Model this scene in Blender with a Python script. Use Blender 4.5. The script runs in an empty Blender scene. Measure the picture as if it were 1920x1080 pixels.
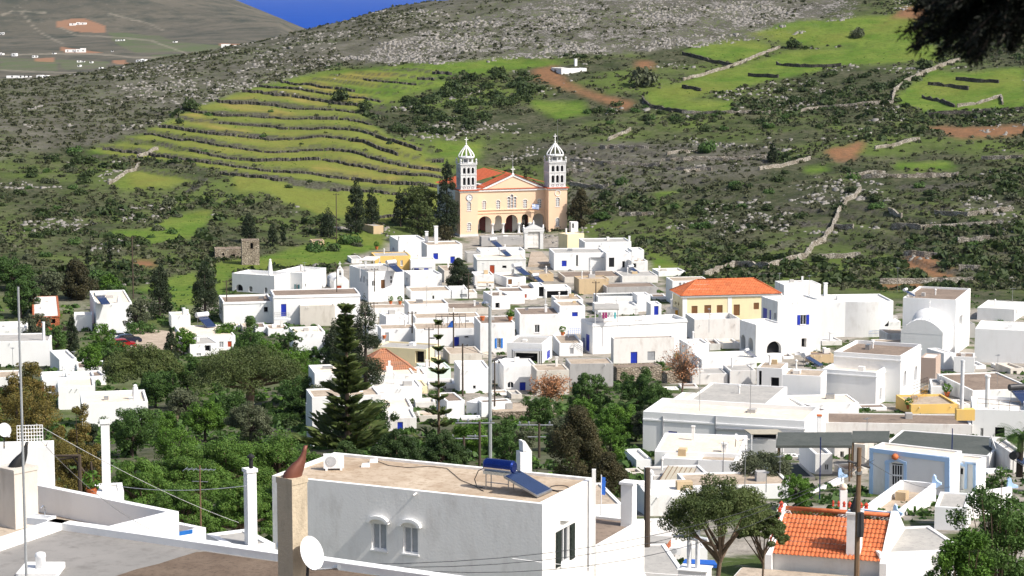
import bpy, bmesh, math, random
import numpy as np
from math import radians, sin, cos, tan, atan2, pi, sqrt
random.seed(7); RNG = np.random.default_rng(7)

# ------------------------------------------------------------------ camera, sky, sun, exposure
SC = bpy.context.scene
FOC = 4300.0                      # focal length in photo pixels (1920 wide)
PITCH = math.atan(577.0 / FOC)    # camera looks down by this much
CP, SP = cos(PITCH), sin(PITCH)
cam = bpy.data.cameras.new('camera')
cam.sensor_width = 36.0; cam.lens = FOC / 1920 * 36.0
cam.clip_start = 1.0; cam.clip_end = 120000.0
cam.dof.use_dof = True; cam.dof.focus_distance = 260.0; cam.dof.aperture_fstop = 9.0
camo = bpy.data.objects.new('camera', cam); SC.collection.objects.link(camo)
camo.location = (0, 0, 0); camo.rotation_euler = (pi / 2 - PITCH, 0, 0)
SC.camera = camo
SUN_EL = radians(46)
SUN = (0.87 * cos(SUN_EL), -0.493 * cos(SUN_EL), sin(SUN_EL))   # direction towards the sun
world = bpy.data.worlds.new('World'); SC.world = world; world.use_nodes = True
wn = world.node_tree
sky = wn.nodes.new('ShaderNodeTexSky'); sky.sky_type = 'NISHITA'; sky.sun_disc = False
sky.sun_elevation = SUN_EL; sky.sun_rotation = atan2(SUN[0], SUN[1])
sky.altitude = 250; sky.air_density = 1.0; sky.dust_density = 4.0; sky.ozone_density = 0.8
bg = wn.nodes['Background']; bg.inputs[1].default_value = 0.12
wn.links.new(sky.outputs[0], bg.inputs[0])
sl = bpy.data.lights.new('sun', 'SUN'); sl.energy = 4.1; sl.angle = radians(0.5); sl.color = (1.0, 0.955, 0.88)
so = bpy.data.objects.new('sun', sl); SC.collection.objects.link(so)
so.rotation_euler = (pi / 2 - SUN_EL, 0, atan2(SUN[0], -SUN[1]))
SC.view_settings.view_transform = 'Standard'; SC.view_settings.look = 'None'
SC.view_settings.exposure = 0.40; SC.view_settings.gamma = 1.0
SC.cycles.max_bounces = 6; SC.cycles.diffuse_bounces = 3; SC.cycles.transparent_max_bounces = 8

# ------------------------------------------------------------------ photo geometry
VW = dict(a=(0,0,3), b=(640,0,3), c=(1280,0,3), d=(0,360,4), e=(400,400,4), f=(800,220,4.5), g=(840,420,4.8),
          h=(1200,480,5.333), i=(1520,500,4.8), j=(640,560,4.8), k=(960,560,4.8), l=(1180,680,5.05), m=(1540,660,5.05),
          n=(1180,840,4.5), o=(1500,820,4.155), p=(860,780,3.6), q=(480,800,3.856), r=(0,800,3.856), s=(0,560,4.5),
          t=(180,560,4), u=(540,540,3.858), v=(1000,200,4), w=(1440,300,4), x=(140,220,4), y=(540,300,5.647), z=(0,0,1), A=(375,412,3.195), B=(937,412,3.195), C=(1320,525,3.2))
def full(view, x, y):
    ox, oy, k = VW[view]; return ox + x / k, oy + y / k
def ray(px, py):
    xc, yc = (px - 960) / FOC, -(py - 540) / FOC
    return np.array((xc, CP + yc * SP, -SP + yc * CP))
def P(px, py, d):
    r = ray(px, py); return r * (d / r[1])
def PZ(px, py, z):
    r = ray(px, py); return r * (z / r[2])
def proj(p):
    x, y, z = p; dep = y * CP - z * SP
    return 960 + FOC * x / dep, 540 - FOC * (y * SP + z * CP) / dep
YB = [(443,550),(487,500),(608,400),(765,290),(878,215),(960,175),(1091,135),(1250,105)]
def dist_of(yb):
    return float(np.interp(yb, [a for a, _ in YB], [b for _, b in YB]))

# ------------------------------------------------------------------ scene helpers
COL = SC.collection
def tag(o, label=None, cat=None, group=None, kind=None):
    if label: o['label'] = label
    if cat: o['category'] = cat
    if group: o['group'] = group
    if kind: o['kind'] = kind
    elif label: o['kind'] = 'thing'
    return o
def empty(name, loc, rz=0, label=None, cat=None, group=None):
    o = bpy.data.objects.new(name, None); COL.objects.link(o)
    o.location = tuple(float(v) for v in loc); o.rotation_euler = (0, 0, rz); o.empty_display_size = 0.3
    return tag(o, label, cat, group)
def copy_tree(o, parent=None):
    c = o.copy(); COL.objects.link(c)
    if parent: c.parent = parent
    for ch in list(o.children): copy_tree(ch, c)
    return c
class MB:
    def __init__(s): s.v = []; s.f = []; s.m = []
    def face(s, pts, mi=0):
        n = len(s.v); s.v += [tuple(map(float, p)) for p in pts]; s.f.append(tuple(range(n, n + len(pts)))); s.m.append(mi)
    def hexa(s, b, t, mi=0):
        n = len(s.v); s.v += [tuple(map(float, p)) for p in list(b) + list(t)]; k = len(b)
        s.f.append(tuple(n + i for i in reversed(range(k)))); s.f.append(tuple(n + k + i for i in range(k))); s.m += [mi, mi]
        for i in range(k):
            j = (i + 1) % k; s.f.append((n + i, n + j, n + k + j, n + k + i)); s.m.append(mi)
    def box(s, x0, x1, y0, y1, z0, z1, mi=0):
        s.hexa([(x0,y0,z0),(x1,y0,z0),(x1,y1,z0),(x0,y1,z0)], [(x0,y0,z1),(x1,y0,z1),(x1,y1,z1),(x0,y1,z1)], mi)
    def tube(s, p0, p1, r0, r1=None, n=8, mi=0):
        r1 = r0 if r1 is None else r1
        p0, p1 = np.array(p0, float), np.array(p1, float); a = p1 - p0; a /= np.linalg.norm(a) + 1e-9
        h = np.array((0, 0, 1.)) if abs(a[2]) < .9 else np.array((1., 0, 0)); u = np.cross(a, h); u /= np.linalg.norm(u); w = np.cross(a, u)
        an = [2 * pi * i / n for i in range(n)]
        s.hexa([p0 + r0 * (cos(t) * u + sin(t) * w) for t in an], [p1 + r1 * (cos(t) * u + sin(t) * w) for t in an], mi)
    def path(s, pts, r, n=6, mi=0):
        for a, b in zip(pts[:-1], pts[1:]): s.tube(a, b, r, r, n, mi)
    def lathe(s, c, prof, n=12, mi=0, sq=None):
        base = len(s.v)
        for r, z in prof:
            for i in range(n):
                t = 2 * pi * i / n; s.v.append((c[0] + r * cos(t), c[1] + r * sin(t), c[2] + z))
        for k in range(len(prof) - 1):
            for i in range(n):
                j = (i + 1) % n; s.f.append((base + k*n + i, base + k*n + j, base + (k+1)*n + j, base + (k+1)*n + i)); s.m.append(mi)
        s.f.append(tuple(base + i for i in reversed(range(n)))); s.m.append(mi)
        s.f.append(tuple(base + (len(prof)-1)*n + i for i in range(n))); s.m.append(mi)
    def build(s, name, mats, parent=None, smooth=False):
        me = bpy.data.meshes.new(name); me.from_pydata(s.v, [], s.f)
        mats = mats if isinstance(mats, (list, tuple)) else [mats]
        for m in mats: me.materials.append(m)
        me.polygons.foreach_set('material_index', s.m)
        if smooth: me.polygons.foreach_set('use_smooth', [True] * len(s.f))
        o = bpy.data.objects.new(name, me); COL.objects.link(o)
        if parent: o.parent = parent
        return o
def np_mesh(name, V, F, mats, parent=None, smooth=False):
    """mesh from numpy arrays: V (n,3), F (m,4) or (m,3)"""
    me = bpy.data.meshes.new(name); V = np.asarray(V, np.float32); F = np.asarray(F, np.int32); k = F.shape[1]
    me.vertices.add(len(V)); me.vertices.foreach_set('co', V.ravel())
    me.loops.add(F.size); me.loops.foreach_set('vertex_index', F.ravel())
    me.polygons.add(len(F)); me.polygons.foreach_set('loop_start', np.arange(0, F.size, k, dtype=np.int32))
    me.polygons.foreach_set('loop_total', np.full(len(F), k, np.int32))
    if smooth: me.polygons.foreach_set('use_smooth', np.ones(len(F), bool))
    me.update(calc_edges=True)
    for m in (mats if isinstance(mats, (list, tuple)) else [mats]): me.materials.append(m)
    o = bpy.data.objects.new(name, me); COL.objects.link(o)
    if parent: o.parent = parent
    return o

# ------------------------------------------------------------------ materials
def node(nt, typ, ins=None, **props):
    n = nt.nodes.new(typ)
    for k, v in props.items(): setattr(n, k, v)
    for k, v in (ins or {}).items():
        s = n.inputs[k]
        if isinstance(v, bpy.types.NodeSocket): nt.links.new(v, s)
        else:
            if isinstance(v, tuple) and len(v) == 3 and s.type == 'RGBA': v = (*v, 1)
            s.default_value = v
    return n
def mix(nt, fac, a, b, mode='MIX'):
    return node(nt, 'ShaderNodeMix', {0: fac, 6: a, 7: b}, data_type='RGBA', blend_type=mode, clamp_factor=True).outputs[2]
def ramp(nt, val, lo, hi):
    return node(nt, 'ShaderNodeMapRange', {0: val, 1: lo, 2: hi, 3: 0.0, 4: 1.0}, clamp=True).outputs[0]
def mth(nt, op, a, b=0.0):
    return node(nt, 'ShaderNodeMath', {0: a, 1: b}, operation=op).outputs[0]
def noise(nt, vec, scale, detail=4, rough=.6):
    return node(nt, 'ShaderNodeTexNoise', {'Vector': vec, 'Scale': scale, 'Detail': detail, 'Roughness': rough}).outputs[0]
def new_mat(name):
    m = bpy.data.materials.new(name); m.use_nodes = True; nt = m.node_tree
    return m, nt, nt.nodes['Principled BSDF']
def setp(nt, b, col=None, rough=.8, metal=0.0, spec=.3, bump=None, bs=.3, bd=.05):
    if col is not None:
        if isinstance(col, bpy.types.NodeSocket): nt.links.new(col, b.inputs['Base Color'])
        else: b.inputs['Base Color'].default_value = (*col, 1)
    b.inputs['Roughness'].default_value = rough; b.inputs['Metallic'].default_value = metal
    b.inputs['Specular IOR Level'].default_value = spec
    if bump is not None:
        nb = node(nt, 'ShaderNodeBump', {'Height': bump, 'Strength': bs, 'Distance': bd}); nt.links.new(nb.outputs[0], b.inputs['Normal'])
def pos(nt): return node(nt, 'ShaderNodeNewGeometry').outputs['Position']
def plaster(name, col, dirt=.35, dcol=(.42, .38, .33), sc=1.0, bs=.25):
    m, nt, b = new_mat(name); p = pos(nt)
    st = node(nt, 'ShaderNodeMapping', {'Vector': p, 'Scale': (1.3, 1.3, .42)}).outputs[0]
    n1 = noise(nt, p, .35 * sc, 5); n2 = noise(nt, st, .9 * sc, 5, .65); n3 = noise(nt, p, 6 * sc, 3)
    f = mth(nt, 'MULTIPLY', mth(nt, 'MULTIPLY', ramp(nt, n2, .46, .75), ramp(nt, n1, .35, .65)), dirt)
    c = mix(nt, f, col, dcol)
    c = mix(nt, mth(nt, 'MULTIPLY', ramp(nt, n1, .3, .7), .12), c, tuple(v * .82 for v in col))
    setp(nt, b, c, .85, 0, .2, n3, bs, .03); return m
def ground_mat(name, c1, c2, c3, s=.5, rough=.9):
    m, nt, b = new_mat(name); p = pos(nt)
    n1 = noise(nt, p, s, 6, .65); n2 = noise(nt, p, s * 7, 4, .7)
    c = mix(nt, ramp(nt, n1, .35, .65), c1, c2); c = mix(nt, ramp(nt, n2, .5, .75), c, c3)
    setp(nt, b, c, rough, 0, .2, n2, .4, .04); return m
def flat(name, col, rough=.5, metal=0.0, spec=.4, var=.2):
    m, nt, b = new_mat(name); p = pos(nt)
    c = mix(nt, ramp(nt, noise(nt, p, 3.0, 4), .35, .7), col, tuple(v * (1 - var) for v in col))
    setp(nt, b, c, rough, metal, spec); return m
def leaf_mat(name, c1, c2, c3=None, s=.45, tr=.25):
    m, nt, b = new_mat(name); p = pos(nt)
    oi = node(nt, 'ShaderNodeObjectInfo').outputs['Random']
    n1 = noise(nt, p, s, 3); n2 = noise(nt, p, s * 6, 2)
    c = mix(nt, ramp(nt, n1, .35, .65), c1, c2)
    if c3: c = mix(nt, ramp(nt, n2, .52, .72), c, c3)
    c = mix(nt, mth(nt, 'MULTIPLY', oi, .35), c, tuple(v * .55 for v in c1))
    setp(nt, b, c, .62, 0, .25)
    tl = node(nt, 'ShaderNodeBsdfTranslucent', {'Color': c}); ms = node(nt, 'ShaderNodeMixShader', {0: tr, 1: b.outputs[0], 2: tl.outputs[0]})
    nt.links.new(ms.outputs[0], nt.nodes['Material Output'].inputs[0]); return m
W = .80
M = dict(
    w=plaster('whitewash', (.82, .82, .815), .22), w2=plaster('worn_whitewash', (.79, .785, .775), .55), w3=plaster('stained_whitewash', (.74, .72, .69), .75, (.38, .29, .24)),
    cg=plaster('rough_cream_render', (.62, .58, .52), 1.0, (.38, .33, .27)), gy=plaster('grey_render', (.42, .41, .40), .9, (.25, .24, .23)),
    ye=plaster('pale_yellow_render', (.80, .69, .44), .35), yl=plaster('deep_yellow_render', (.76, .50, .16), .3), mint=plaster('mint_render', (.62, .74, .66), .4),
    tan=plaster('ochre_render', (.55, .42, .26), 1.0, (.36, .28, .19)), pk=plaster('pink_brown_render', (.46, .36, .30), .8), ch=plaster('church_cream', (.80, .57, .40), .35, (.62, .46, .33)),
    mb=plaster('pale_marble', (.66, .66, .66), .4, (.42, .42, .42)), bt=plaster('blue_trim_paint', (.44, .62, .87), .25, (.5, .6, .72)),
    near=plaster('near_house_render', (.86, .845, .82), .6, (.46, .42, .38), 1.5, .28), chim=plaster('old_cement', (.50, .42, .31), 1.0, (.20, .17, .13), 2.5, .6),
    rb=ground_mat('beige_concrete_roof', (.34, .27, .205), (.48, .40, .315), (.22, .18, .145), .4), rd=ground_mat('brown_earth_roof', (.19, .145, .115), (.27, .21, .165), (.12, .095, .075), .4),
    rg=ground_mat('grey_concrete_roof', (.34, .33, .31), (.43, .41, .38), (.26, .25, .24)), rw=ground_mat('whitened_roof', (.62, .59, .54), (.76, .74, .70), (.42, .37, .31), .4),
    rc=ground_mat('cream_roof', (.70, .60, .48), (.76, .68, .56), (.58, .46, .34)), rs=ground_mat('slate_grey_roof', (.075, .085, .078), (.10, .108, .10), (.055, .06, .058)),
    rn=ground_mat('near_roof_screed', (.36, .27, .19), (.52, .43, .33), (.27, .19, .12), .5), gv=ground_mat('brown_gravel', (.125, .09, .066), (.18, .135, .10), (.07, .052, .04), 1.2),
    st=None, bl=flat('blue_paint', (.015, .04, .42), .4), bl2=flat('bright_blue_paint', (.03, .22, .70), .4), te=flat('teal_paint', (.01, .16, .19), .4), br=flat('brown_wood', (.19, .085, .03), .6),
    re=flat('red_brown_paint', (.40, .06, .02), .5), dr=flat('dark_red_door', (.10, .012, .012), .5), gs=flat('grey_shutter', (.35, .36, .38), .6), gn=flat('black_green_paint', (.012, .02, .016), .5),
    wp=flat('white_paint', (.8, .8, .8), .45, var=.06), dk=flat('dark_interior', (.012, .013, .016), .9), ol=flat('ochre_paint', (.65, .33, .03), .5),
    glass=flat('window_glass', (.02, .025, .032), .08, 0, .8), curtain=flat('net_curtain', (.42, .44, .46), .9), metal=flat('galvanised_metal', (.45, .46, .48), .35, .8), dmetal=flat('dark_metal', (.05, .05, .055), .5, .4),
    alu=flat('bright_aluminium', (.75, .76, .78), .2, .9), wood=flat('weathered_wood', (.17, .105, .06), .85), dwood=flat('dark_wood', (.075, .055, .04), .9), pole=flat('pole_grey', (.42, .44, .45), .5, .3),
    terra=flat('terracotta', (.50, .17, .07), .8), redt=flat('red_tile_edge', (.55, .07, .035), .7), pot=flat('orange_clay', (.60, .16, .05), .7), blk=flat('black_iron', (.015, .015, .016), .6),
    tank=flat('tank_white', (.72, .73, .75), .35), solar=flat('solar_glass', (.02, .035, .09), .08, 0, .9), canvas=flat('striped_canvas', (.42, .38, .30), .9), cloth_p=flat('pink_cloth', (.75, .10, .35), .9),
    cloth_w=flat('white_cloth', (.75, .75, .78), .9), cloth_t=flat('turquoise_cloth', (.10, .45, .50), .9), bluet=flat('blue_tarpaulin', (.02, .12, .50), .6), bluesteel=flat('blue_steel', (.01, .035, .22), .25, .7, .6),
    copper=flat('rusted_red_metal', (.20, .075, .05), .55, .3), bark=flat('bark', (.16, .11, .075), .9), bark2=flat('dark_bark', (.06, .045, .035), .9), carred=flat('red_car_paint', (.32, .01, .015), .2), carblue=flat('dark_car_paint', (.01, .015, .035), .2),
    carwhite=flat('white_car_paint', (.7, .7, .72), .25), tyre=flat('rubber', (.02, .02, .02), .8),
)
def stone_mat(name, base, dark, lite, s=2.2, big=False):
    m, nt, b = new_mat(name); p = pos(nt)
    mp = node(nt, 'ShaderNodeMapping', {'Vector': p, 'Scale': (1, 1, 1.7)}).outputs[0]
    vo = node(nt, 'ShaderNodeTexVoronoi', {'Vector': mp, 'Scale': s, 'Randomness': .9})
    ve = node(nt, 'ShaderNodeTexVoronoi', {'Vector': mp, 'Scale': s, 'Randomness': .9}, feature='DISTANCE_TO_EDGE')
    hsv = node(nt, 'ShaderNodeSeparateColor', {0: vo.outputs['Color']}).outputs[0]
    c = mix(nt, hsv, base, lite); c = mix(nt, ramp(nt, noise(nt, p, .6, 4), .4, .7), c, dark)
    c = mix(nt, ramp(nt, ve.outputs[0], .10, .02), c, tuple(v * .35 for v in dark))
    setp(nt, b, c, .95, 0, .1, ve.outputs[0], .9, .15); return m
M['st'] = stone_mat('rubble_stone', (.30, .25, .19), (.20, .16, .12), (.46, .40, .32))
M['dry'] = stone_mat('dry_stone', (.095, .088, .076), (.055, .05, .045), (.18, .17, .15), 1.6)
M['dryl'] = stone_mat('pale_dry_stone', (.30, .27, .23), (.20, .17, .13), (.48, .45, .40), 1.6)
M['brick'] = stone_mat('clay_brick', (.48, .15, .07), (.40, .12, .06), (.55, .20, .10), 3.0)
def tile_mat(name, c1, c2, c3):
    m, nt, b = new_mat(name); p = pos(nt)
    oi = node(nt, 'ShaderNodeTexWhiteNoise', {'Vector': node(nt, 'ShaderNodeVectorMath', {0: node(nt, 'ShaderNodeVectorMath', {0: p, 1: (3.2, 3.2, 3.2)}, operation='MULTIPLY').outputs[0]}, operation='FLOOR').outputs[0]}).outputs[0]
    c = mix(nt, oi, c1, c2); c = mix(nt, ramp(nt, noise(nt, p, .7, 5), .52, .75), c, c3)
    setp(nt, b, c, .7, 0, .3); return m
M['tile'] = tile_mat('orange_roof_tile', (.50, .125, .042), (.60, .18, .07), (.34, .09, .035))
M['tileo'] = tile_mat('old_roof_tile', (.40, .17, .085), (.34, .16, .10), (.22, .13, .09))
M['tiler'] = tile_mat('red_roof_tile', (.42, .085, .032), (.48, .11, .045), (.32, .07, .03))

# ------------------------------------------------------------------ terrain height field
_perm = np.random.default_rng(3).random((256, 256))
def vnoise(x, y):
    x = np.asarray(x, float); y = np.asarray(y, float)
    ix, iy = np.floor(x).astype(int), np.floor(y).astype(int); fx, fy = x - ix, y - iy
    fx = fx * fx * (3 - 2 * fx); fy = fy * fy * (3 - 2 * fy)
    g = lambda a, b: _perm[a % 256, b % 256]
    return (g(ix, iy) * (1 - fx) + g(ix + 1, iy) * fx) * (1 - fy) + (g(ix, iy + 1) * (1 - fx) + g(ix + 1, iy + 1) * fx) * fy - .5
UP = np.arange(-700, 2624, 4.0)                     # columns: photo x of each column's bearing
def u_of(px): return (px - 960) / FOC / CP
UU = u_of(UP)
NEARC = [(2,-1.8),(20,-7.5),(45,-17),(80,-25.5),(100,-29.5),(135,-35.4),(175,-40.6),(215,-45.75),(290,-54.1),(400,-60.0)]
LEV = [ {0:(520,455),480:(482,500),960:(443,550),1200:(498,492),1400:(515,474),1920:(545,450)},
        {0:(400,545),480:(400,560),960:(385,594),1200:(400,562),1400:(400,552),1920:(400,525)},
        {0:(300,625),480:(300,638),960:(300,642),1400:(300,622),1920:(300,595)},
        {0:(220,700),480:(205,722),960:(200,717),1400:(200,702),1920:(200,675)},
        {0:(182,752),300:(150,785),480:(130,800),640:(120,800),960:(115,790),1400:(100,792),1920:(100,762)},
        {0:(153,810),100:(147,820),200:(136,835),300:(117,850),400:(99,868),500:(80,885),580:(57,900),640:(43,912),700:(26,925),800:(8,945),860:(0,955),960:(-20,965),1100:(-45,970),1400:(-70,975),1920:(-90,960)} ]
DD = np.concatenate([np.arange(2, 130, 3), np.arange(130, 440, 4), np.arange(440, 1010, 1.6), np.arange(1010, 1700, 15)])
def _smooth(a, n=25):
    k = np.hanning(n + 2)[1:-1]; k /= k.sum(); return np.convolve(np.pad(a, n // 2, mode='edge'), k, mode='valid')
_ks = [(np.full(len(UP), float(d)), np.full(len(UP), float(z))) for d, z in NEARC]
for li, lv in enumerate(LEV):
    xs = sorted(lv); py = np.interp(UP, xs, [lv[x][0] for x in xs]); dd = np.interp(UP, xs, [lv[x][1] for x in xs])
    n = 41 if li < 5 else 15
    py, dd = _smooth(py, n), _smooth(dd, n)
    zz = np.array([P(a, b, c)[2] for a, b, c in zip(UP, py, dd)])
    _ks.append((dd, zz))
_cd, _cz = _ks[-1]
_ks.append((_cd + 180, _cz + np.interp(UP, [800, 1100], [-22, 6]))); _ks.append((_cd + 800, _cz * 0 - 95))
KD = np.stack([k[0] for k in _ks], 1); KZ = np.stack([k[1] for k in _ks], 1)
def pchip(xk, yk, x):
    h = np.diff(xk); dl = np.diff(yk) / h; m = np.zeros_like(yk); m[0], m[-1] = dl[0], dl[-1]
    for i in range(1, len(xk) - 1):
        if dl[i-1] * dl[i] > 0:
            w1, w2 = 2 * h[i] + h[i-1], h[i] + 2 * h[i-1]; m[i] = (w1 + w2) / (w1 / dl[i-1] + w2 / dl[i])
    i = np.clip(np.searchsorted(xk, x) - 1, 0, len(h) - 1); t = (x - xk[i]) / h[i]; t = np.clip(t, 0, 1)
    return (2*t**3-3*t**2+1)*yk[i] + (t**3-2*t**2+t)*h[i]*m[i] + (-2*t**3+3*t**2)*yk[i+1] + (t**3-t**2)*h[i]*m[i+1]
ZG = np.stack([pchip(KD[i], KZ[i], DD) for i in range(len(UP))])          # [column, row]
XG = UU[:, None] * DD[None, :]; YG = np.broadcast_to(DD[None, :], XG.shape)
_amp = np.clip((YG - 470) / 130, 0, 1)
ZG = ZG + _amp * (2.2 * vnoise(XG / 60, YG / 60) + 1.3 * vnoise(XG / 22 + 9, YG / 22) + .7 * vnoise(XG / 8, YG / 8 + 5) + .35 * vnoise(XG / 3.3, YG / 3.3))
def pix_grid():
    dep = YG * CP - ZG * SP
    return 960 + FOC * XG / dep, 540 - FOC * (YG * SP + ZG * CP) / dep
GPX, GPY = pix_grid()
def inside(poly, X, Y):
    r = np.zeros(X.shape, bool); n = len(poly)
    for i in range(n):
        (x0, y0), (x1, y1) = poly[i], poly[(i + 1) % n]
        if y0 == y1: continue
        c = ((y0 > Y) != (y1 > Y)) & (X < (x1 - x0) * (Y - y0) / (y1 - y0) + x0); r ^= c
    return r
def fp(view, pts): return [full(view, *q) for q in pts]
def mask(polys, soft=3):
    wx = GPX + 9 * vnoise(XG / 14, YG / 14) + 5 * vnoise(XG / 5, YG / 5); wy = GPY + 5 * vnoise(XG / 12 + 40, YG / 12) + 3 * vnoise(XG / 4, YG / 4 + 30)
    m = np.zeros(GPX.shape)
    for pl in polys: m = np.maximum(m, inside(pl, wx, wy).astype(float))
    return m
YEL = [fp('a', q) for q in ([(1215,590),(1420,550),(1440,600),(1690,655),(1560,675),(1400,660)], [(1490,520),(1640,510),(1820,575),(1830,612),(1640,565)], [(1690,475),(1800,468),(1900,510),(1890,528),(1760,508)],
      [(1000,655),(1110,645),(1280,740),(1400,740),(1420,780),(1260,765)], [(1820,445),(1940,436),(1940,474),(1880,462)])]
YEL += [fp('b', q) for q in ([(0,430),(60,410),(320,420),(330,440),(100,470),(260,490),(200,500),(0,470)], [(0,540),(180,535),(120,580),(0,600)])]
YEL += [fp('y', q) for q in ([(500,30),(640,20),(1400,110),(1640,100),(1640,150),(1300,170),(900,100),(640,70)], [(250,110),(430,80),(600,130),(900,170),(1200,190),(1200,260),(700,230),(450,180)])]
TSL = [[(165,290),(250,262),(330,222),(400,188),(480,163),(590,138),(700,128),(850,113),(870,135),(790,160),(745,190),(670,215),(735,260),(832,300),(832,392),(720,422),(600,402),(540,385),(430,332),(340,305),(200,297)]]
GRN = TSL + [fp('a', q) for q in ([(480,870),(560,820),(700,830),(890,845),(780,882)], [(700,770),(1060,810),(1060,838),(760,818)], [(920,730),(1060,730),(1200,775),(1150,800)],
      [(860,870),(1240,885),(1330,960),(1250,985),(1000,910)], [(640,1060),(780,960),(1000,1000),(960,1060)], [(1430,800),(1920,765),(1940,1085),(1330,1085),(1300,980),(1390,870)])]
GRN += [fp('b', q) for q in ([(430,360),(800,330),(1240,338),(1180,372),(900,405),(700,420),(440,378)], [(330,440),(540,450),(660,470),(480,520),(260,545),(180,520)], [(0,740),(260,770),(240,835),(60,822),(0,850)],
      [(0,870),(280,875),(640,905),(560,960),(480,1085),(0,1085)], [(1050,560),(1350,570),(1380,620),(1200,660),(1060,600)], [(1700,520),(1930,468),(1930,625),(1740,602)], [(500,800),(800,800),(780,900),(560,890)])]
GRN += [fp('c', q) for q in ([(0,460),(200,412),(550,300),(1290,240),(1440,250),(1440,340),(900,372),(620,432),(420,472),(300,500),(0,565)], [(0,562),(300,562),(280,642),(0,632)], [(0,300),(380,332),(280,352)], [(60,262),(300,225),(520,265),(380,340),(0,300)],
      [(350,190),(640,112),(1300,80),(1340,240),(760,272)], [(1200,540),(1400,400),(1700,400),(1930,380),(1930,600),(1400,642),(1220,592)], [(1190,912),(1500,900),(1550,960),(1200,960)], [(660,945),(800,930),(820,960),(700,975)])]
GRN += [fp('d', q) for q in ([(1000,720),(1480,590),(1500,700),(1480,900),(1290,905),(1250,800)], [(1600,540),(1920,480),(1920,580),(1740,600),(1700,800),(1640,780)], [(1160,220),(1300,210),(1420,290),(1200,300)])]
GRN += [fp('e', q) for q in ([(0,380),(250,350),(850,200),(1160,130),(1320,180),(1300,260),(1020,320),(980,380),(560,400),(140,440),(40,640),(0,640)],)]
GRN += [fp('x', q) for q in ([(460,400),(700,430),(960,470),(700,510),(360,540),(280,500)], [(240,850),(560,840),(600,800),(900,700),(1060,680),(900,900),(560,960),(260,880)])]
GRN += [fp('v', q) for q in ([(900,690),(960,640),(1120,610),(1060,680),(930,710)], [(780,680),(880,670),(880,700),(790,700)], [(160,70),(380,20),(440,50),(180,100)])]
GRN += [[(1215,470),(1268,500),(1275,520),(1215,515)]]
ROCK = [[(640,112),(760,62),(900,32),(1100,-30),(1630,-30),(1600,32),(1500,62),(1360,87),(1200,97),(1000,112),(800,122)]]
ROCK2 = [[(180,150),(560,60),(860,0),(900,30),(640,120),(330,215)], fp('x', [(700,760),(1100,700),(1260,800),(1000,960),(620,930)]), fp('v', [(560,740),(1100,600),(1920,640),(1920,1060),(1000,1080),(800,900)]), fp('w', [(0,20),(700,100),(500,420),(0,560)]),
         fp('c', [(1100,560),(1400,420),(1900,420),(1900,660),(1200,640)]), fp('b', [(350,600),(520,620),(1000,700),(700,760),(450,900),(270,800)])]
SOIL = [[(1000,132),(1040,124),(1060,150),(1130,178),(1190,192),(1170,207),(1080,172),(1000,150)], [(1728,240),(1930,235),(1930,250),(1800,262)], [(1545,282),(1620,266),(1602,300),(1560,300)], [(1690,15),(1745,8),(1745,40),(1670,32)],
        fp('w', [(1000,720),(1280,720),(1300,860),(1240,890),(1000,800)]), fp('w', [(1240,860),(1420,830),(1400,900),(1230,900)]), fp('w', [(840,920),(1160,910),(1160,960),(830,960)]), fp('d', [(1010,520),(1160,520),(1160,570),(1000,560)]), [(1190,115),(1225,115),(1222,132),(1190,130)], [(250,300),(262,310),(250,320)]]
RIDGE = [(-400,330),(0,300),(330,213),(430,197),(560,148),(640,123),(1200,99),(1500,62),(1640,-60),(-400,-200)]
GREY = [RIDGE, [(1010,270),(1300,265),(1460,280),(1430,330),(1180,370),(1060,400),(1070,330)], [(0,190),(200,180),(330,230),(200,270),(0,290)]]
LEFTG = [[(160,250),(440,180),(620,140),(840,330),(840,420),(640,420),(300,400)]]
mg, my, mr, mr2, ms, mgy = mask(GRN), mask(YEL), mask(ROCK), mask(ROCK2), mask(SOIL), mask(GREY)
# terraces: earth steps following the contours of the grassed slopes
tz = mask([fp('a', [(480,870),(900,600),(1200,570),(1420,540),(1800,440),(1930,420),(1930,1085),(900,1085)]), fp('b', [(0,420),(430,360),(700,420),(250,560),(280,760),(640,900),(480,1085),(0,1085)]), [(1010,270),(1460,280),(1430,400),(1060,420)], [(1380,380),(1920,330),(1920,520),(1400,520)]])
def blur(a, n=9):
    for ax in (0, 1):
        a = np.apply_along_axis(lambda r: np.convolve(np.pad(r, n // 2, mode='edge'), np.ones(n) / n, mode='valid'), ax, a)
    return a
tzb = blur(tz, 9); STEP = 1.7
zw = blur(ZG, 25) + .9 * vnoise(XG / 45 + 3, YG / 45) + 2.2 * vnoise(XG / 24 + 13, YG / 50) + .085 * np.clip(XG, -150, 0) * np.clip((YG - 540) / 60, 0, 1); fr = zw / STEP - np.floor(zw / STEP)
prof = np.where(fr < .12, fr / .12 * .8, .8 + (fr - .12) / .88 * .2)          # steep bank then a nearly level tread
ZG = ZG + tzb * (np.floor(zw / STEP) * STEP + prof * STEP - zw) * .8
bank = ((fr < .13 + .1 * vnoise(XG / 17 + 60, YG / 17)) & (tz > .5)).astype(float) * np.clip(.45 + 2.4 * (vnoise(XG / 30, YG / 30 + 77) + .3), 0, 1)
GPX, GPY = pix_grid()
VILP = [[(420,600),(540,560),(640,500),(700,452),(835,436),(1080,440),(1225,498),(1290,600)]]
GARD = [[(-200,560),(620,600),(640,800),(1040,760),(1060,690),(1260,690),(1230,880),(1000,1090),(-200,1090)]]
gmask = mask(GARD); vmask = mask(VILP); vill = (1 - .85 * gmask) * np.maximum(((YG > 15) & (YG < 430)).astype(float), vmask)
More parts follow.
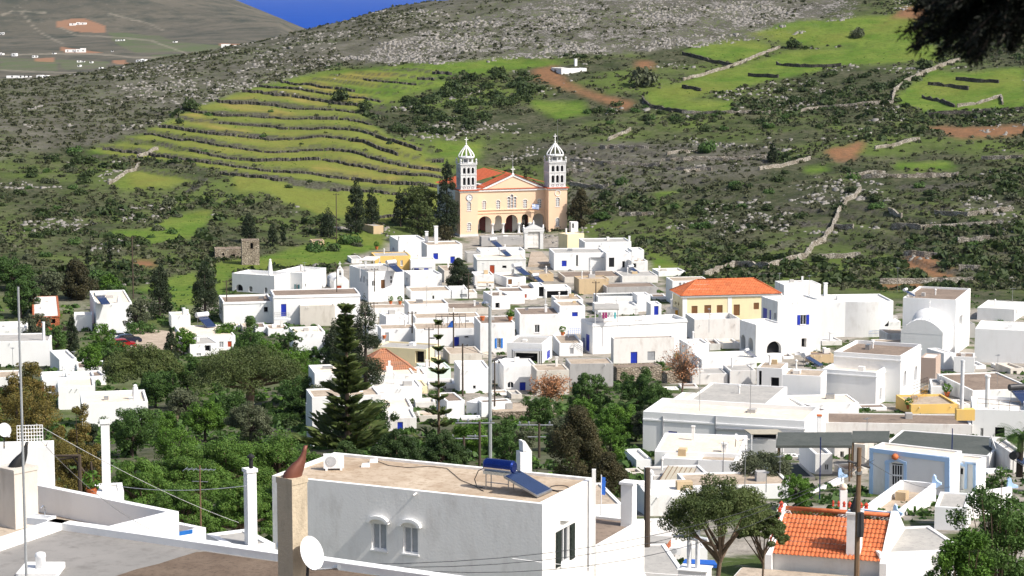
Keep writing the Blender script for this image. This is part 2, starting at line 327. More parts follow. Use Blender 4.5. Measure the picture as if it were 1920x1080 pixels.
mg0 = np.maximum(mg, my); my = np.maximum(my, .38 * mask(LEFTG) * mg) * (1 - .9 * bank); mg = np.maximum(mg, my) * (1 - .9 * bank)
def zcol(px_u, Y):
    i = np.clip((px_u - UU[0]) / (UU[1] - UU[0]), 0, len(UU) - 1.001); i0 = int(i); f = i - i0
    return np.interp(Y, DD, ZG[i0] * (1 - f) + ZG[i0 + 1] * f)
def zt(x, y): return float(zcol(x / y, y))
_YS = np.arange(12, 1500, .8)
def G(px, py):
    """point of the terrain seen at a photo pixel"""
    r = ray(px, py); z = _YS * r[2] / r[1]; zc = zcol(r[0] / r[1], _YS); h = np.nonzero(z <= zc)[0]
    Y = _YS[h[0]] if len(h) else 900.0
    x = r[0] / r[1] * Y; return np.array((x, Y, zt(x, Y)))

def terrain_mat():
    m, nt, b = new_mat('hillside_ground'); p = pos(nt)
    A = node(nt, 'ShaderNodeSeparateColor', {0: node(nt, 'ShaderNodeAttribute', attribute_name='zone_a').outputs[0]})
    B = node(nt, 'ShaderNodeSeparateColor', {0: node(nt, 'ShaderNodeAttribute', attribute_name='zone_b').outputs[0]})
    n40, n9, n2, n07 = noise(nt, p, .025, 4), noise(nt, p, .11, 5), noise(nt, p, .55, 4, .7), noise(nt, p, 1.6, 3)
    c = mix(nt, ramp(nt, n9, .36, .62), (.044, .055, .025), (.095, .092, .06))
    c = mix(nt, ramp(nt, n2, .42, .66), c, (.030, .040, .018))
    c = mix(nt, mth(nt, 'MULTIPLY', ramp(nt, n40, .45, .62), .65), c, (.105, .15, .032))
    c = mix(nt, mth(nt, 'MULTIPLY', B.outputs[1], ramp(nt, n2, .32, .55)), c, mix(nt, ramp(nt, n9, .38, .62), (.078, .074, .058), (.125, .12, .10)))
    g = mix(nt, ramp(nt, n9, .38, .62), (.080, .140, .022), (.125, .172, .034)); g = mix(nt, ramp(nt, n2, .5, .72), g, (.065, .095, .02))
    yg = mix(nt, ramp(nt, n9, .35, .6), (.25, .20, .06), (.18, .172, .045)); g = mix(nt, mth(nt, 'MULTIPLY', ramp(nt, n40, .5, .65), .3), g, yg); g = mix(nt, B.outputs[0], g, yg)
    c = mix(nt, A.outputs[0], c, g)
    c = mix(nt, A.outputs[2], c, mix(nt, ramp(nt, n2, .4, .7), (.22, .115, .06), (.14, .085, .05)))
    # pale limestone showing through
    mp = node(nt, 'ShaderNodeMapping', {'Vector': p, 'Scale': (1, .8, 1.5)}).outputs[0]
    vo = noise(nt, mp, .85, 5, .75); vbig = noise(nt, mp, .16, 4, .6)
    thr = mth(nt, 'SUBTRACT', .69, mth(nt, 'MULTIPLY', A.outputs[1], .18))
    rk = ramp(nt, mth(nt, 'SUBTRACT', mth(nt, 'ADD', mth(nt, 'MULTIPLY', vo, .6), mth(nt, 'MULTIPLY', vbig, .4)), thr), 0, .03)
    rk = mth(nt, 'MULTIPLY', rk, mth(nt, 'SUBTRACT', 1.0, mth(nt, 'MULTIPLY', A.outputs[0], .92)))
    rcol = mix(nt, ramp(nt, noise(nt, p, 1.1, 5, .7), .4, .62), (.30, .285, .265), (.12, .11, .10))
    c = mix(nt, rk, c, rcol)
    vl = mix(nt, ramp(nt, n2, .4, .65), (.34, .31, .27), (.22, .20, .17)); vl = mix(nt, ramp(nt, n9, .5, .6), vl, (.06, .085, .025))
    c = mix(nt, B.outputs[2], c, vl)
    Cc = node(nt, 'ShaderNodeSeparateColor', {0: node(nt, 'ShaderNodeAttribute', attribute_name='zone_c').outputs[0]})
    c = mix(nt, mth(nt, 'MULTIPLY', Cc.outputs[0], mth(nt, 'ADD', .45, mth(nt, 'MULTIPLY', ramp(nt, n9, .35, .6), .55))), c, mix(nt, ramp(nt, n07, .4, .65), (.040, .037, .030), (.11, .105, .09)))
    setp(nt, b, c, .95, 0, .05, mth(nt, 'ADD', n2, mth(nt, 'MULTIPLY', rk, .8)), .8, .5); return m
def terrain():
    nu, nd = ZG.shape; V = np.stack([XG, YG, ZG], -1).reshape(-1, 3)
    i = np.arange(nu - 1)[:, None] * nd + np.arange(nd - 1)[None, :]
    F = np.stack([i, i + nd, i + nd + 1, i + 1], -1).reshape(-1, 4)
    o = np_mesh('terrain', V, F, terrain_mat(), None, True); o['kind'] = 'structure'
    for nm, ch in (('zone_a', (mg, np.maximum(np.maximum(mr, .48 * mr2), .36 * mgy), ms)), ('zone_b', (my, mgy, vill * (1 - mg))), ('zone_c', (bank, mr2, ms))):
        at = o.data.color_attributes.new(nm, 'FLOAT_COLOR', 'POINT'); arr = np.ones((nu * nd, 4), np.float32)
        for k, a in enumerate(ch): arr[:, k] = (a if nm == 'zone_c' else blur(a, 5)).ravel()
        at.data.foreach_set('color', arr.ravel())
    return o
terrain()

# far valley plain, far hill and sea
FAR_K = [(1500, None, -100), (2300, None, -113), (3200, 103, None), (3900, 58, None), (4700, 'crest', None), (6200, None, -150)]
FU = np.arange(-1000, 1300, 6.0); FD = np.concatenate([np.arange(1500, 2200, 25), np.arange(2200, 3300, 8), np.arange(3300, 4700, 11), np.arange(4700, 6201, 40)])
CRX, CRY = [-1300, -300, 0, 200, 330, 447, 520, 580, 700, 850, 1200], [-240, -150, -100, -68, -36, 0, 31, 57, 95, 120, 150]
def far_grid():
    Z = np.zeros((len(FU), len(FD)))
    for i, px in enumerate(FU):
        cy = np.interp(px, CRX, CRY); ks = []
        for d, py, z in FAR_K:
            if py == 'crest': z = P(px, cy, d)[2]
            elif py is not None: z = max(P(px, py, d)[2] if py == 103 else P(px, max(py, cy + 22), d)[2], -150)
            ks.append((d, z))
        Z[i] = pchip(np.array([k[0] for k in ks], float), np.array([k[1] for k in ks], float), FD)
    return Z
FZ = far_grid(); FX = u_of(FU)[:, None] * FD[None, :]; FY = np.broadcast_to(FD[None, :], FX.shape)
FZ = FZ + np.clip((FY - 3100) / 600, .04, 1) * (26 * vnoise(FX / 420, FY / 420) + 9 * vnoise(FX / 150, FY / 150)) * np.clip((4700 - FY) / 500 , .15, 1)
def FG(px, py):
    r = ray(px, py); ys = np.arange(1500, 6000, 5.0); z = ys * r[2] / r[1]; u = r[0] / r[1]
    i = np.clip((u - u_of(FU[0])) / (u_of(FU[1]) - u_of(FU[0])), 0, len(FU) - 1.001); i0 = int(i); f = i - i0
    zc = np.interp(ys, FD, FZ[i0] * (1 - f) + FZ[i0 + 1] * f); h = np.nonzero(z <= zc)[0]; k = h[0] if len(h) else -1
    return np.array((u * ys[k], ys[k], zc[k]))
def far_mat():
    m, nt, b = new_mat('far_hill_ground'); p = pos(nt)
    A = node(nt, 'ShaderNodeSeparateColor', {0: node(nt, 'ShaderNodeAttribute', attribute_name='zone_a').outputs[0]})
    n1, n2, n3 = noise(nt, p, .003, 5), noise(nt, p, .018, 5, .7), noise(nt, p, .07, 4, .7)
    c = mix(nt, ramp(nt, n1, .42, .6), (.088, .082, .064), (.118, .106, .082)); c = mix(nt, ramp(nt, n2, .44, .66), c, (.050, .055, .043))
    c = mix(nt, ramp(nt, n3, .6, .75), c, (.17, .155, .13)); c = mix(nt, mth(nt, 'MULTIPLY', A.outputs[0], mth(nt, 'MULTIPLY', ramp(nt, n2, .3, .6), .7)), c, (.10, .13, .055))
    c = mix(nt, mth(nt, 'MULTIPLY', A.outputs[1], .8), c, (.28, .15, .09)); c = mix(nt, mth(nt, 'MULTIPLY', A.outputs[2], mth(nt, 'MULTIPLY', ramp(nt, n3, .3, .6), .7)), c, (.24, .215, .17))
    setp(nt, b, c, .95, 0, .05); return m
def far():
    nu, nd = FZ.shape; V = np.stack([FX, FY, FZ], -1).reshape(-1, 3); i = np.arange(nu - 1)[:, None] * nd + np.arange(nd - 1)[None, :]
    o = np_mesh('far_hill', V, np.stack([i, i + nd, i + nd + 1, i + 1], -1).reshape(-1, 4), far_mat(), None, True); o['kind'] = 'structure'
    dep = FY * CP - FZ * SP; gx = 960 + FOC * FX / dep + 5 * vnoise(FX / 60, FY / 60); gy = 540 - FOC * (FY * SP + FZ * CP) / dep + 2.5 * vnoise(FX / 80 + 9, FY / 80)
    mk = lambda pl: np.max([inside(fp('a', q), gx, gy).astype(float) for q in pl], axis=0)
    gr = mk([[(0,320),(320,340),(320,395),(0,395)], [(0,440),(200,440),(200,490),(0,490)], [(330,335),(620,345),(600,380),(350,390)], [(840,310),(1120,300),(1120,350),(840,350)], [(620,180),(900,200),(1100,290),(760,300),(640,240)], [(900,230),(1420,270),(1300,310),(1000,290)], [(640,370),(780,370),(760,400),(640,395)]])
    so = mk([[(320,120),(420,100),(490,105),(590,145),(585,185),(420,178),(325,150)], [(190,330),(310,322),(310,350),(200,348)], [(630,338),(710,335),(725,358),(650,360)], [(770,375),(880,362),(870,398),(790,400)], [(330,262),(590,300),(460,302),(350,298)], [(1230,245),(1440,250),(1420,270),(1250,266)]])
    def strip(pts, w):
        a = [(x, y - w) for x, y in pts] + [(x, y + w) for x, y in reversed(pts)]; return a
    ro = mk([strip(q, 5) for q in ([(0,85),(70,60),(150,62),(270,70)], [(610,75),(700,95),(830,130),(915,170)], [(330,150),(430,200),(600,205),(850,230),(960,270),(1050,305)], [(120,70),(220,180),(360,250)], [(0,312),(300,303),(560,305),(760,325),(1000,325)], [(0,395),(400,408),(700,405)])])
    at = o.data.color_attributes.new('zone_a', 'FLOAT_COLOR', 'POINT'); arr = np.ones((nu * nd, 4), np.float32)
    for k, a in enumerate((gr, so, ro)): arr[:, k] = a.ravel()
    at.data.foreach_set('color', arr.ravel())
    m, nt, b = new_mat('deep_blue_sea'); p = pos(nt)
    setp(nt, b, mix(nt, ramp(nt, noise(nt, p, .002, 4), .3, .7), (.003, .052, .30), (.004, .060, .33)), .9, 0, 0.0)
    s = MB(); s.face([(-40000, 3000, -156), (40000, 3000, -156), (40000, 90000, -156), (-40000, 90000, -156)]); o = s.build('sea', m); o['kind'] = 'structure'
far()

# ------------------------------------------------------------------ house builder
def wall_panel(mb, O, U, N, Wd, z0, z1, holes, dep=.2, mi=0):
    O, U, N = np.array(O, float), np.array(U, float), np.array(N, float); Zv = np.array((0, 0, 1.))
    pt = lambda u, z, k=0.0: O + U * u + Zv * (z - O[2]) - N * k
    us = sorted({0.0, Wd, *[h[0] for h in holes], *[h[1] for h in holes]}); zs = sorted({z0, z1, *[h[2] for h in holes], *[h[3] for h in holes]})
    for a, b in zip(us[:-1], us[1:]):
        for c, d in zip(zs[:-1], zs[1:]):
            um, zm = (a + b) / 2, (c + d) / 2
            if any(h[0] < um < h[1] and h[2] < zm < h[3] for h in holes): continue
            mb.face([pt(a, c), pt(b, c), pt(b, d), pt(a, d)], mi)
    for h in holes:
        u0, u1, c, d = h[:4]; arch = len(h) > 4 and h[4]; dp = h[5] if len(h) > 5 else dep
        if arch:
            r = (u1 - u0) / 2; um = (u0 + u1) / 2; rz = min(r, (d - c) * .8)
            arc = [(um - r * cos(pi * i / 12), d - rz + rz * sin(pi * i / 12)) for i in range(13)]
            mb.face([pt(u0, d)] + [pt(*q) for q in arc[:7]], mi); mb.face([pt(u1, d)] + [pt(*q) for q in reversed(arc[6:])], mi)
            out = [(u0, c)] + arc + [(u1, c)]
        else: out = [(u0, c), (u0, d), (u1, d), (u1, c)]
        skip = h[6] if len(h) > 6 else None
        for n_, (a, b) in enumerate(zip(out, out[1:] + out[:1])):
            if (skip == 'bottom' and n_ == len(out) - 1) or (skip == 'top' and n_ == 1): continue
            mb.face([pt(*a), pt(*b), pt(*b, dp), pt(*a, dp)], mi)
CMAP = dict(bl='bl', b2='bl2', te='te', br='br', re='re', dr='dr', dk='dk', gr='gs', wh='wp', gn='gn', ye='ol')
class House:
    pass
def H(label, view, xA, xB, xC, yt, yb, t, wall='w', roof='rb', par=.35, win='', ch='', cor=0, d=None, name='house', cat='house', parent=None, group=None, body='wall', jit=.04):
    h = House(); t = radians(t); ax, ay = -cos(t), sin(t); bx, by = sin(t), cos(t); h.view = view
    fB, fyt = full(view, xB, yt); fyb = full(view, 0, yb)[1]
    d = d or dist_of(fyb); B = P(fB, fyt, d); zb = P(fB, fyb, d)[2]; depB = B[1] * CP - B[2] * SP
    def length(xv, dx, dy):
        if xv is None: return 7.0
        if xv < 0: return float(-xv)
        xc = (full(view, xv, 0)[0] - 960) / FOC; return abs((xc * depB - B[0]) / (dx - xc * dy * CP))
    La, Lc = length(xA, ax, ay), length(xC, bx, by); La, Lc = min(La, 26.0), min(Lc, 40.0)
    h.La, h.Lc, h.H = La, Lc, B[2] - zb; h.par = par; h.ztop = B[2]; h.zroof = B[2] - par; Ht = h.H
    yaw = pi / 2 - t
    base = np.array((B[0], B[1], zb)); h.base, h.yaw, h.X, h.Y = base, yaw, np.array((bx, by, 0)), np.array((ax, ay, 0))
    if parent is None: root = empty(name, base, yaw, label, cat, group)
    else:
        root = bpy.data.objects.new(name, None); COL.objects.link(root); root.parent = parent.root
        q = base - parent.base; root.location = (float(q @ parent.X), float(q @ parent.Y), float(q[2])); root.rotation_euler = (0, 0, yaw - parent.yaw)
    h.root = root
    def hit(face, x, y):
        px, py = full(view, x, y); r = ray(px, py); n = h.Y if face == 'R' else h.X
        k = (base @ n) / (r @ n); p = r * k - base
        return (float(p @ h.X) if face == 'R' else float(p @ h.Y)), float(p[2])
    h.hit = hit
    sub = parent is None
    holes = {'R': [], 'L': []}; todo = []
    for s in [q.split() for q in win.split(';') if q.strip()]:
        face, kind, col = s[:3]; x, y, w, hh = map(float, s[3:7])
        a, _ = hit(face, x - w / 2, y); b, _ = hit(face, x + w / 2, y); _, z1 = hit(face, x, y - hh / 2); _, z0 = hit(face, x, y + hh / 2)
        a, b = min(a, b), max(a, b); lim = Lc if face == 'R' else La
        if b - a < .3: m_ = (a + b) / 2; a, b = m_ - .2, m_ + .2
        a, b = max(a, .12), min(b, lim - .12); z0 = max(z0, -.5)
        if b - a < .2 or z1 > Ht - .05 or z1 - z0 < .2 or any(a < q[1] and b > q[0] and z0 < q[3] and z1 > q[2] for q in holes[face]): continue
        dp = .9 if kind in ('o', 'O') else .18
        holes[face].append((a, b, z0, z1, kind in ('a', 'A', 'O'), dp)); todo.append((face, kind, col, a, b, z0, z1, dp))
    ann = None
    if not win and sub and 190 < d < 490 and Lc > 5.5 and Ht > 2.9 and group is None and not any(k_ in (label or '') for k_ in ('blank', 'windowless', 'plain', 'wall', 'bare', 'yard', 'curved', 'parapet, down', 'roof yard', 'raised')):
        rq = np.random.default_rng(int(abs(xB) + yb * 3)); aw = Lc * rq.uniform(.3, .5); ax0 = rq.uniform(.1, Lc - aw - .1); ann = (ax0, ax0 + aw, rq.uniform(1.6, 2.4), min(Ht - .5, rq.uniform(1.8, 2.5)))
    if not win and sub and d > 140 and Lc > 2.6 and Ht > 2.2 and not any(k_ in (label or '') for k_ in ('blank', 'windowless', 'plain', 'wall', 'bare', 'yard')):
        rq = np.random.default_rng(int(abs(xB) + yb * 2))
        for f_ in np.linspace(.2, .8, max(1, min(3, int(Lc / 3)))):
            if rq.random() < .3: continue
            wq, door_ = rq.uniform(.6, .95), rq.random() < .3; a = Lc * f_ - wq / 2 + rq.uniform(-.2, .2); z0 = .02 if door_ else rq.uniform(.9, 1.2); z1 = 2.05 if door_ else z0 + rq.uniform(.7, 1.1)
            if (ann and ann[0] - wq - .3 < a < ann[1] + .3) or z1 > Ht - .3 or a < .2 or a + wq > Lc - .2: continue
            kd, cl_ = ('c', rq.choice(['bl', 'bl', 'br', 'gr'])) if door_ else (rq.choice(['o', 'w', 's', 'c']), rq.choice(['bl', 'dk', 'te', 'br']))
            dp = .9 if kd == 'o' else .18; cl_ = 'dk' if kd == 'o' else cl_; holes['R'].append((a, a + wq, z0, z1, False, dp)); todo.append(('R', kd, cl_, a, a + wq, z0, z1, dp))
    mb = MB(); lo = -4.0
    wall_panel(mb, (0, 0, lo), (1, 0, 0), (0, -1, 0), Lc, lo, Ht, holes['R'])
    wall_panel(mb, (0, La, lo), (0, -1, 0), (-1, 0, 0), La, lo, Ht, [(La - q[1], La - q[0], *q[2:]) for q in holes['L']])
    mb.face([(Lc, 0, lo), (Lc, La, lo), (Lc, La, Ht), (Lc, 0, Ht)]); mb.face([(Lc, La, lo), (0, La, lo), (0, La, Ht), (Lc, La, Ht)])
    k = min(.25, La * .2, Lc * .2); zr = Ht - par
    o4 = [(0,0),(Lc,0),(Lc,La),(0,La)]; i4 = [(k,k),(Lc-k,k),(Lc-k,La-k),(k,La-k)]
    for i in range(4):
        j = (i + 1) % 4
        mb.face([(*o4[i], Ht), (*o4[j], Ht), (*i4[j], Ht), (*i4[i], Ht)]); mb.face([(*i4[i], Ht), (*i4[j], Ht), (*i4[j], zr), (*i4[i], zr)])
    if ann:
        x0, x1, dd_, hh = ann; c = MB(); hz = [(.35, 1.2, .02, min(2.0, hh - .25), False, .7)]; wall_panel(c, (x0, -dd_, lo), (1, 0, 0), (0, -1, 0), x1 - x0, lo, hh, hz); c.face([(x0, -dd_, lo), (x0, -.003, lo), (x0, -.003, hh), (x0, -dd_, hh)]); c.face([(x1, -dd_, lo), (x1, -.003, lo), (x1, -.003, hh), (x1, -dd_, hh)]); c.face([(x0, -dd_, hh), (x1, -dd_, hh), (x1, -dd_ + .2, hh), (x0, -dd_ + .2, hh)]); c.build('annex', M[rq.choice(['w', 'w2', 'w3'])], root)
        c = MB(); c.box(x0 + .15, x1 - .15, -dd_ + .15, -.004, hh - .25, hh - .12); c.build('annex_roof', M[rq.choice(['rb', 'rd', 'rw', 'rg'])], root); c = MB(); c.box(x0 + .3, x0 + 1.25, -dd_ + .6, -dd_ + .69, 0, hh - .3); c.build('annex_door', M[rq.choice(['bl', 'dk', 'br'])], root)
    if cor:
        for (x0, x1, y0, y1) in ((-.1, Lc + .1, -.1, 0), (-.1, 0, 0, La), (Lc, Lc + .1, 0, La)): mb.box(x0, x1, y0, y1, Ht - cor - .16, Ht - cor)
    wo = mb.build(body, M[wall], root); h.wall = wo
    if roof:
        rb = MB(); nx, ny = max(2, int(Lc / 2)), max(2, int(La / 2))
        for i in range(nx):
            for j in range(ny):
                xs = [k + (Lc - 2*k) * q / nx for q in (i, i + 1)]; ys = [k + (La - 2*k) * q / ny for q in (j, j + 1)]
                rb.face([(xs[0], ys[0], zr + .004), (xs[1], ys[0], zr + .004), (xs[1], ys[1], zr + .004), (xs[0], ys[1], zr + .004)])
        h.roof = rb.build('roof', M[roof], root)
    sub = parent is None
    for face, kind, col, a, b, z0, z1, dp in todo:
        def bx_(m_, a0, a1, c0, c1, e0, e1, mi=0):        # along, out (negative = into the wall), up
            if face == 'R': m_.box(a0, a1, -c1, -c0, e0, e1, mi)
            else: m_.box(-c1, -c0, a0, a1, e0, e1, mi)
        f = MB(); mats = [M['wp'], M['glass'], M[CMAP.get(col, 'dk')], M['curtain']]; nm = 'window'; e = .06 if b - a > .5 else .04
        far_ = d > 330
        if kind in ('o', 'O'):
            bx_(f, a, b, -dp - .05, -dp + .002, z0, z1, 2); f.build('dark_backing', mats[:2] + [M['dk']], root); continue  # dark panel stands in for the shade of the room behind
        if kind == 'c':        # closed painted leaf: door or shutters
            nm = 'door' if z1 - z0 > 1.7 else 'closed_shutter'
            bx_(f, a, b, -.16, -.10, z0, z1, 2)
            bx_(f, (a + b) / 2 - .02, (a + b) / 2 + .02, -.10, -.085, z0 + .08, z1 - .08, 2)
            for q in (.1, .52): bx_(f, a + .1, (a + b) / 2 - .07, -.10, -.088, z0 + (z1 - z0) * q, z0 + (z1 - z0) * (q + .36), 2); bx_(f, (a + b) / 2 + .07, b - .1, -.10, -.088, z0 + (z1 - z0) * q, z0 + (z1 - z0) * (q + .36), 2)
            f.build(nm, mats, root); continue
        # window: frame, sill, glass; shutters when given
        bx_(f, a, a + e, -.15, -.06, z0, z1); bx_(f, b - e, b, -.15, -.06, z0, z1); bx_(f, a + e, b - e, -.15, -.06, z0, z0 + e); bx_(f, a + e, b - e, -.15, -.06, z1 - e, z1)
        if kind in ('w', 's', 'v'): bx_(f, (a + b) / 2 - .03, (a + b) / 2 + .03, -.14, -.07, z0 + e, z1 - e)
        bx_(f, a - .06, b + .06, .002, .07, z0 - .09, z0 - .01)
        if kind in ('a', 'A'): bx_(f, (a + b) / 2 - .03, (a + b) / 2 + .03, -.14, -.07, z0 + e, z1 - e)
        wo_ = f.build(nm, mats, root)
        g_ = MB(); bx_(g_, a + .01, b - .01, -.178, -.152, z0, z1, 0); pn = g_.build('pane', M['curtain'] if kind == 'v' else M['glass'] if col != 'gr' else M['gs'], wo_ if sub else root)
        if kind == 's':
            for sgn in (0, 1):
                s_ = MB(); wd = (b - a) * .5; x0 = a - wd - .02 if sgn == 0 else b + .02; bx_(s_, x0, x0 + wd, .01, .06, z0, z1)
                for q in range(6): bx_(s_, x0 + .06, x0 + wd - .06, .06, .075, z0 + (z1 - z0) * (.08 + .15 * q), z0 + (z1 - z0) * (.17 + .15 * q))
                s_.build('shutter', M[CMAP[col]], wo_ if sub else root)
    rr = np.random.default_rng(int(abs(xB) * 3 + yt)); zr_ = Ht - par
    if roof and d > 130 and Lc > 3.2 and La > 2.5 and sub:
        if rr.random() < .55 and not ch:
            cx_, cy_ = Lc * rr.uniform(.15, .85), La * rr.uniform(.35, .8); c = MB(); q = rr.uniform(.14, .24); hh = rr.uniform(.7, 1.4)
            if rr.random() < .5: c.box(cx_ - q, cx_ + q, cy_ - q, cy_ + q, zr_, zr_ + hh); c.box(cx_ - q * 1.3, cx_ + q * 1.3, cy_ - q * 1.3, cy_ + q * 1.3, zr_ + hh, zr_ + hh + .1)
            else: c.lathe((cx_, cy_, zr_), [(q * .6, 0), (q * .6, hh), (q, hh), (q, hh + .12), (.02, hh + .3)], 10)
            c.build('chimney', M['w2' if rr.random() < .6 else 'w3'], root)
        if rr.random() < .5:
            c = MB(); x_ = Lc * rr.uniform(.2, .8); y_ = La * rr.uniform(.3, .7); c.box(x_, x_ + rr.uniform(.5, 1.3), y_, y_ + rr.uniform(.4, .9), zr_, zr_ + rr.uniform(.25, .8)); c.build('roof_hatch', M[['w', 'w3', 'gy', 'metal', 'tan'][rr.integers(5)]], root)
        for k in range(rr.integers(1, 3)):
            c = MB(); x_ = Lc * rr.uniform(.08, .92); c.tube((x_, .02, zr_ - .06), (x_, -.3, zr_ - .1), .05, .05, 6); c.build('drain_spout', M['w3'], root)
    for s in [q.split() for q in ch.split(';') if q.strip()]:
        x, y0, y1, w = map(float, s[:4]); style = s[4]
        px, py = full(view, x, y1); p = PZ(px, py, h.zroof) - base; lx, ly = float(p @ h.X), float(p @ h.Y)
        lx = min(max(lx, .3), Lc - .3); ly = min(max(ly, .3), La - .3); q = base + h.X * lx + h.Y * ly; dd = q[1]
        zz = P(*full(view, x, y0), dd)[2] - zb; r = w / VW[view][2] * dd / FOC / 2; c = MB()
        if style[0] == 'b':
            c.box(lx - r, lx + r, ly - r, ly + r, zr - .02, zz - .12); c.box(lx - r * 1.25, lx + r * 1.25, ly - r * 1.25, ly + r * 1.25, zz - .12, zz)
        elif style[0] == 'r':
            c.lathe((lx, ly, zr - .02), [(r, 0), (r, zz - zr - .15), (r * 1.2, zz - zr - .13), (r * 1.2, zz - zr)], 12)
        else:
            c.lathe((lx, ly, zr - .02), [(r * 1.35, 0), (r * 1.1, (zz - zr) * .5), (r * .8, (zz - zr) * .82), (r * .5, (zz - zr) * .86), (r * .75, (zz - zr) * .93), (r * .15, zz - zr)], 12)
        c.build('chimney', [M['w'], M['w2']], h.roof if (roof and parent is None) else root)
    return h

# ------------------------------------------------------------------ the village, far rows first
g_v = None
h = H('roofless rubble stone farm ruin with dark doorways on the grassy slope', 'e', -4, 12, 345, 268, 362, 80, 'st', 'rd', .15, 'R o dk 148 330 32 46;R o dk 234 318 22 46;R o dk 75 308 14 20', name='stone_ruin', cat='ruin')
H(None, 'e', -3.2, 212, 345, 203, 300, 80, 'st', 'rd', .12, 'R o dk 288 245 20 44', name='upper_room', parent=h, d=486)
H('white house left of the church steps with one blue window and two tall chimneys', 'e', 1560, 1602, 1868, 238, 382, 78, 'w', 'rb', .2, 'R c bl 1668 322 36 46;R c bl 1795 348 34 50', '1670 95 225 26 b;1580 135 205 22 b')
H('white house with a narrow lavender end wall behind the ochre terrace house', 'e', 1322, 1388, 1600, 205, 330, 76, 'w', 'rw', .3, 'L o dk 1350 270 14 30;R o dk 1432 292 12 28', '1375 170 290 20 r')
H('small white house with two blue openings under a flat grey awning', 'e', -5, 1480, 1665, 350, 447, 82, 'w', 'rc', .12, 'R c bl 1522 420 40 28;R c bl 1597 425 34 38')
H('yellow ochre upper house with a grey flat roof above the tall white house', 'e', -7, 1212, 1480, 322, 442, 80, 'yl', 'rg', .12, 'R c gr 1365 396 30 84;R w gr 1248 378 20 28;R w gr 1412 372 18 40')
H('tall white corner house with shaded side windows and brown shuttered french window', 'e', 1020, 1163, 1430, 440, 690, 68, 'w', 'rg', .3, 'L o dk 1105 490 12 46;L o dk 1130 496 12 46;L o dk 1154 520 10 50;R a dk 1200 525 24 42;R c br 1272 530 30 64;R o dk 1335 482 16 22;R o dk 1335 512 16 22')
H('lavender white house with arched balcony window and tapered chimney above the slope', 'e', 140, 458, -6, 468, 642, 25, 'w', 'rw', .7, 'L O dk 195 558 52 50;L a wh 280 568 26 44;L a wh 394 577 22 44', '428 340 470 26 t')
H('white house with teal shuttered windows beside the arched balcony house', 'e', 460, 668, 845, 448, 622, 25, 'w', 'rw', .5, 'L s te 545 548 26 50;L s te 628 556 18 46;R o dk 690 540 12 28')
H('long white house with blue balcony door and brown edged roof', 'e', -8, 452, 1100, 618, 846, 80, 'w', 'rd', .15, 'R c bl 528 726 40 92', cor=.3)
H('blank cream rendered block in front of the long white balcony house', 'e', -5, 650, 912, 695, 852, 82, 'cg', 'rb', .2)
H('low white house with brown roof patch and grey concrete recess beside tall cypress', 'e', 42, 76, 450, 668, 838, 78, 'w', 'rd', .35, 'R o dk 395 722 30 40', cor=.2)
H('plain bright white house half hidden behind the dark cypress pair', 'e', -6, 602, 838, 895, 1090, 78, 'w', 'rc', .25)
H('white cube with plain parapet right of the blue terrace pergola', 'e', 1425, 1478, 1715, 462, 585, 76, 'w2', 'rw', .3, 'L o dk 1452 500 10 30')
H('low white house with plain grey panel window near the dark juniper', 'e', -6, 1788, 1912, 575, 662, 82, 'w', 'rw', .2, 'R c gr 1875 617 52 24')
H('low white house with pale flat roof below the plain parapet cube', 'e', -7, 1480, 1785, 585, 668, 80, 'w', 'rb', .2, 'R o dk 1650 630 14 26')
H('white house with a deep shadowed yard on its right and drainpipes', 'e', -6, 1465, 1762, 682, 850, 80, 'w2', 'rb', .25)
H('windowless white box with a shaded left side below the blue pergola', 'e', 1245, 1297, 1462, 775, 885, 72, 'w', 'rw', .1)
H('beige topped retaining house carrying the blue pergola terrace', 'e', -5, 1175, 1448, 712, 790, 82, 'w2', 'rb', .1)
# behind and right of the steps
H('white terrace house with parapets just below the church forecourt', 'g', -7, 292, 695, 245, 305, 82, 'w', 'rw', .5)
H('grey flat shed between white houses under the church', 'g', -4, 175, 290, 262, 345, 80, 'gy', 'rg', .15)
H('white house with red brown door under an ochre roof edge', 'g', -9, 262, 700, 318, 460, 84, 'w2', 'rc', .1, 'R c re 398 412 42 84;R o dk 508 386 38 24', cor=.02)
H('white house top row right with a raised parapet panel and small chimney', 'g', -8, 1232, 1650, 165, 295, 82, 'w', 'rg', .2, 'R w wh 1555 150 4 4', '1632 108 165 16 b')
H('white house with square cobalt blue window right of the church steps', 'g', -9, 955, 1420, 262, 418, 84, 'w', 'rg', .2, 'R c bl 1046 355 44 52;R o dk 1162 330 12 100')
H('white house with tall dark porch door and grey porch canopy, end of top row', 'g', -6, 1425, 1652, 262, 425, 82, 'w', 'rw', .2, 'R c dk 1472 345 48 84;R o dk 1582 365 26 60')
H('small blank white outhouse at right end of top row', 'g', -5, 1655, 1765, 235, 345, 82, 'w', 'rw', .2)
H('low white garden house at right end of top row under the outhouse', 'g', -4, 1652, 1798, 335, 445, 82, 'w2', 'rb', .2)
H('white house with brown awning over a low window beside the dark juniper', 'g', -6, 240, 415, 462, 580, 82, 'w2', 'rw', .2, 'R o dk 350 552 50 24')
H('white house with shaded flank carrying a slanted solar heater', 'g', 412, 528, 700, 482, 590, 70, 'w', 'rc', .35)
H('tan rendered house with a lavender wall panel in mid village', 'g', -6, 770, 950, 452, 530, 80, 'tan', 'rb', .15)
H('long low beige house with wide brown roof in mid village', 'g', -9, 1050, 1555, 478, 540, 82, 'cg', 'rd', .1)
H('ochre stained rough house wall left of the red tile edge', 'g', -5, 1180, 1450, 498, 650, 80, 'tan', 'rb', .15)
H('grey flat roofed house with pale panels right of the wide brown roof', 'g', -8, 1568, 1890, 470, 545, 82, 'w3', 'rg', .15)
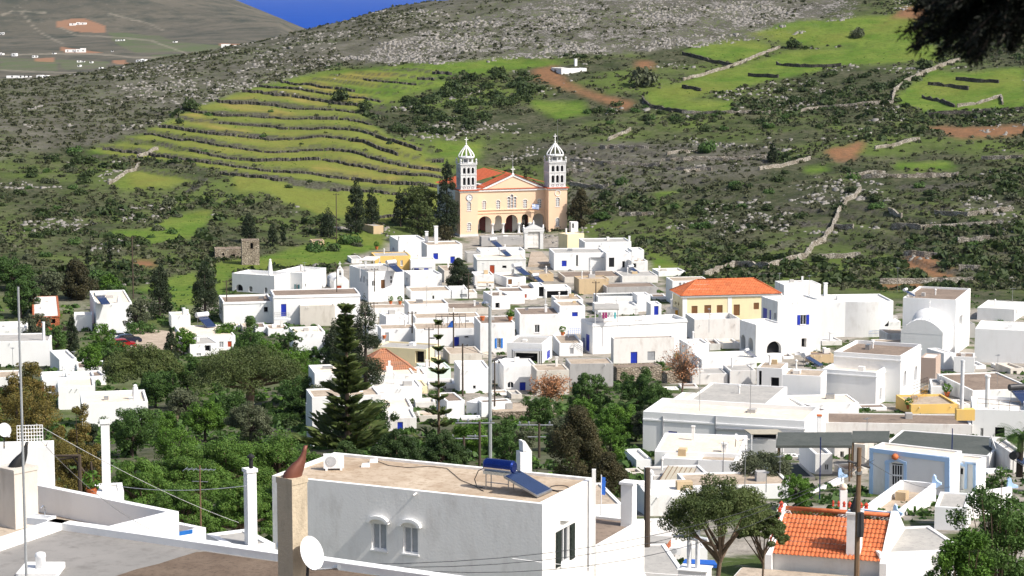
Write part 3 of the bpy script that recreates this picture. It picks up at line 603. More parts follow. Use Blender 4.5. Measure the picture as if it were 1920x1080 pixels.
H('large grey brown flat roofed store left of the yellow mansion', 'g', -10, 1350, 1900, 592, 640, 80, 'gy', 'rd', .12)
H('white cube house with two tiny red windows and dark roof', 'g', -7, 590, 797, 585, 705, 80, 'w', 'rd', .3, 'R c re 637 648 18 34;R c re 700 648 18 34')
H('white house with a square dark window under brown roof, mid village', 'g', -7, 395, 560, 648, 792, 76, 'w', 'rd', .3, 'R o dk 447 733 40 48')
H('white house with a wide open shadowed porch in mid village', 'g', -6, 872, 1108, 583, 690, 82, 'w', 'rw', .2, 'R o dk 985 640 190 74')
H('narrow white house with bluish dark doorway between porches', 'g', -5, 770, 872, 556, 690, 82, 'w', 'rw', .2, 'R o dk 848 610 60 90')
H('white house with red tile roof edge and turquoise terrace', 'g', -5, 1350, 1700, 655, 760, 82, 'w', None, .2)
H('white stair tower house with shaded left side behind laundry terrace', 'g', -4, 1705, 1822, 640, 805, 80, 'w', 'rw', .2)
H('white house with small blue shuttered window above a stair', 'g', -7, 1005, 1235, 738, 1000, 82, 'w', 'rb', .25, 'R c bl 1142 812 52 38')
H('brushed white house with a small white window and cluttered brown roof', 'g', -8, 645, 1012, 815, 1015, 84, 'w2', 'rd', .12, 'R w wh 802 942 44 72')
lh = H('big white house with laundry terrace and lavender left flank', 'k', 622, 727, 1575, 222, 525, 72, 'w', 'rw', .5, 'L c bl 680 395 34 150;L c bl 645 395 14 90', cor=.35)
H('white house with open blue door on its roof right of the laundry terrace', 'h', -4, 108, 215, 482, 660, 82, 'w', 'rw', .2, 'R c bl 163 570 44 140')
H('little white shed with a yellow door beside the yellow mansion', 'h', 265, 308, 420, 530, 655, 70, 'w3', 'rw', .1, 'R c ye 366 570 30 56', '258 430 640 26 r')
H('white house with blue shutter and orange dab above, right of light pole', 'j', -8, 1250, 1562, 222, 505, 82, 'w2', 'rd', .15, 'R s b2 1418 400 34 88')
H('white house with blue door below a metal pergola frame', 'j', -7, 665, 1235, 275, 445, 83, 'w', 'rb', .1, 'R c bl 1037 392 46 94;R o dk 818 356 44 14;R o dk 1127 345 36 16')
H('small tan shed left of the metal pergola house', 'j', -4, 520, 660, 305, 375, 80, 'tan', 'rb', .1)
H('pale yellow flat roofed house with dark doorway left of the norfolk pine', 'j', 285, 765, 892, 458, 640, 20, 'ye', 'rg', .2, 'L o dk 705 525 78 104;R s gr 862 482 26 66', cor=.0)
H('beige flat roofed low house between wooden poles', 'j', -7, 975, 1268, 500, 610, 80, 'cg', 'rb', .12)
H('white house with dark blue porch under brown awning', 'j', 1490, 1808, 1897, 405, 610, 12, 'w', 'rg', .3, 'L o dk 1665 545 200 112;R c bl 1866 502 32 76')
H('white house with two blue arched openings above stone rubble', 'j', -6, 1462, 1757, 608, 862, 82, 'w2', 'rw', .15, 'R a bl 1523 776 58 56;R c bl 1632 800 54 96')
H('white cube with a single tiny window beside the black pole', 'j', -7, 1068, 1335, 635, 885, 82, 'w', 'rw', .15, 'R o dk 1198 797 24 30')
H('lavender flank house with two tiny dark windows behind light pole', 'j', 1340, 1462, -5, 588, 800, 25, 'w', 'rw', .2, 'L o dk 1366 755 18 40;L o dk 1440 752 24 26')
H('white shed with sloping brown roof right of norfolk pine', 'j', 1225, 1262, 1530, 935, 1090, 74, 'w', 'rd', .08)
H('white house with plain brown roof right behind norfolk pine', 'j', -6, 950, 1112, 925, 1080, 76, 'w', 'rd', .1)
H('lavender block between norfolk pine and brown roofed shed', 'j', 1125, 1227, -4, 938, 1082, 25, 'w', 'rw', .15)
H('tan topped stone terrace wall house at foot of the light pole', 'j', -6, 1362, 1935, 1020, 1100, 84, 'st', 'rb', .05)
H('mint green gabled house behind the norfolk pine', 'j', -5, 730, 985, 630, 760, 78, 'mint', 'rw', .1)
H('white stepped house left of norfolk pine with pale yellow panel', 'j', -6, 470, 770, 690, 800, 80, 'w', 'rc', .2)
H('white house with narrow yellow front panel below stepped house', 'j', -5, 520, 775, 795, 890, 80, 'ye', 'rc', .15)
H('white house with cobalt door between the two norfolk pines', 'u', -7, 600, 905, 870, 985, 82, 'w', 'rc', .25, 'R c bl 642 928 52 60')
H('white cottage with low blue door behind the round pine', 'u', -6, 700, 930, 945, 1075, 82, 'w3', 'rw', .2, 'R c bl 812 1000 40 62')
H('white house with a dark window under the tall norfolk pine', 'u', -6, 175, 470, 900, 1090, 78, 'w', 'rc', .25, 'R o dk 292 955 30 40')
# middle right
bd = H('stained beige house with bright blue door and grey shuttered window', 'k', 890, 915, 1462, 362, 614, 80, 'w3', 'rd', .12, 'R c bl 1098 543 60 128;R c gr 1253 515 68 80')
H('bare grey rendered wall house below the blue door house', 'k', -5, 522, 912, 590, 830, 84, 'gy', 'rb', .1)
H('brown stone walled yard building under blue door house', 'k', 885, 945, 1348, 622, 780, 74, 'st', 'rd', .1)
H('small brown stone store with flat tan roof behind the garden', 'k', 1350, 1398, 1622, 672, 800, 74, 'st', 'rb', .08)
H('beige roofed stone wall house behind dry brown creeper', 'k', -5, 222, 516, 648, 900, 82, 'cg', 'rb', .1)
ym = H('pale yellow mansion with white corner strips, brown shutters and orange hipped roof', 'h', 328, 425, 1385, 398, 668, 80, 'ye', None, 0, 'R c br 545 555 60 112;R c br 677 537 68 92;R c br 797 538 58 94;R c br 967 540 62 110;R c br 1163 500 54 66;L o dk 358 470 14 30;L o dk 385 480 14 30', name='mansion')
H('white walled roof yard in front of the yellow mansion', 'h', -7, 545, 1000, 635, 860, 82, 'w3', 'rw', .9)
bs = H('tall white house with cobalt shutters and blue roof terrace doors', 'h', 1215, 1378, 1815, 455, 1010, 72, 'w2', 'rw', .25, 'R s bl 1632 637 58 98;R o dk 1640 868 50 90;L c bl 1248 600 44 160;L c bl 1300 605 18 130;L o dk 1350 600 24 60')
H(None, 'h', 1000, 1160, 1425, 688, 1012, 70, 'w2', 'rw', .2, 'L O dk 1030 862 48 150;L O dk 1106 880 46 130;R O dk 1343 915 150 124', name='arched_wing', parent=bs, d=345)
cf = H('wide white house with smooth curved facade and tiny blue doorway', 'i', -9, 95, 745, 318, 650, 84, 'w', 'rw', .25, '', '78 145 235 30 b')
_u0, _u1 = cf.hit('R', 312, 400)[0], min(cf.hit('R', 744, 400)[0], cf.Lc - .02)
_m = MB(); _n = 18; _pts = [(_u0 + (_u1 - _u0) * k / _n, -.75 * sin(pi * k / _n) - .004) for k in range(_n + 1)]
for (_a, _b), (_c, _d) in zip(_pts[:-1], _pts[1:]): _m.hexa([(_a, -.003, -4), (_a, _b, -4), (_c, _d, -4), (_c, -.003, -4)], [(_a, -.003, cf.H - .02), (_a, _b, cf.H - .02), (_c, _d, cf.H - .02), (_c, -.003, cf.H - .02)])
_m.build('curved_bay', M['w2'], cf.root)
panel_door = MB(); panel_door.box(cf.Lc - 1.5, cf.Lc - .6, -.08, -.004, 2.4, 4.4); panel_door.build('door', M['bl'], cf.root)
H('large white house with brown roof rim behind the domed chapel', 'i', 832, 1310, 1440, 300, 820, 20, 'w', 'rd', .3, 'R o dk 1352 485 30 90')
H('lavender house with pale sheeted roof at right edge', 'i', 1500, 1835, 1925, 385, 500, 22, 'w', 'rw', .1)
H('grey concrete yard block between chapel and large lavender house', 'i', -4, 1390, 1480, 515, 660, 80, 'gy', 'rg', .1)
H('large blank lavender house with white roof at right edge', 'i', 1480, 1990, -9, 580, 910, 17, 'w', 'rw', .35)
H('low lavender yard wall block below the concrete yard', 'i', 1290, 1475, -4, 815, 990, 12, 'w', 'rd', .1)
H('white house with flat grey cornice roof and two tall arched side windows', 'i', 208, 812, 995, 805, 1250, 24, 'w', 'rd', .45, 'R a gr 848 1010 28 150;R a gr 945 962 28 140', cor=.55)
H('low beige roofed block in front of the domed chapel', 'i', -5, 690, 1190, 605, 720, 84, 'w3', 'rb', .1)
H('white cornice house with cream recessed roof and two slim side windows', 'm', 8, 520, 705, 195, 530, 24, 'w', 'rc', .5, 'R w gr 562 400 24 120;R w gr 642 365 24 124', cor=.5, name='house')
H('narrow pink brown rendered house behind the yellow terrace', 'm', 940, 1085, 1132, 60, 340, 20, 'pk', 'rw', .1)
H('white house with grey roof slope left of wide brown roof', 'm', 1040, 1425, -6, 335, 450, 8, 'w', 'rg', .15)
H('house under the wide brown earth roof at right edge', 'm', -13, 1432, 2020, 365, 500, 80, 'w2', 'rd', .15)
yt_ = H('yellow painted roof terrace house with tiled floor', 'm', -7, 850, 1290, 500, 610, 84, 'yl', 'rb', .25)
H('lavender house with brown door and railed roof terrace at right edge', 'm', 1432, 1960, -8, 558, 850, 10, 'w', 'rw', .5, 'L o dk 1690 775 92 124;L w dk 1520 770 30 100')
lg = H('long white house with broad grey parapet, downpipes and two dark blue windows', 'l', 130, 1660, -8, 552, 930, 18, 'w', 'rc', .45, 'L c bl 410 688 84 76;L c bl 930 706 108 52;L o dk 1400 705 480 60', cor=.75)
H('raised cream room with red tile edging on the long white house roof', 'l', 540, 1290, 1495, 402, 560, 18, 'w2', 'rg', .12, d=236)
H('white roof block beside the raised red edged room', 'l', -6, 1300, 1690, 430, 560, 80, 'w', 'rw', .2, d=240)
H('small white wing left of the red edged roof room', 'l', 420, 545, -4, 345, 440, 18, 'w', 'rc', .15, d=245)
H('grey stained house under brown earth roof behind the green carport', 'm', 45, 1425, -6, 690, 850, 5, 'w3', 'rd', .1, 'L o dk 250 820 70 30')
ch_ = H('lavender house with broad bare cream roof, lower right', 'l', 240, 1050, -9, 868, 1080, 10, 'w', 'rc', .06)
H('white wing with sloping cream roof above the striped awning', 'l', 312, 648, -4, 920, 1090, 14, 'w', 'rc', .06)
H('shaded lavender wing with brown paved roof beside olive bush', 'l', 650, 1010, -4, 935, 1100, 12, 'w', 'rb', .1)
H('white house on a street corner with small blue tub on its roof', 'n', -5, 60, 190, 100, 230, 80, 'w', 'rw', .2)
# left bank
H('bare brick unfinished house with concrete slab top', 'd', 235, 248, 447, 935, 1045, 78, 'brick', 'rw', .05, 'R o dk 318 972 26 30;R o dk 398 970 34 34', cor=.02)
H('white house with conical chimney beside dark cypresses, left', 'd', 672, 720, 990, 838, 1055, 76, 'w', 'rc', .2, 'L o dk 708 1000 8 40', '893 775 832 30 t')
H('low white annex left of conical chimney house', 'd', -4, 555, 690, 925, 1045, 80, 'w', 'rw', .1)
H('white block with narrow beige stone flank and round capped chimney', 't', 545, 565, 708, 128, 225, 76, 'w', 'rc', .1, '', '658 68 128 24 r')
H('low white house with beige roof, grey window and red brown door', 't', 590, 650, 1045, 292, 400, 76, 'w', 'rc', .15, 'R w gr 940 345 34 48;R c re 1003 340 30 42')
H('small white front house with grey roof left of round pine', 't', 618, 705, 920, 345, 440, 70, 'w', 'rg', .08, 'R o dk 840 372 44 44;R w gr 770 420 36 22')
H('white house behind grey mast at left edge', 's', -8, -60, 222, 255, 390, 80, 'w', 'rw', .3, 'R o dk 10 330 10 60')
H('long white wall house with a round chimney at left edge', 's', -8, -80, 418, 365, 590, 82, 'w', 'rg', .15, '', '370 195 352 24 r')
H('white house with clutter on the roof left of round pine', 's', 420, 500, 650, 515, 650, 70, 'w', 'rw', .3)
H('low white house with brown terrace roof under satellite dish', 's', -6, 650, 882, 585, 670, 78, 'w', 'rd', .25)
H('white house with brown roof beside left pine', 's', 725, 785, 895, 655, 760, 68, 'w', 'rd', .25)
H('white house with slanted blue roof panel on the left bank', 's', -7, 360, 600, 690, 850, 76, 'w', 'rw', .3)
H('white cube above big blank wall house on the left bank', 's', -6, 570, 805, 680, 880, 76, 'w', 'rw', .3)
H('white house stepping down behind olive brown tree', 's', -7, 490, 800, 745, 960, 78, 'w', 'rc', .25)
H('big blank white house with ornate white chimney on left bank', 's', -8, 690, 1248, 888, 1120, 78, 'w', 'rc', .3, 'R c ye 1120 1075 50 30', '1143 720 850 50 t;1108 830 905 30 b')
H('cream house with square white chimney at left edge', 's', -6, -30, 165, 668, 800, 80, 'w2', 'rb', .15, '', '70 655 780 52 b')
H('low tan garden house beyond round pine trunk', 't', -4, 620, 712, 845, 960, 76, 'tan', 'rb', .1)

# smaller blocks that close the rows
H('white flat terrace house above the metal pergola', 'A', -6, 1290, 1680, 590, 680, 82, 'w', 'rb', .1)
H('tan walled house with long brown roof in the upper middle', 'A', -7, 1490, 1735, 532, 580, 82, 'cg', 'rd', .1)
H('white block squeezed above the pale yellow house', 'A', -5, 1085, 1290, 655, 750, 80, 'w', 'rb', .1)
H('white roofed block below the old tiled cottage', 'A', -6, 985, 1290, 935, 1020, 80, 'w', 'rc', .15)
H('lowest white block in front of the old tiled cottage', 'A', -6, 1040, 1330, 1010, 1100, 80, 'w', 'rw', .15)
H('white lean house beside the dark cypresses', 'A', -5, 1010, 1085, 650, 720, 76, 'w', 'rw', .1)
H('white wall block behind the dark juniper', 'A', -5, 1460, 1660, 440, 490, 82, 'w2', 'rb', .1)
H('white roofed block left of the square dark window house', 'B', -6, 0, 150, 430, 520, 82, 'w', 'rd', .2)
H('white low house between porch house and laundry house', 'B', -6, 340, 500, 480, 600, 82, 'w', 'rb', .15, 'R o dk 440 648 80 76')
H('brown roofed link between ochre wall and grey store', 'B', -6, 640, 940, 405, 470, 82, 'gy', 'rd', .1)
H('white terrace block with turquoise floor below red tile edge', 'B', -6, 590, 830, 520, 580, 82, 'w', 'rw', .3)
H('white wall block below the roof yard', 'B', -5, 1125, 1255, 745, 880, 80, 'w2', 'rw', .2)
H('white block with wide whitened roof below the arched wing', 'B', -7, 1210, 1540, 838, 915, 82, 'w', 'rw', .1)
H('grey stained wall block left, under the whitened roof', 'B', -5, 1155, 1365, 925, 1010, 84, 'w3', 'rg', .1)
H('grey stained wall block right, under the whitened roof', 'B', -5, 1380, 1535, 905, 1010, 84, 'w3', 'rg', .1)
H('lavender block with dark recessed door by the satellite dish', 'B', 1540, 1692, -5, 892, 1040, 16, 'w', 'rb', .1, 'L o dk 1648 975 50 60;L o dk 1560 950 12 90')
H('white block left of the cream recessed cornice house', 'C', 470, 702, -5, 578, 790, 16, 'w', 'rb', .12)
H('cream roofed low wing at foot of the cream recessed cornice house', 'C', -6, 480, 930, 745, 830, 84, 'w', 'rc', .1)
H('brown planked planter block below the curved facade house', 'C', -3, 640, 780, 450, 520, 82, 'tan', 'rd', .1)
H('narrow grey stained block at right end of the long white house', 'C', -5, 612, 748, 795, 970, 62, 'w3', 'rd', .1)
H('white terrace block between chapel and yellow terrace', 'C', -5, 1050, 1440, 385, 470, 84, 'w3', 'rb', .1)
H('lavender low block right of the pink brown house', 'C', -5, 1440, 1500, 440, 560, 70, 'w', 'rw', .1)
H('white step block right of the curved facade house', 'C', -5, 1060, 1180, 250, 350, 82, 'w', 'rw', .1)
H('white house behind the yellow mansion with row of blue louvres', 'h', -6, 325, 690, 250, 330, 82, 'w', 'rb', .1, 'R c gr 400 285 22 36;R c gr 440 283 22 36;R c gr 480 280 22 36;R c gr 520 278 22 36', d=428)
H('white flat house right behind the yellow mansion', 'h', -6, 1440, 1810, 290, 380, 80, 'w', 'rw', .1, d=425)
H('white house between the round pine and the araucaria with dark window', 'z', -6, 590, 650, 700, 800, 78, 'w', 'rc', .2, 'R o dk 612 745 8 12')
H('white farmhouse below the round pine at the pine wood', 'z', -5, 585, 715, 745, 850, 78, 'w2', 'rb', .15, 'R c bl 705 778 12 20')

H('low pinkish terrace block between olive bush and umbrella pine', 'z', -5, 1290, 1485, 912, 950, 84, 'w', 'rb', .12)
H('concrete yard under the dark green carport with shaded floor', 'n', -6, 1232, 1570, 252, 335, 84, 'cg', 'rs', .1)  # floor coloured dark, the carport's shade put into the material
H('low white lane wall block right of the rusty flue pipe', 'z', -5, 1212, 1300, 928, 985, 84, 'w2', 'rw', .15)
H('small grey lane house below the striped canvas awning', 'z', -4, 1225, 1330, 893, 930, 82, 'w3', 'rg', .12)

# ------------------------------------------------------------------ details laid on house faces
def panel(h, face, pts, o0, o1, name, mat, parent=None, view=None):
    """polygon given in photo coordinates on a house face, extruded outward from o0 to o1"""
    q = [h.hit(face, *p) for p in pts]
    f3 = (lambda a, z, o: (a, -o, z)) if face == 'R' else (lambda a, z, o: (-o, a, z))
    m = MB(); m.hexa([f3(a, z, o0) for a, z in q], [f3(a, z, o1) for a, z in q]); return m.build(name, mat, parent or h.root)
def arc_hood(h, face, x0, x1, ytop, ybot, thick, out, name, mat, parent=None):
    a0, z0 = h.hit(face, x0, ybot); a1, _ = h.hit(face, x1, ybot); _, z1 = h.hit(face, (x0 + x1) / 2, ytop)
    m = MB(); f3 = (lambda a, z, o: (a, -o, z)) if face == 'R' else (lambda a, z, o: (-o, a, z)); n = 10; am, r = (a0 + a1) / 2, abs(a1 - a0) / 2
    for i in range(n):
        t0, t1 = pi * i / n, pi * (i + 1) / n
        def q(t, k): return am - (r - k) * cos(t), z0 + (z1 - z0 - k) * sin(t)
        p = [q(t0, 0), q(t1, 0), q(t1, thick), q(t0, thick)]
        m.hexa([f3(a, z, .003) for a, z in p], [f3(a, z, out) for a, z in p])
    return m.build(name, mat, parent or h.root)
def tile_field(mb, O, U, V, Lu, vmax, pitch=.26, row=.38, amp=.05, lift=.035):
    """barrel tiles over a plane: U along the eave, V up the slope (unit vectors); vmax(u) gives the slope length at u"""
    O, U, V = (np.array(q, float) for q in (O, U, V)); N = np.cross(U, V); N /= np.linalg.norm(N)
    if N[2] < 0: N = -N
    nc = max(2, int(Lu / pitch)); sub = 6; us = np.linspace(0, Lu, nc * sub + 1); nr = max(2, int(max(vmax(u) for u in us) / row))
    prof = np.abs(np.sin(np.pi * np.arange(len(us)) / sub)) * amp; n0 = len(mb.v); cnt = len(us)
    for j in range(nr):
        for e in (0, 1):
            for i, u in enumerate(us):
                v = min((j + e) * row, vmax(u)) if vmax(u) > j * row else vmax(u)
                mb.v.append(tuple(O + U * u + V * v + N * (prof[i] + (lift if e == 0 else 0.0))))
    for j in range(nr):
        for i in range(cnt - 1):
            if vmax((us[i] + us[i + 1]) / 2) <= j * row: continue
            a = n0 + (2 * j) * cnt + i; mb.f.append((a, a + 1, a + cnt + 1, a + cnt)); mb.m.append(0)
# mansion hipped roof
def hip_roof(h, ov, rise, mat, parent, name='roof', pitch=.3, row=.45):
    x0, x1, y0, y1, z = -ov, h.Lc + ov, -ov, h.La + ov, h.H + .02; hw = (y1 - y0) / 2; sl = sqrt(hw * hw + rise * rise); m = MB()
    tile_field(m, (x0, y0, z), (1, 0, 0), (0, hw / sl, rise / sl), x1 - x0, lambda u: sl * min(1, u / hw, (x1 - x0 - u) / hw), pitch, row)
    tile_field(m, (x0, y1, z), (0, -1, 0), (hw / sl, 0, rise / sl), y1 - y0, lambda u: sl * min(u / hw, (y1 - y0 - u) / hw), pitch, row)
    tile_field(m, (x1, y0, z), (0, 1, 0), (-hw / sl, 0, rise / sl), y1 - y0, lambda u: sl * min(u / hw, (y1 - y0 - u) / hw), pitch, row)
    tile_field(m, (x1, y1, z), (-1, 0, 0), (0, -hw / sl, rise / sl), x1 - x0, lambda u: sl * min(1, u / hw, (x1 - x0 - u) / hw), pitch, row)
    for a, b in (((x0, y0, z), (x0 + hw, y0 + hw, z + rise)), ((x1, y0, z), (x1 - hw, y0 + hw, z + rise)), ((x0 + hw, y0 + hw, z + rise), (x1 - hw, y0 + hw, z + rise)), ((x0, y1, z), (x0 + hw, y0 + hw, z + rise))):
        m.tube(np.array(a) + (0, 0, .05), np.array(b) + (0, 0, .05), .13, .13, 6)
    return m.build(name, mat, parent, True)
hip_roof(ym, .45, 2.3, M['tile'], ym.root)
c_ = MB(); c_.box(-.3, ym.Lc + .3, -.3, -.004, ym.H - .28, ym.H - .02); c_.box(-.3, -.004, -.004, ym.La + .3, ym.H - .28, ym.H - .02); c_.build('cornice', M['w'], ym.root)
for q in ([(425,402),(470,400),(470,668),(425,668)], [(878,395),(918,394),(918,660),(878,660)], [(470,400),(878,396),(878,412),(470,418)], [(918,394),(1380,390),(1380,404),(918,410)]):
    panel(ym, 'R', q, .004, .05, 'white_strip', M['w'])
# old tile hip roof cottage behind norfolk pine
oc = H('old cottage with weathered hipped tile roof left of the norfolk pine', 'j', -7, 175, 655, 665, 790, 78, 'w2', None, 0)
hip_roof(oc, .25, 2.6, M['tileo'], oc.root)
# near house
nh = H('near grey white house with flat screed roof, two arched hoods and black green shutters', 'z', 510, 1017, 1115, 945, 1250, 25, 'near', 'rn', .12, 'L v wh 711 1006 28 50;L v wh 770 1013 28 50;R s gn 1059 1022 17 66', d=100)
for q in ((690, 731, 966, 977.5), (749, 791, 972, 984.5)): arc_hood(nh, 'L', *q, .16, .22, 'window_hood', M['w'])
arc_hood(nh, 'R', 1050, 1070, 969, 976, .14, .2, 'window_hood', M['w'])
m = MB(); a, z = nh.hit('L', 780, 925); m.tube((.05, a, z), (-.35, a - .02, z - .03), .045); m.build('drain_spout', M['w3'], nh.root)
H('low white wing joined to the near house with square chimney', 'p', -5, 930, 1255, 888, 1260, 25, 'near', 'rd', .12, '', '1147 440 740 84 b', d=105.3)
H('white house behind the near house with beige flat roof', 'p', -7, 900, 1108, 605, 900, 80, 'w', 'rb', .12)
H('white roofed house left of the leaning umbrella pine', 'n', -8, 150, 660, 850, 1050, 84, 'w', 'rw', .06)
gf = H('grey painted flat roof house below the brick planter', 'n', -8, 120, 500, 1100, 1250, 84, 'w2', 'rg', .06, d=128)
# orange tile cottage
def orange_cottage():
    O = P(1450, 1034, 131); t = radians(18); X = np.array((cos(t), -sin(t), 0)); root = empty('cottage', O - (0, 0, 3.2), -t, 'low cottage with bright orange barrel tile roof and white gable parapets', 'house')
    Lx = 6.3; w, r = 3.6, 1.75; sl = sqrt(w * w + r * r); m = MB(); z = 3.2
    tile_field(m, (0, -.25, z - .1), (1, 0, 0), (0, w / sl, r / sl), Lx, lambda u: sl + .1, .24, .42, .06, .04)
    tile_field(m, (Lx, 2 * w, z - .1), (-1, 0, 0), (0, -w / sl, r / sl), Lx, lambda u: sl, .24, .42, .06)
    m.tube((0, w, z + r + .06), (Lx, w, z + r + .06), .14); m.build('roof', M['tile'], root, True)
    m = MB(); m.box(0, Lx, 0, 2 * w, -3, z - .12); m.build('wall', M['w3'], root)
    for x0, x1 in ((-.4, 0), (Lx, Lx + .4)):
        m = MB(); m.hexa([(x0, -.5, -3), (x1, -.5, -3), (x1, 2 * w + .3, -3), (x0, 2 * w + .3, -3)], [(x0, -.5, z - .1), (x1, -.5, z - .1), (x1, 2 * w + .3, z - .1), (x0, 2 * w + .3, z - .1)])
        p = [(-.5, z - .1), (w, z + r + .35), (2 * w + .3, z - .1)]; m.hexa([(x0, a, b) for a, b in p], [(x1, a, b) for a, b in p]); m.build('gable_parapet', M['w2'], root)
    for x0 in (-.2, 4.8):        # red ridge ornaments
        m = MB()
        for k in range(7):
            s = .07 + .012 * k; m.lathe((x0 + (0 if x0 < 0 else (k - 6) * .33), w + (-3.4 + k * .5 if x0 < 0 else .1), z + r + (.35 if x0 > 0 else (.4 - abs(-3.4 + k * .5) * r / w)) ), [(s, 0), (s * .7, .12), (s * 1.1, .22), (.02, .36)], 6)
        m.build('ridge_ornament', M['redt'], root)
    p = P(*full('o', 490, 830), 133); q = p - (O - np.array((0, 0, 3.2))); lx, ly = float(q @ X), float(q @ np.array((sin(t), cos(t), 0)))
    ly = .5; m = MB(); r_ = .4; m.box(lx - r_, lx + r_, ly - r_, ly + r_, 2.2, 5.7); m.box(lx - r_ * 1.15, lx + r_ * 1.15, ly - r_ * 1.15, ly + r_ * 1.15, 5.7, 5.82); m.build('chimney', M['w2'], root)
    m = MB(); m.lathe((lx, ly, 5.82), [(.26, 0), (.3, .22), (.15, .6), (.05, .9), (.04, 1.1)], 10); m.build('chimney_cowl', M['blk'], root)
    m = MB(); m.box(-1.8, Lx + 5.2, -6.5, -.52, -3.0, 2.2); m.build('lean_to', M['w3'], root)
    m = MB(); m.box(-1.7, Lx + 5.1, -6.4, -.525, 2.2, 2.25); m.build('lean_to_roof', M['rb'], root)
orange_cottage()
# house with blue trim
bh = H('grey house with sky blue trim and a barred white door on its terrace', 'o', 543, 1168, 1262, 152, 530, 31, 'w2', 'rc', .15, 'L o dk 757 320 84 232')
for q in ([(543,80),(1168,158),(1168,196),(543,112)], [(543,112),(570,116),(570,452),(543,452)], [(1130,190),(1168,196),(1168,505),(1130,500)], [(668,180),(697,178),(694,466),(662,464)], [(812,190),(832,192),(830,482),(806,480)]):
    panel(bh, 'L', q, .004, .09, 'blue_trim', M['bt'])
panel(bh, 'L', [(664,186),(757,160),(834,190),(832,212),(757,182),(666,208)], .09, .16, 'blue_pediment', M['bt'])
dr = panel(bh, 'L', [(710,212),(802,218),(800,440),(708,436)], -.14, -.08, 'door', M['wp'])
panel(bh, 'L', [(716,218),(796,224),(794,372),(714,368)], -.08, -.074, 'door_glass', M['dk'], dr)
for k in range(5): panel(bh, 'L', [(714 + 19.5 * k, 218), (719 + 19.5 * k, 218), (718 + 19.5 * k, 374), (713 + 19.5 * k, 374)], -.07, -.03, 'door_bar', M['wp'], dr)
panel(bh, 'L', [(712,288),(800,294),(800,306),(712,300)], -.028, -.015, 'door_bar', M['wp'], dr)
a, z = bh.hit('L', 750, 156); m = MB(); m.lathe((-.28, a, z - .15), [(.1, 0), (.26, .1), (.3, .25), (.24, .4), (.1, .5)], 12); m.build('clay_spout', M['pot'], bh.root, True)
an = H(None, 'o', 1172, 1372, 1452, 195, 440, 31, 'w2', 'rc', .12, 'L o dk 1236 320 74 172', name='annex', parent=bh, d=bh.base[1] + 1.5)
for q in ([(1185,205),(1236,190),(1290,212),(1288,232),(1236,210),(1186,226)], [(1288,190),(1306,192),(1300,400),(1282,400)], [(1350,200),(1372,204),(1372,420),(1350,418)], [(1306,192),(1372,204),(1372,218),(1306,206)]): panel(an, 'L', q, .004, .08, 'blue_trim', M['bt'])
panel(an, 'L', [(1198,236),(1274,240),(1272,404),(1196,402)], -.2, -.1, 'annex_door', M['wp'])
panel(an, 'L', [(1204,240),(1268,244),(1266,290),(1202,286)], -.1, -.09, 'door_glass', M['dk'])
def scroll_wall(label, pts, hgt, th, posts, yellow=False):
    """terrace wall along photo points (top edge), with blue scrolled end posts"""
    pw = [np.array(q) for q in pts]; root = empty('terrace_wall', pw[0] - (0, 0, hgt), 0, label, 'wall'); o = pw[0] - (0, 0, hgt); m = MB()
    for a, b in zip(pw[:-1], pw[1:]):
        d = (b - a)[:2]; d /= np.linalg.norm(d); n = np.array((-d[1], d[0], 0)) * th / 2; a0, b0 = a - o, b - o
        m.hexa([a0 - n - (0, 0, hgt + 2), b0 - n - (0, 0, hgt + 2), b0 + n - (0, 0, hgt + 2), a0 + n - (0, 0, hgt + 2)], [a0 - n, b0 - n, b0 + n, a0 + n])
    m.build('wall_body', M['w'], root)
    for p in posts:
        q = np.array(p) - o; m = MB(); prof = [(-.25, -hgt), (-.25, .55), (-.15, .7), (.02, .6), (.08, .32), (.3, .12), (.55, .05), (.55, -.1), (-.05, -.12), (-.05, -hgt)]
        m.hexa([(q[0] + a, q[1] - .18, q[2] + b) for a, b in prof], [(q[0] + a, q[1] + .18, q[2] + b) for a, b in prof]); m.build('blue_scroll_end', M['bt'], root)
    return root
dz = bh.base[1]
scroll_wall('white terrace wall with blue scrolled end left of the blue trimmed house', [P(*full('o', 60, 440), dz + 3), P(*full('o', 330, 300), dz + 14)], 1.6, .3, [P(*full('o', 320, 300), dz + 13)])
te = H('beige floored roof terrace with white parapets and blue scrolled corners before the barred door', 'o', 470, 760, 1062, 588, 780, 25, 'w', 'rb', .85, d=166, name='terrace_house')
for q in ([(500,560),(760,590),(760,604),(500,574)], [(738,604),(760,606),(760,700),(738,696)]): panel(te, 'L', q, .004, .06, 'blue_trim', M['bt'])
panel(te, 'R', [(800,668),(1045,520),(1062,520),(1062,530),(800,690)], .004, .05, 'yellow_band', M['ye'])
for lx, ly in ((0, 0), (te.Lc, 0)):
    m = MB(); prof = [(-.2, -.4), (-.2, .5), (-.1, .65), (.03, .55), (.08, .3), (.28, .12), (.5, .05), (.5, -.1), (.1, -.4)]; m.hexa([(lx + .15, ly + .1 - a_, te.H + b_) for a_, b_ in prof], [(lx - .15, ly + .1 - a_, te.H + b_) for a_, b_ in prof]); m.build('blue_scroll', M['bt'], te.root)
scroll_wall('terrace parapet right of the blue scrolled terrace, behind the leafy tree', [P(*full('o', 1085, 440), dz - 16), P(*full('o', 1260, 445), dz - 17), P(*full('o', 1640, 385), dz - 10)], 3.0, .3, [P(*full('o', 1640, 380), dz - 10)])
H('white wall house with blue edge below the terrace, behind the leafy tree', 'o', 1050, 1300, -5, 555, 760, 15, 'w', 'rg', .1, d=158)
H('grey painted patio house in front of the blue scroll parapet', 'o', -6, 620, 1290, 905, 1010, 80, 'w2', 'rg', .08, d=129)
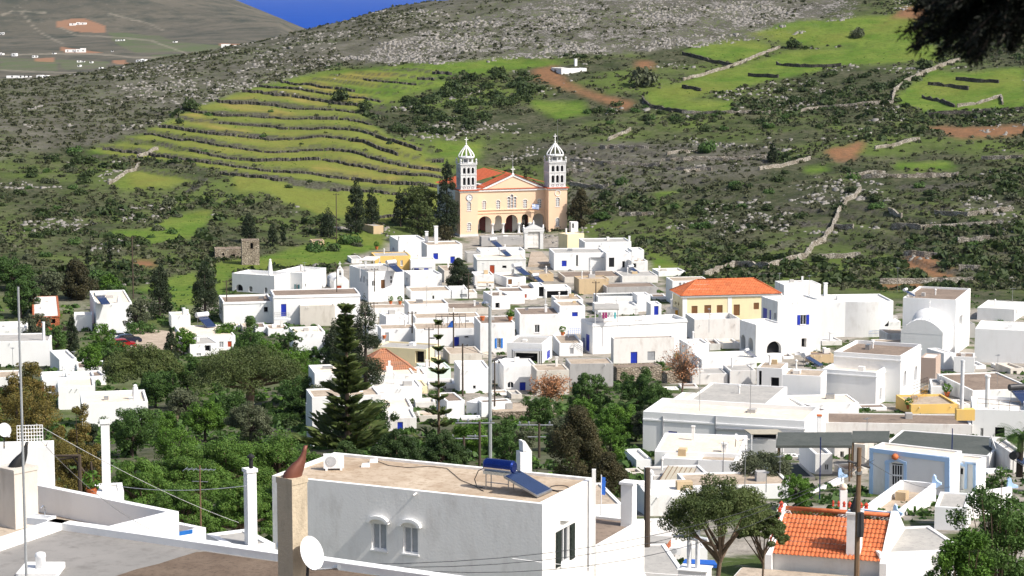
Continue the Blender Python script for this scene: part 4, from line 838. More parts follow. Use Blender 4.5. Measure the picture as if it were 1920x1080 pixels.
H('slate grey roofed house with cream side wall beside the palm', 'm', 560, 1590, 1757, 985, 1180, 22, 'w2', 'rs', .05)
H('weathered concrete block behind the wooden pole', 'm', 285, 415, -3, 880, 1120, 25, 'cg', 'rb', .1)
# chapel with dome
def domed_chapel():
    h = H('whitewashed chapel with curved gable, dome and iron cross', 'i', 812, 1190, 1312, 598, 870, 22, 'w', None, .0, 'L a wh 985 570 4 4', name='chapel', cat='chapel')
    La, Lc, z = h.La, h.Lc, h.H; m = MB(); hgt = 2.0; n = 16
    prof = [(La * (.5 - .5 * cos(pi * i / n)), z + hgt * (.5 - .5 * cos(2 * pi * i / n)) * .9 + .12) for i in range(n + 1)]
    for (a, b), (c, d) in zip(prof[:-1], prof[1:]): m.hexa([(-.02, a, z - .3), (.4, a, z - .3), (.4, c, z - .3), (-.02, c, z - .3)], [(-.02, a, b), (.4, a, b), (.4, c, d), (-.02, c, d)])
    m.build('curved_gable', M['w'], h.root)
    m = MB(); n = 14; rr = La * .46
    arc = [(La / 2 - rr * cos(pi * i / n), z - .1 + 1.9 * sin(pi * i / n)) for i in range(n + 1)]
    for (a, b), (c, d) in zip(arc[:-1], arc[1:]): m.hexa([(.3, a, z - .3), (Lc, a, z - .3), (Lc, c, z - .3), (.3, c, z - .3)], [(.3, a, b), (Lc, a, b), (Lc, c, d), (.3, c, d)])
    m.build('vault', M['w'], h.root, True)
    m = MB(); r = min(La, Lc) * .42; cx = min(Lc * .55, 5.5); m.lathe((cx, La * .5, z - .2), [(r * 1.02, 0), (r, .9)] + [(r * cos(pi / 2 * k / 10) + .001, .9 + 2.3 * sin(pi / 2 * k / 10)) for k in range(1, 11)], 28); m.build('dome', M['w2'], h.root, True)
    zt_ = z + 3.0; m = MB(); m.tube((cx, La * .5, zt_ - .1), (cx, La * .5, zt_ + 1.3), .05); m.tube((cx - .4, La * .5, zt_ + .9), (cx + .4, La * .5, zt_ + .9), .05); m.build('cross', M['w2'], h.root)
    m = MB(); m.lathe((cx, La * .5, zt_ - .15), [(.25, 0), (.2, .25)], 8); m.build('cross_base', M['w'], h.root)
domed_chapel()
def bell_chapel():
    h = H('tiny white vaulted chapel with bell gable and red door', 'e', -7, 905, 1018, 520, 600, 74, 'w', None, 0, 'R c re 944 562 34 42', name='chapel', cat='chapel')
    Lc, La, z = h.Lc, h.La, h.H; m = MB(); n = 12
    arc = [(Lc / 2 - Lc / 2 * cos(pi * i / n), z + 1.1 * sin(pi * i / n)) for i in range(n + 1)]
    for (a, b), (c, d) in zip(arc[:-1], arc[1:]): m.hexa([(a, .05, z - .2), (c, .05, z - .2), (c, La, z - .2), (a, La, z - .2)], [(a, .05, b), (c, .05, d), (c, La, d), (a, La, b)])
    m.build('vault', M['w'], h.root)
    u0, _ = h.hit('R', 926, 520); u1, _ = h.hit('R', 978, 520); um = (u0 + u1) / 2; m = MB(); wd = (u1 - u0)
    for s in (-1, 1): m.box(um + s * wd * .32 - wd * .16, um + s * wd * .32 + wd * .16, -.05, .4, z - .3, z + 2.4)
    m.hexa([(um - wd * .48, -.05, z + 2.4), (um + wd * .48, -.05, z + 2.4), (um + wd * .48, .4, z + 2.4), (um - wd * .48, .4, z + 2.4)], [(um - .1, -.05, z + 3.3), (um + .1, -.05, z + 3.3), (um + .1, .4, z + 3.3), (um - .1, .4, z + 3.3)])
    m.box(um - wd * .16, um + wd * .16, -.05, .4, z - .3, z + .8); b_ = m.build('bell_gable', M['w'], h.root)
    m = MB(); m.lathe((um, .17, z + 1.4), [(.28, 0), (.2, .2), (.14, .5), (.03, .6)], 8); m.build('bell', M['dmetal'], b_)
    m = MB(); m.box(um - .06, um + .06, .1, .22, z + 3.3, z + 4.1); m.box(um - .28, um + .28, .1, .22, z + 3.65, z + 3.77); m.build('cross', M['w'], b_)
bell_chapel()

# ------------------------------------------------------------------ the church
def church():
    view = 'f'; t = radians(73); base = P(*full(view, 283, 1008), 550); X = np.array((sin(t), cos(t), 0)); Y = np.array((-cos(t), sin(t), 0))
    root = empty('church', base, pi / 2 - t, 'cream church with twin pale marble belfries, arcaded porch and red tile roof', 'church')
    def at(x, y, y0=0.0):
        r = ray(*full(view, x, y)); k = (base @ Y + y0) / (r @ Y); p = r * k - base; return float(p @ X), float(p[2])
    U = lambda x, y0=0: at(x, 800, y0)[0]
    V = lambda y, y0=0: at(700, y, y0)[1]
    ch, mbm, wl = M['ch'], M['mb'], M['w']
    def win(m_, u, v0, v1, w, y0):            # hole for an arched light
        return (u - w / 2, u + w / 2, v0, v1, True, .22)
    def light(u, v0, v1, w, y0, n=2, parent=root):
        m = MB(); m.box(u - w / 2, u + w / 2, y0 + .16, y0 + .2, v0, v1, 1)
        for k in range(1, n): x = u - w / 2 + w * k / n; m.box(x - .06, x + .06, y0 + .05, y0 + .155, v0, v1 - .05)
        for k in range(1, 4): z = v0 + (v1 - v0) * k / 4; m.box(u - w / 2, u + w / 2, y0 + .06, y0 + .15, z - .06, z + .06)
        r = w / 2 + .1; rim = [(u - r * cos(pi * i / 10), v1 - w / 2 + r * sin(pi * i / 10)) for i in range(11)]
        for (a, b), (c, d) in zip(rim[:-1], rim[1:]): m.tube((a, y0 - .03, b), (c, y0 - .03, d), .07, .07, 5)
        m.box(u - w / 2 - .12, u + w / 2 + .12, y0 - .09, y0 - .004, v0 - .16, v0 - .02); m.build('window', [M['wp'], M['gs']], parent)
    zc = V(607); TW = U(432); xr0 = U(1028); xr1 = U(1185)
    # towers
    for k, (x0, x1) in enumerate(((0, TW), (xr0, xr1))):
        tw = MB(); wx = (x0 + x1) / 2; w = .95; dpt = TW
        vs = [(V(945), V(880)), (V(776), V(704))] if k == 0 else [(V(930), V(864)), (V(762), V(690))]
        uw = U(357) if k == 0 else U(1105)
        hs = [(uw - w / 2, uw + w / 2, a, b, True, .22) for a, b in vs]
        wall_panel(tw, (x0, 0, -4), (1, 0, 0), (0, -1, 0), x1 - x0, -4, zc, [(q[0] - x0, q[1] - x0, *q[2:]) for q in hs])
        for p in (((x0, 0), (x0, dpt)), ((x0, dpt), (x1, dpt)), ((x1, dpt), (x1, 0))): tw.face([(*p[0], -4), (*p[1], -4), (*p[1], zc), (*p[0], zc)])
        tw.face([(x0, 0, zc), (x1, 0, zc), (x1, dpt, zc), (x0, dpt, zc)])
        tower = tw.build('tower', ch, root)
        for a, b in vs: light(uw, a, b, w, 0, 2, tower)
        m = MB(); m.box(x0 - .18, x1 + .18, -.18, dpt + .18, zc - .45, zc - .1, 0); m.box(x0 - .4, x1 + .4, -.4, dpt + .4, zc - .1, zc + .14, 1); m.build('tower_cornice', [wl, M['tiler']], tower)
        m = MB(); m.box(x0 - .1, x1 + .1, -.1, -.004, -4, V(975)); m.box(x0 - .1, x0 - .004, -.004, dpt, -4, V(975)); m.build('plinth', mbm, tower)
        m = MB(); cu, cv = (U(360), V(668)) if k == 0 else (U(1105), V(650)); r = .78 if k == 0 else .68
        for i in range(24): a, b = 2 * pi * i / 24, 2 * pi * (i + 1) / 24; m.tube((cu + r * cos(a), -.06, cv + r * sin(a)), (cu + r * cos(b), -.06, cv + r * sin(b)), .09, .09, 5)
        if k == 0:
            m.hexa([(cu + r * cos(2*pi*i/24), -.04, cv + r * sin(2*pi*i/24)) for i in range(24)], [(cu + r * cos(2*pi*i/24), -.02, cv + r * sin(2*pi*i/24)) for i in range(24)], 1)
            m.box(cu - .04, cu + .5, -.08, -.05, cv - .04, cv + .04, 2); m.box(cu - .04, cu + .04, -.08, -.05, cv - .04, cv + .36, 2)
            for i in range(12): m.box(cu + .62 * cos(pi*i/6) - .04, cu + .62 * cos(pi*i/6) + .04, -.065, -.045, cv + .62 * sin(pi*i/6) - .04, cv + .62 * sin(pi*i/6) + .04, 2)
            m.build('clock', [M['gs'], M['wp'], M['blk']], tower)
        else:
            m.build('round_moulding', wl, tower)
        # belfry: two tiers of three arched openings
        i0 = .3; a0, a1, b0, b1 = x0 + i0, x1 - i0, i0, dpt - i0; zt0, ztA, zt1 = zc + .14, V(474), V(388); bm_ = MB(); bw = a1 - a0
        def holes(L): 
            hs = []
            for f in (.22, .5, .78):
                hs.append((L * f - L * .085, L * f + L * .085, V(563), V(500), True, .35)); hs.append((L * f - L * .085, L * f + L * .085, V(468), V(418), True, .35))
            return hs
        wall_panel(bm_, (a0, b0, zt0), (1, 0, 0), (0, -1, 0), bw, zt0, zt1, holes(bw)); wall_panel(bm_, (a0, b1, zt0), (0, -1, 0), (-1, 0, 0), b1 - b0, zt0, zt1, holes(b1 - b0))
        wall_panel(bm_, (a1, b0, zt0), (0, 1, 0), (1, 0, 0), b1 - b0, zt0, zt1, holes(b1 - b0)); wall_panel(bm_, (a1, b1, zt0), (-1, 0, 0), (0, 1, 0), bw, zt0, zt1, holes(bw))
        bm_.face([(a0, b0, zt1), (a1, b0, zt1), (a1, b1, zt1), (a0, b1, zt1)])
        for z, e, hh in ((zt0, .1, .35), (V(570), .06, .14), (ztA, .12, .22), (V(405), .1, .14), (zt1, .22, .25)): 
            bm_.box(a0 - e, a1 + e, b0 - e, b0 - .003, z - hh / 2, z + hh / 2); bm_.box(a0 - e, a0 - .003, b0 - .003, b1, z - hh / 2, z + hh / 2); bm_.box(a1 + .003, a1 + e, b0 - .003, b1, z - hh / 2, z + hh / 2)
        for f in (.02, .36, .64, .98):        # pilasters
            bm_.box(a0 + bw * f - .12, a0 + bw * f + .12, b0 - .07, b0 - .004, V(565), V(480)); bm_.box(a0 + bw * f - .12, a0 + bw * f + .12, b0 - .07, b0 - .004, V(470), V(410)); bm_.box(a0 - .07, a0 - .004, b0 + bw * f - .12, b0 + bw * f + .12, V(565), V(410))
        bel = bm_.build('belfry', mbm, root)
        m = MB(); m.box(a0 + .4, a1 - .4, b0 + .4, b1 - .4, zt0 + .02, zt1 - .05); m.build('belfry_dark_core', M['dk'], bel)  # dark core box takes the place of shade inside the open belfry
        for f in (.22, .5, .78):
            m = MB(); cx, cz = a0 + bw * f, V(584)
            for i in range(12): a, b = 2*pi*i/12, 2*pi*(i+1)/12; m.tube((cx + .3*cos(a), b0 - .04, cz + .3*sin(a)), (cx + .3*cos(b), b0 - .04, cz + .3*sin(b)), .07, .07, 4)
            m.build('roundel', M['gs'], bel)
        cx, cy = (a0 + a1) / 2, (b0 + b1) / 2; R = bw * .43; zd = V(330)
        m = MB(); m.lathe((cx, cy, zt1 + .125), [(R * 1.05, 0), (R * 1.05, .25)], 8); m.lathe((cx, cy, zd - .4), [(R * 1.12, 0), (R * 1.12, .22)], 8); dm = m.build('drum', mbm, root)
        for i in range(8):
            a = 2 * pi * i / 8; m = MB(); q = R * .92; m.tube((cx + q * cos(a), cy + q * sin(a), zt1 + .37), (cx + q * cos(a), cy + q * sin(a), zd - .4), .17, .15, 8); m.build('drum_column', mbm, dm)
        m = MB(); m.lathe((cx, cy, zt1 + .37), [(R * .45, 0), (R * .45, zd - zt1 - .78)], 8); m.build('bell_chamber', M['gs'], dm)
        for sx in (a0, a1):
            for sy in (b0, b1):
                m = MB(); m.lathe((sx, sy, zt1 + .125), [(.22, 0), (.26, .35), (.12, .55), (.28, .85), (.05, 1.25)], 8); m.build('finial', mbm, dm)
        zap = V(232); pr = [(R * 1.1, 0), (R * 1.16, .2), (R * 1.1, .6), (R * .92, 1.1), (R * .62, 1.75), (R * .34, 2.3), (R * .16, 2.7), (.1, zap - zd)]
        do = empty('dome', (0, 0, 0)); do.parent = root; m = MB()
        for i in range(10):
            a = 2 * pi * i / 10; m.path([(cx + (r + .03) * cos(a), cy + (r + .03) * sin(a), zd - .1 + z) for r, z in pr], .13, 6)
        m.lathe((cx, cy, zd - .16), [(R * 1.2, 0), (R * 1.2, .2)], 24); m.lathe((cx, cy, zd + 1.9), [(R * .45, 0), (.25, .5), (.12, .9)], 10); m.build('dome_rib', M['wp'], do)
        zx = V(165) if k == 0 else V(152); m = MB(); m.lathe((cx, cy, zap - .25), [(.3, 0), (.14, .4), (.22, .55), (.05, .8)], 8); m.box(cx - .08, cx + .08, cy - .06, cy + .06, zap + .3, zx); m.box(cx - .42, cx + .42, cy - .06, cy + .06, zx - .65, zx - .47); m.build('cross', M['wp'], do)
        if k: m = MB(); m.tube((cx + .6, cy, zap - 1.5), (cx + .6, cy, V(28)), .05, .03, 6); m.build('lightning_rod', M['metal'], do)
    # centre: arcade, windows, pediment
    y0 = 3.0; u0, u1 = TW + .004, xr0 - .004; vs = V(893, y0); hs = []
    A = [(437, 547, 828), (577, 634, 824), (668, 768, 822), (801, 859, 820), (893, 1010, 818)]
    for xa, xb, yt in A: a, b = max(U(xa, y0), u0 + .1), min(U(xb, y0), u1 - .1); hs.append((a - u0, b - u0, vs, V(yt, y0), True, .5, 'bottom'))
    hs.append((.1, u1 - u0 - .1, 0.0, vs, False, .5, 'top')); WN = []
    for x in (485, 603, 830, 951): WN.append((U(x, y0), V(770, y0), V(698, y0), .95))
    for x, a, b in ((692, 765, 672), (718, 765, 652), (745, 765, 672)): WN.append((U(x, y0), V(a, y0), V(b, y0), .68))
    hs += [(u - w / 2 - u0, u + w / 2 - u0, a, b, True, .22) for u, a, b, w in WN]; zc2 = V(600, y0)
    m = MB(); wall_panel(m, (u0, y0, -4), (1, 0, 0), (0, -1, 0), u1 - u0, -4, zc2, hs)
    m.box(u0, u1, y0 + .52, y0 + 3.5, zc2 - 4.6, zc2 - 4.4); fw = m.build('facade', ch, root)
    for u, a, b, w in WN: light(u, a, b, w, y0, 2 if w > .8 else 1, fw)
    m = MB(); m.face([(u0, y0 + 3.4, 0), (u1, y0 + 3.4, 0), (u1, y0 + 3.4, vs + 3), (u0, y0 + 3.4, vs + 3)]); m.face([(u0, y0 - .6, .02), (u1, y0 - .6, .02), (u1, y0 + 3.4, .02), (u0, y0 + 3.4, .02)]); pw = m.build('porch', [M['w3']], root)
    for x, w in ((470, 1.5), (690, 1.9), (850, 1.4)):
        u = U(x, y0 + 3.4); m = MB(); m.box(u - w / 2, u + w / 2, y0 + 3.3, y0 + 3.39, .03, 3.6); r = w / 2
        m.hexa([(u - r * cos(pi*i/10), y0 + 3.3, 3.6 + r * sin(pi*i/10)) for i in range(11)], [(u - r * cos(pi*i/10), y0 + 3.39, 3.6 + r * sin(pi*i/10)) for i in range(11)]); m.build('porch_door', M['dr'], pw)
    for x in (556, 645, 780, 872):
        u = U(x, y0); m = MB(); m.lathe((u, y0 + .25, .03), [(.42, 0), (.42, .25), (.3, .35), (.26, vs - .75), (.3, vs - .6), (.42, vs - .4), (.5, vs - .25), (.5, vs - .03)], 14); m.build('column', mbm, root, True)
    m = MB(); m.box(u0, u1, y0 - .16, y0 - .004, V(806, y0), V(796, y0)); m.box(u0, u1, y0 - .22, y0 - .004, V(780, y0), V(772, y0))
    m.box(u0 - .1, u1 + .1, y0 - .3, y0 - .004, zc2 - .55, zc2 - .12, 1); m.box(u0 - .1, u1 + .1, y0 - .45, y0 - .005, zc2 - .12, zc2 + .08, 2); m.build('string_course', [ch, wl, M['tiler']], root)
    pl, pr_, za, zb_ = U(462, y0), U(990, y0), V(480, y0), zc2 + .08; pm = (pl + pr_) / 2
    m = MB(); tri = [(pl + .4, zb_), (pr_ - .4, zb_), (pm, za - .45)]; m.hexa([(a, y0 - .1, b) for a, b in tri], [(a, y0 + .8, b) for a, b in tri])
    for s, e in (((pl, zb_), (pm, za)), ((pm, za), (pr_, zb_))):
        s, e = np.array((s[0], y0 - .3, s[1])), np.array((e[0], y0 - .3, e[1])); dn = np.array((0, 0, -.5)); b_ = np.array((0, .9, 0)); m.hexa([s + dn, e + dn, e + dn + b_, s + dn + b_], [s, e, e + b_, s + b_], 1)
    m.lathe((pm, y0 - .12, V(560, y0)), [(.01, 0)] * 2, 4); m.build('pediment', [ch, wl], root)
    # nave and roof
    m = MB(); L = 21; x0n, x1n = .8, xr1 - .8; m.box(x0n, x1n, y0 + 3.6, y0 + L, -6, zc2 - .4); m.build('nave', M['w2'], root)
    hw = (x1n - x0n) / 2 + .5; rise = za - zb_ + .1; sl = sqrt(hw * hw + rise * rise); m = MB(); ys, ye = y0 - .55, y0 + L + .4; xm = (x0n + x1n) / 2
    tile_field(m, (x0n - .5, ye, zb_ - .05), (0, -1, 0), (hw / sl, 0, rise / sl), ye - ys - 5, lambda u: sl, .4, .6); tile_field(m, (x1n + .5, ys + 5, zb_ - .05), (0, 1, 0), (-hw / sl, 0, rise / sl), ye - ys - 5, lambda u: sl, .4, .6)
    hp = (pr_ - pl) / 2; s2 = sqrt(hp * hp + (za - zb_) ** 2)
    tile_field(m, (pl - .15, ys + 5, zb_ + .1), (0, -1, 0), (hp / s2, 0, (za - zb_) / s2), 5, lambda u: s2, .4, .6); tile_field(m, (pr_ + .15, ys, zb_ + .1), (0, 1, 0), (-hp / s2, 0, (za - zb_) / s2), 5, lambda u: s2, .4, .6)
    m.build('roof', M['tiler'], root, True)
    m = MB(); m.box(pm - .09, pm + .09, y0 - .1, y0 + .08, za, V(415, y0)); m.box(pm - .5, pm + .5, y0 - .1, y0 + .08, V(445, y0) + .1, V(445, y0) + .3); m.tube((pm, y0, za), (pm, y0, V(290, y0)), .035, .02, 5); m.lathe((pm, y0, za - .1), [(.4, 0), (.2, .3)], 8); m.build('roof_cross', M['wp'], root)
    # flag
    fu, fv = U(890, y0 - 1.4), V(775, y0); froot = empty('flag', base + X * fu + Y * (y0 - .02) + np.array((0, 0, fv)), pi / 2 - t, 'blue and white striped flag on a pole leaning from the church front', 'flag')
    m = MB(); m.tube((0, 0, 0), (0, -1.5, 1.4), .03, .03, 5); m.build('flag_pole', M['wp'], froot)
    m = MB()
    for k in range(9):
        for i in range(6):
            xa, xb = .28 * i, .28 * (i + 1); z = 1.25 - .13 * k; w_ = lambda x: .12 * sin(3 * x); dr_ = lambda x: -.12 * x
            m.face([(xa, -1.4 + w_(xa), z - .13 + dr_(xa)), (xb, -1.4 + w_(xb), z - .13 + dr_(xb)), (xb, -1.4 + w_(xb), z + dr_(xb)), (xa, -1.4 + w_(xa), z + dr_(xa))], 0 if (k % 2 == 0 and not (i < 2 and k == 2)) and not (i == 2 and k < 5) else 1)
    m.build('flag_cloth', [M['bl2'], M['wp']], froot)
church()
def church_gate():
    b = P(*full('f', 825, 1085), 524); t = radians(76); root = empty('church_gate', b, pi / 2 - t, 'pale marble pedimented gateway with double doors before the church', 'gate'); s = 524 / FOC / 4.5
    W_, Hh = 160 * s / .97, 120 * s; m = MB()
    for x0 in (0, W_ - .75): m.box(x0, x0 + .75, 0, .8, -1, Hh); m.box(x0 - .1, x0 + .85, -.1, .9, Hh - .3, Hh)
    m.build('pilaster', M['mb'], root)
    m = MB(); m.box(-.2, W_ + .2, -.15, .95, Hh, Hh + .55); m.build('lintel', M['mb'], root)
    m = MB(); p = [(-.3, Hh + .55), (W_ + .3, Hh + .55), (W_ / 2, Hh + 1.75)]; m.hexa([(a, -.2, z) for a, z in p], [(a, .95, z) for a, z in p]); m.build('pediment', M['mb'], root)
    for x in (-.1, W_ / 2, W_ + .1):
        m = MB(); z = Hh + (1.7 if x == W_ / 2 else .7); m.lathe((x, .4, z), [(.15, 0), (.25, .25), (.1, .45), (.2, .65), (.03, .9)], 8); m.build('urn', M['w'], root)
    for x0, x1 in ((.76, W_ / 2 - .02), (W_ / 2 + .02, W_ - .76)):
        m = MB(); m.box(x0, x1, .35, .45, -.5, Hh - .02)
        for q in (.05, .4, .72): m.box(x0 + .12, x1 - .12, .31, .349, Hh * q, Hh * (q + .22))
        m.build('gate_leaf', M['w3'], root)
church_gate()
def steps():
    root = None; m = MB(); a, b = P(*full('g', 720, 365), 488), P(*full('g', 945, 345), 490); c, d = P(*full('g', 745, 252), 516), P(*full('g', 845, 250), 517); n = 16
    for i in range(n):
        f, f2 = i / n, (i + 1) / n; p0, p1 = a + (c - a) * f, b + (d - b) * f; q0, q1 = a + (c - a) * f2, b + (d - b) * f2; zt_ = q0[2]
        m.hexa([(p0[0], p0[1], zt_ - 2.5), (p1[0], p1[1], zt_ - 2.5), (q1[0], q1[1], zt_ - 2.5), (q0[0], q0[1], zt_ - 2.5)], [(p0[0], p0[1], zt_), (p1[0], p1[1], zt_), (q1[0], q1[1], zt_), (q0[0], q0[1], zt_)])
    tag(m.build('stone_steps', M['rb']), 'broad beige stone steps climbing to the church gate', 'steps')
steps()
H('low cream yellow churchyard wall right of the church', 'g', -4, 1075, 1225, 95, 225, 60, 'ye', 'rc', .1, name='churchyard_wall', cat='wall')
H('grey railed forecourt wall below the church arcade', 'f', -3, 462, 815, 1010, 1085, 80, 'gy', 'rw', .4, name='forecourt_wall', cat='wall', d=531)
H('small white roof room right of the church tower', 'f', -2, 1218, 1278, 885, 1000, 78, 'w', 'rw', .1, 'R o dk 1236 915 16 40')
H('sunlit tan gable wall end by the dark cypresses left of church', 'y', -6, 905, 1010, 700, 830, 60, 'tan', 'rg', .1, name='yard_wall', cat='wall')
H('white hillside house with brown yard high above the church', 'b', 1180, 1238, 1380, 385, 425, 70, 'w', 'rg', .12, 'L o dk 1203 402 12 22;R o dk 1358 368 8 14', '1300 330 370 14 b;1372 338 362 12 b', d=765)
H('small pinkish field hut with tiled top on the green slope', 'y', -4, 255, 385, 858, 905, 78, 'tan', 'rd', .08, name='field_hut', cat='hut', d=520)

# ------------------------------------------------------------------ foreground roofs, lower left
def fore_roof():
    z = -12.4; K, R1 = PZ(104, 985, z), PZ(1010, 1114, z); ed = (R1 - K); ed /= np.linalg.norm(ed); lf = PZ(0, 1020, z) - K; lf /= np.linalg.norm(lf); n = lf * 14
    root = empty('house', K - (0, 0, 4.5), 0, 'nearest grey flat roof house with brown gravel patch, lower left corner', 'house'); o = K - np.array((0, 0, 4.5)); pts = [K, K + n, R1 + n, R1]
    m = MB(); m.hexa([p - o - (0, 0, 4.5) for p in pts], [p - o - (0, 0, .01) for p in pts]); m.build('wall', M['w'], root)
    m = MB(); nd = 8
    for i in range(nd):
        for j in range(nd):
            f = lambda a, b: K + (R1 - K) * a / nd + n * b / nd - o; m.face([f(i, j), f(i + 1, j), f(i + 1, j + 1), f(i, j + 1)])
    m.build('roof', M['ground_roof'], root)
    m = MB(); inn = lf * .28
    for a, b, i0 in ((K, R1, lf * .3), (K, K + n, ed * .42)):
        u = np.array((0, 0, .16)); m.hexa([a - o, b - o, b + i0 - o, a + i0 - o], [a + u - o, b + u - o, b + i0 + u - o, a + i0 + u - o])
    m.build('parapet', M['w'], root)
    g = [PZ(*q, z) + (0, 0, .012) - o for q in ((212, 1083), (256, 1068), (298, 1058), (335, 1046), (368, 1036), (384, 1035), (480, 1049), (640, 1071), (900, 1106), (1000, 1160), (600, 1250), (200, 1250))]
    m = MB(); m.face(g); m.build('gravel_patch', M['gv'], root)
    return K, ed, lf
M['ground_roof'] = ground_mat('grey_felt_roof', (.22, .212, .20), (.28, .265, .25), (.17, .16, .15), .35)
K_, ED, LF = fore_roof()
def column_chimney(label, px, d, w, ytop, ybot, t, mat):
    p = P(px, ybot, d); zt_ = P(px, ytop, d)[2]; root = empty('chimney', p, pi / 2 - radians(t), label, 'chimney'); m = MB(); h = zt_ - p[2]; r = w / 2
    m.box(-r, r, -r, r, -.3, h - .12); m.box(-r * 1.06, r * 1.06, -r * 1.06, r * 1.06, h - .12, h); m.build('shaft', mat, root); return root, h
cr, hh = column_chimney('tall weathered cement chimney with rusty curved cowl, nearest the camera', 551, 44, .42, 893, 1165, 40, M['chim'])
def cowl(root, z, mat, s=1.0):
    m = MB(); n = 14; secs = [(0, 0, .27, .20), (.02, .10, .27, .20), (.07, .22, .24, .17), (.12, .33, .19, .13), (.17, .42, .13, .09), (.20, .52, .085, .065), (.225, .64, .06, .05), (.25, .76, .05, .04)]
    base = len(m.v)
    for x, zz, a, b in secs:
        for i in range(n): t = 2 * pi * i / n; m.v.append((x * s + a * s * cos(t), -x * s * .9 + b * s * sin(t), z + zz * s))
    for k in range(len(secs) - 1):
        for i in range(n): j = (i + 1) % n; m.f.append((base + k*n + i, base + k*n + j, base + (k+1)*n + j, base + (k+1)*n + i)); m.m.append(0)
    m.f.append(tuple(base + (len(secs)-1)*n + i for i in range(n))); m.m.append(0); return m.build('cowl', mat, root, True)
cowl(cr, hh - .02, M['copper'], .82)
tr = H('white walled roof terrace house left of the pine wood', 'z', -11, 40, 335, 1032, 1200, 38, 'w', 'rb', .85, d=62)
H('small white stair block beside roof terrace', 'r', -2.5, 1215, 1488, 800, 1000, 38, 'w', 'rb', .25, d=79)
H('white house with railed roof and satellite dish at left edge', 'r', -1.6, -300, 376, 165, 560, 82, 'w', 'rc', .15, d=108)
tcb = H('white chimney base mound beside wooden pergola', 'r', -2, 690, 896, 480, 760, 78, 'w', 'rw', .05, '', '771 -45 470 62 b', d=102)
H('low grey roof block carrying a black capped chimney', 'r', -2.5, 1695, 1990, 885, 1100, 60, 'w2', 'rg', .05, '', '1815 300 850 72 b', d=76)
# cream chimney with black cowl on the terrace
p = PZ(*full('r', 132, 712), tr.zroof); c2, h2 = column_chimney('cream chimney with bent black cowl on the roof terrace', full('r', 132, 0)[0], p[1], 1.15 * 76 / 100, full('r', 0, 285)[1], full('r', 0, 712)[1], 40, M['cg'])
cowl(c2, h2 - .02, M['blk'], 1.0)
# far villas
for k, (x, y, w, hh_, lab) in enumerate(((438, 132, 92, 20, 'far white villa on terraced red earth high on the hill'), (425, 280, 115, 30, 'far white villa with long annex on the lower slope'), (1310, 255, 130, 26, 'far spread white villa at the foot of the hill near the ridge'), (76, 305, 34, 24, 'far white two storey house beside dark hedge at left'), (240, 430, 66, 20, 'far white low house on the green plain'),
        (85, 430, 95, 18, 'far pair of white farm buildings at the left edge of the plain'), (792, 340, 56, 20, 'far white house with pale blue side on the plain'), (455, 345, 44, 12, 'far small white shed amid brown fields'), (196, 318, 30, 14, 'far small white cabin by a tan field'), (672, 226, 48, 10, 'far low pale house on the hill track'), (445, 370, 14, 12, 'far tiny white hut below the brown fields'), (5, 300, 26, 18, 'far white house cut by the left frame edge'), (466, 435, 26, 9, 'far white hut by the near ridge'), (378, 424, 20, 12, 'far tiny pale hut in the plain centre'), (512, 350, 16, 10, 'far small pale hut right of the brown fields'), (565, 382, 22, 9, 'far pale shed row near the tan field'), (632, 288, 12, 6, 'far speck of a white house at the hill foot'), (8, 185, 30, 22, 'far pale quarry house at the left frame edge'), (150, 432, 40, 10, 'far low grey white shed between the farm buildings'), (705, 408, 22, 9, 'far tiny house just above the near ridge'), (300, 300, 18, 9, 'far tiny white house on the plain road'), (980, 236, 20, 8, 'far white cabin left of the spread villa'))):
    p = FG(*full('a', x, y + hh_ / 2)); d = p[1]; s = d / FOC / 3; W_, H_ = w * s, hh_ * s * .8; root = empty('villa', p, radians(RNG.uniform(-12, 12)), lab, 'villa'); rg = np.random.default_rng(k); x0 = -W_ / 2; m = MB(); mw = MB(); nb = 3 if w > 40 else 2 if w > 25 else 1
    cuts = np.sort(np.concatenate([[0, 1], rg.uniform(.25, .75, nb - 1)]))
    for a, b in zip(cuts[:-1], cuts[1:]):
        h_ = H_ * rg.uniform(.55, 1.0); y_ = rg.uniform(-3, 3); m.box(x0 + W_ * a, x0 + W_ * b - .05, y_, y_ + 9, -6, h_); nw = max(1, int((b - a) * W_ / 7))
        for q in range(nw): xx = x0 + W_ * a + (b - a) * W_ * (q + .5) / nw; mw.box(xx - .8, xx + .8, y_ - .05, y_ - .004, h_ * .3, h_ * .3 + 1.8)
    m.build('wall', M['w'], root); mw.build('window', M['dk'], root)

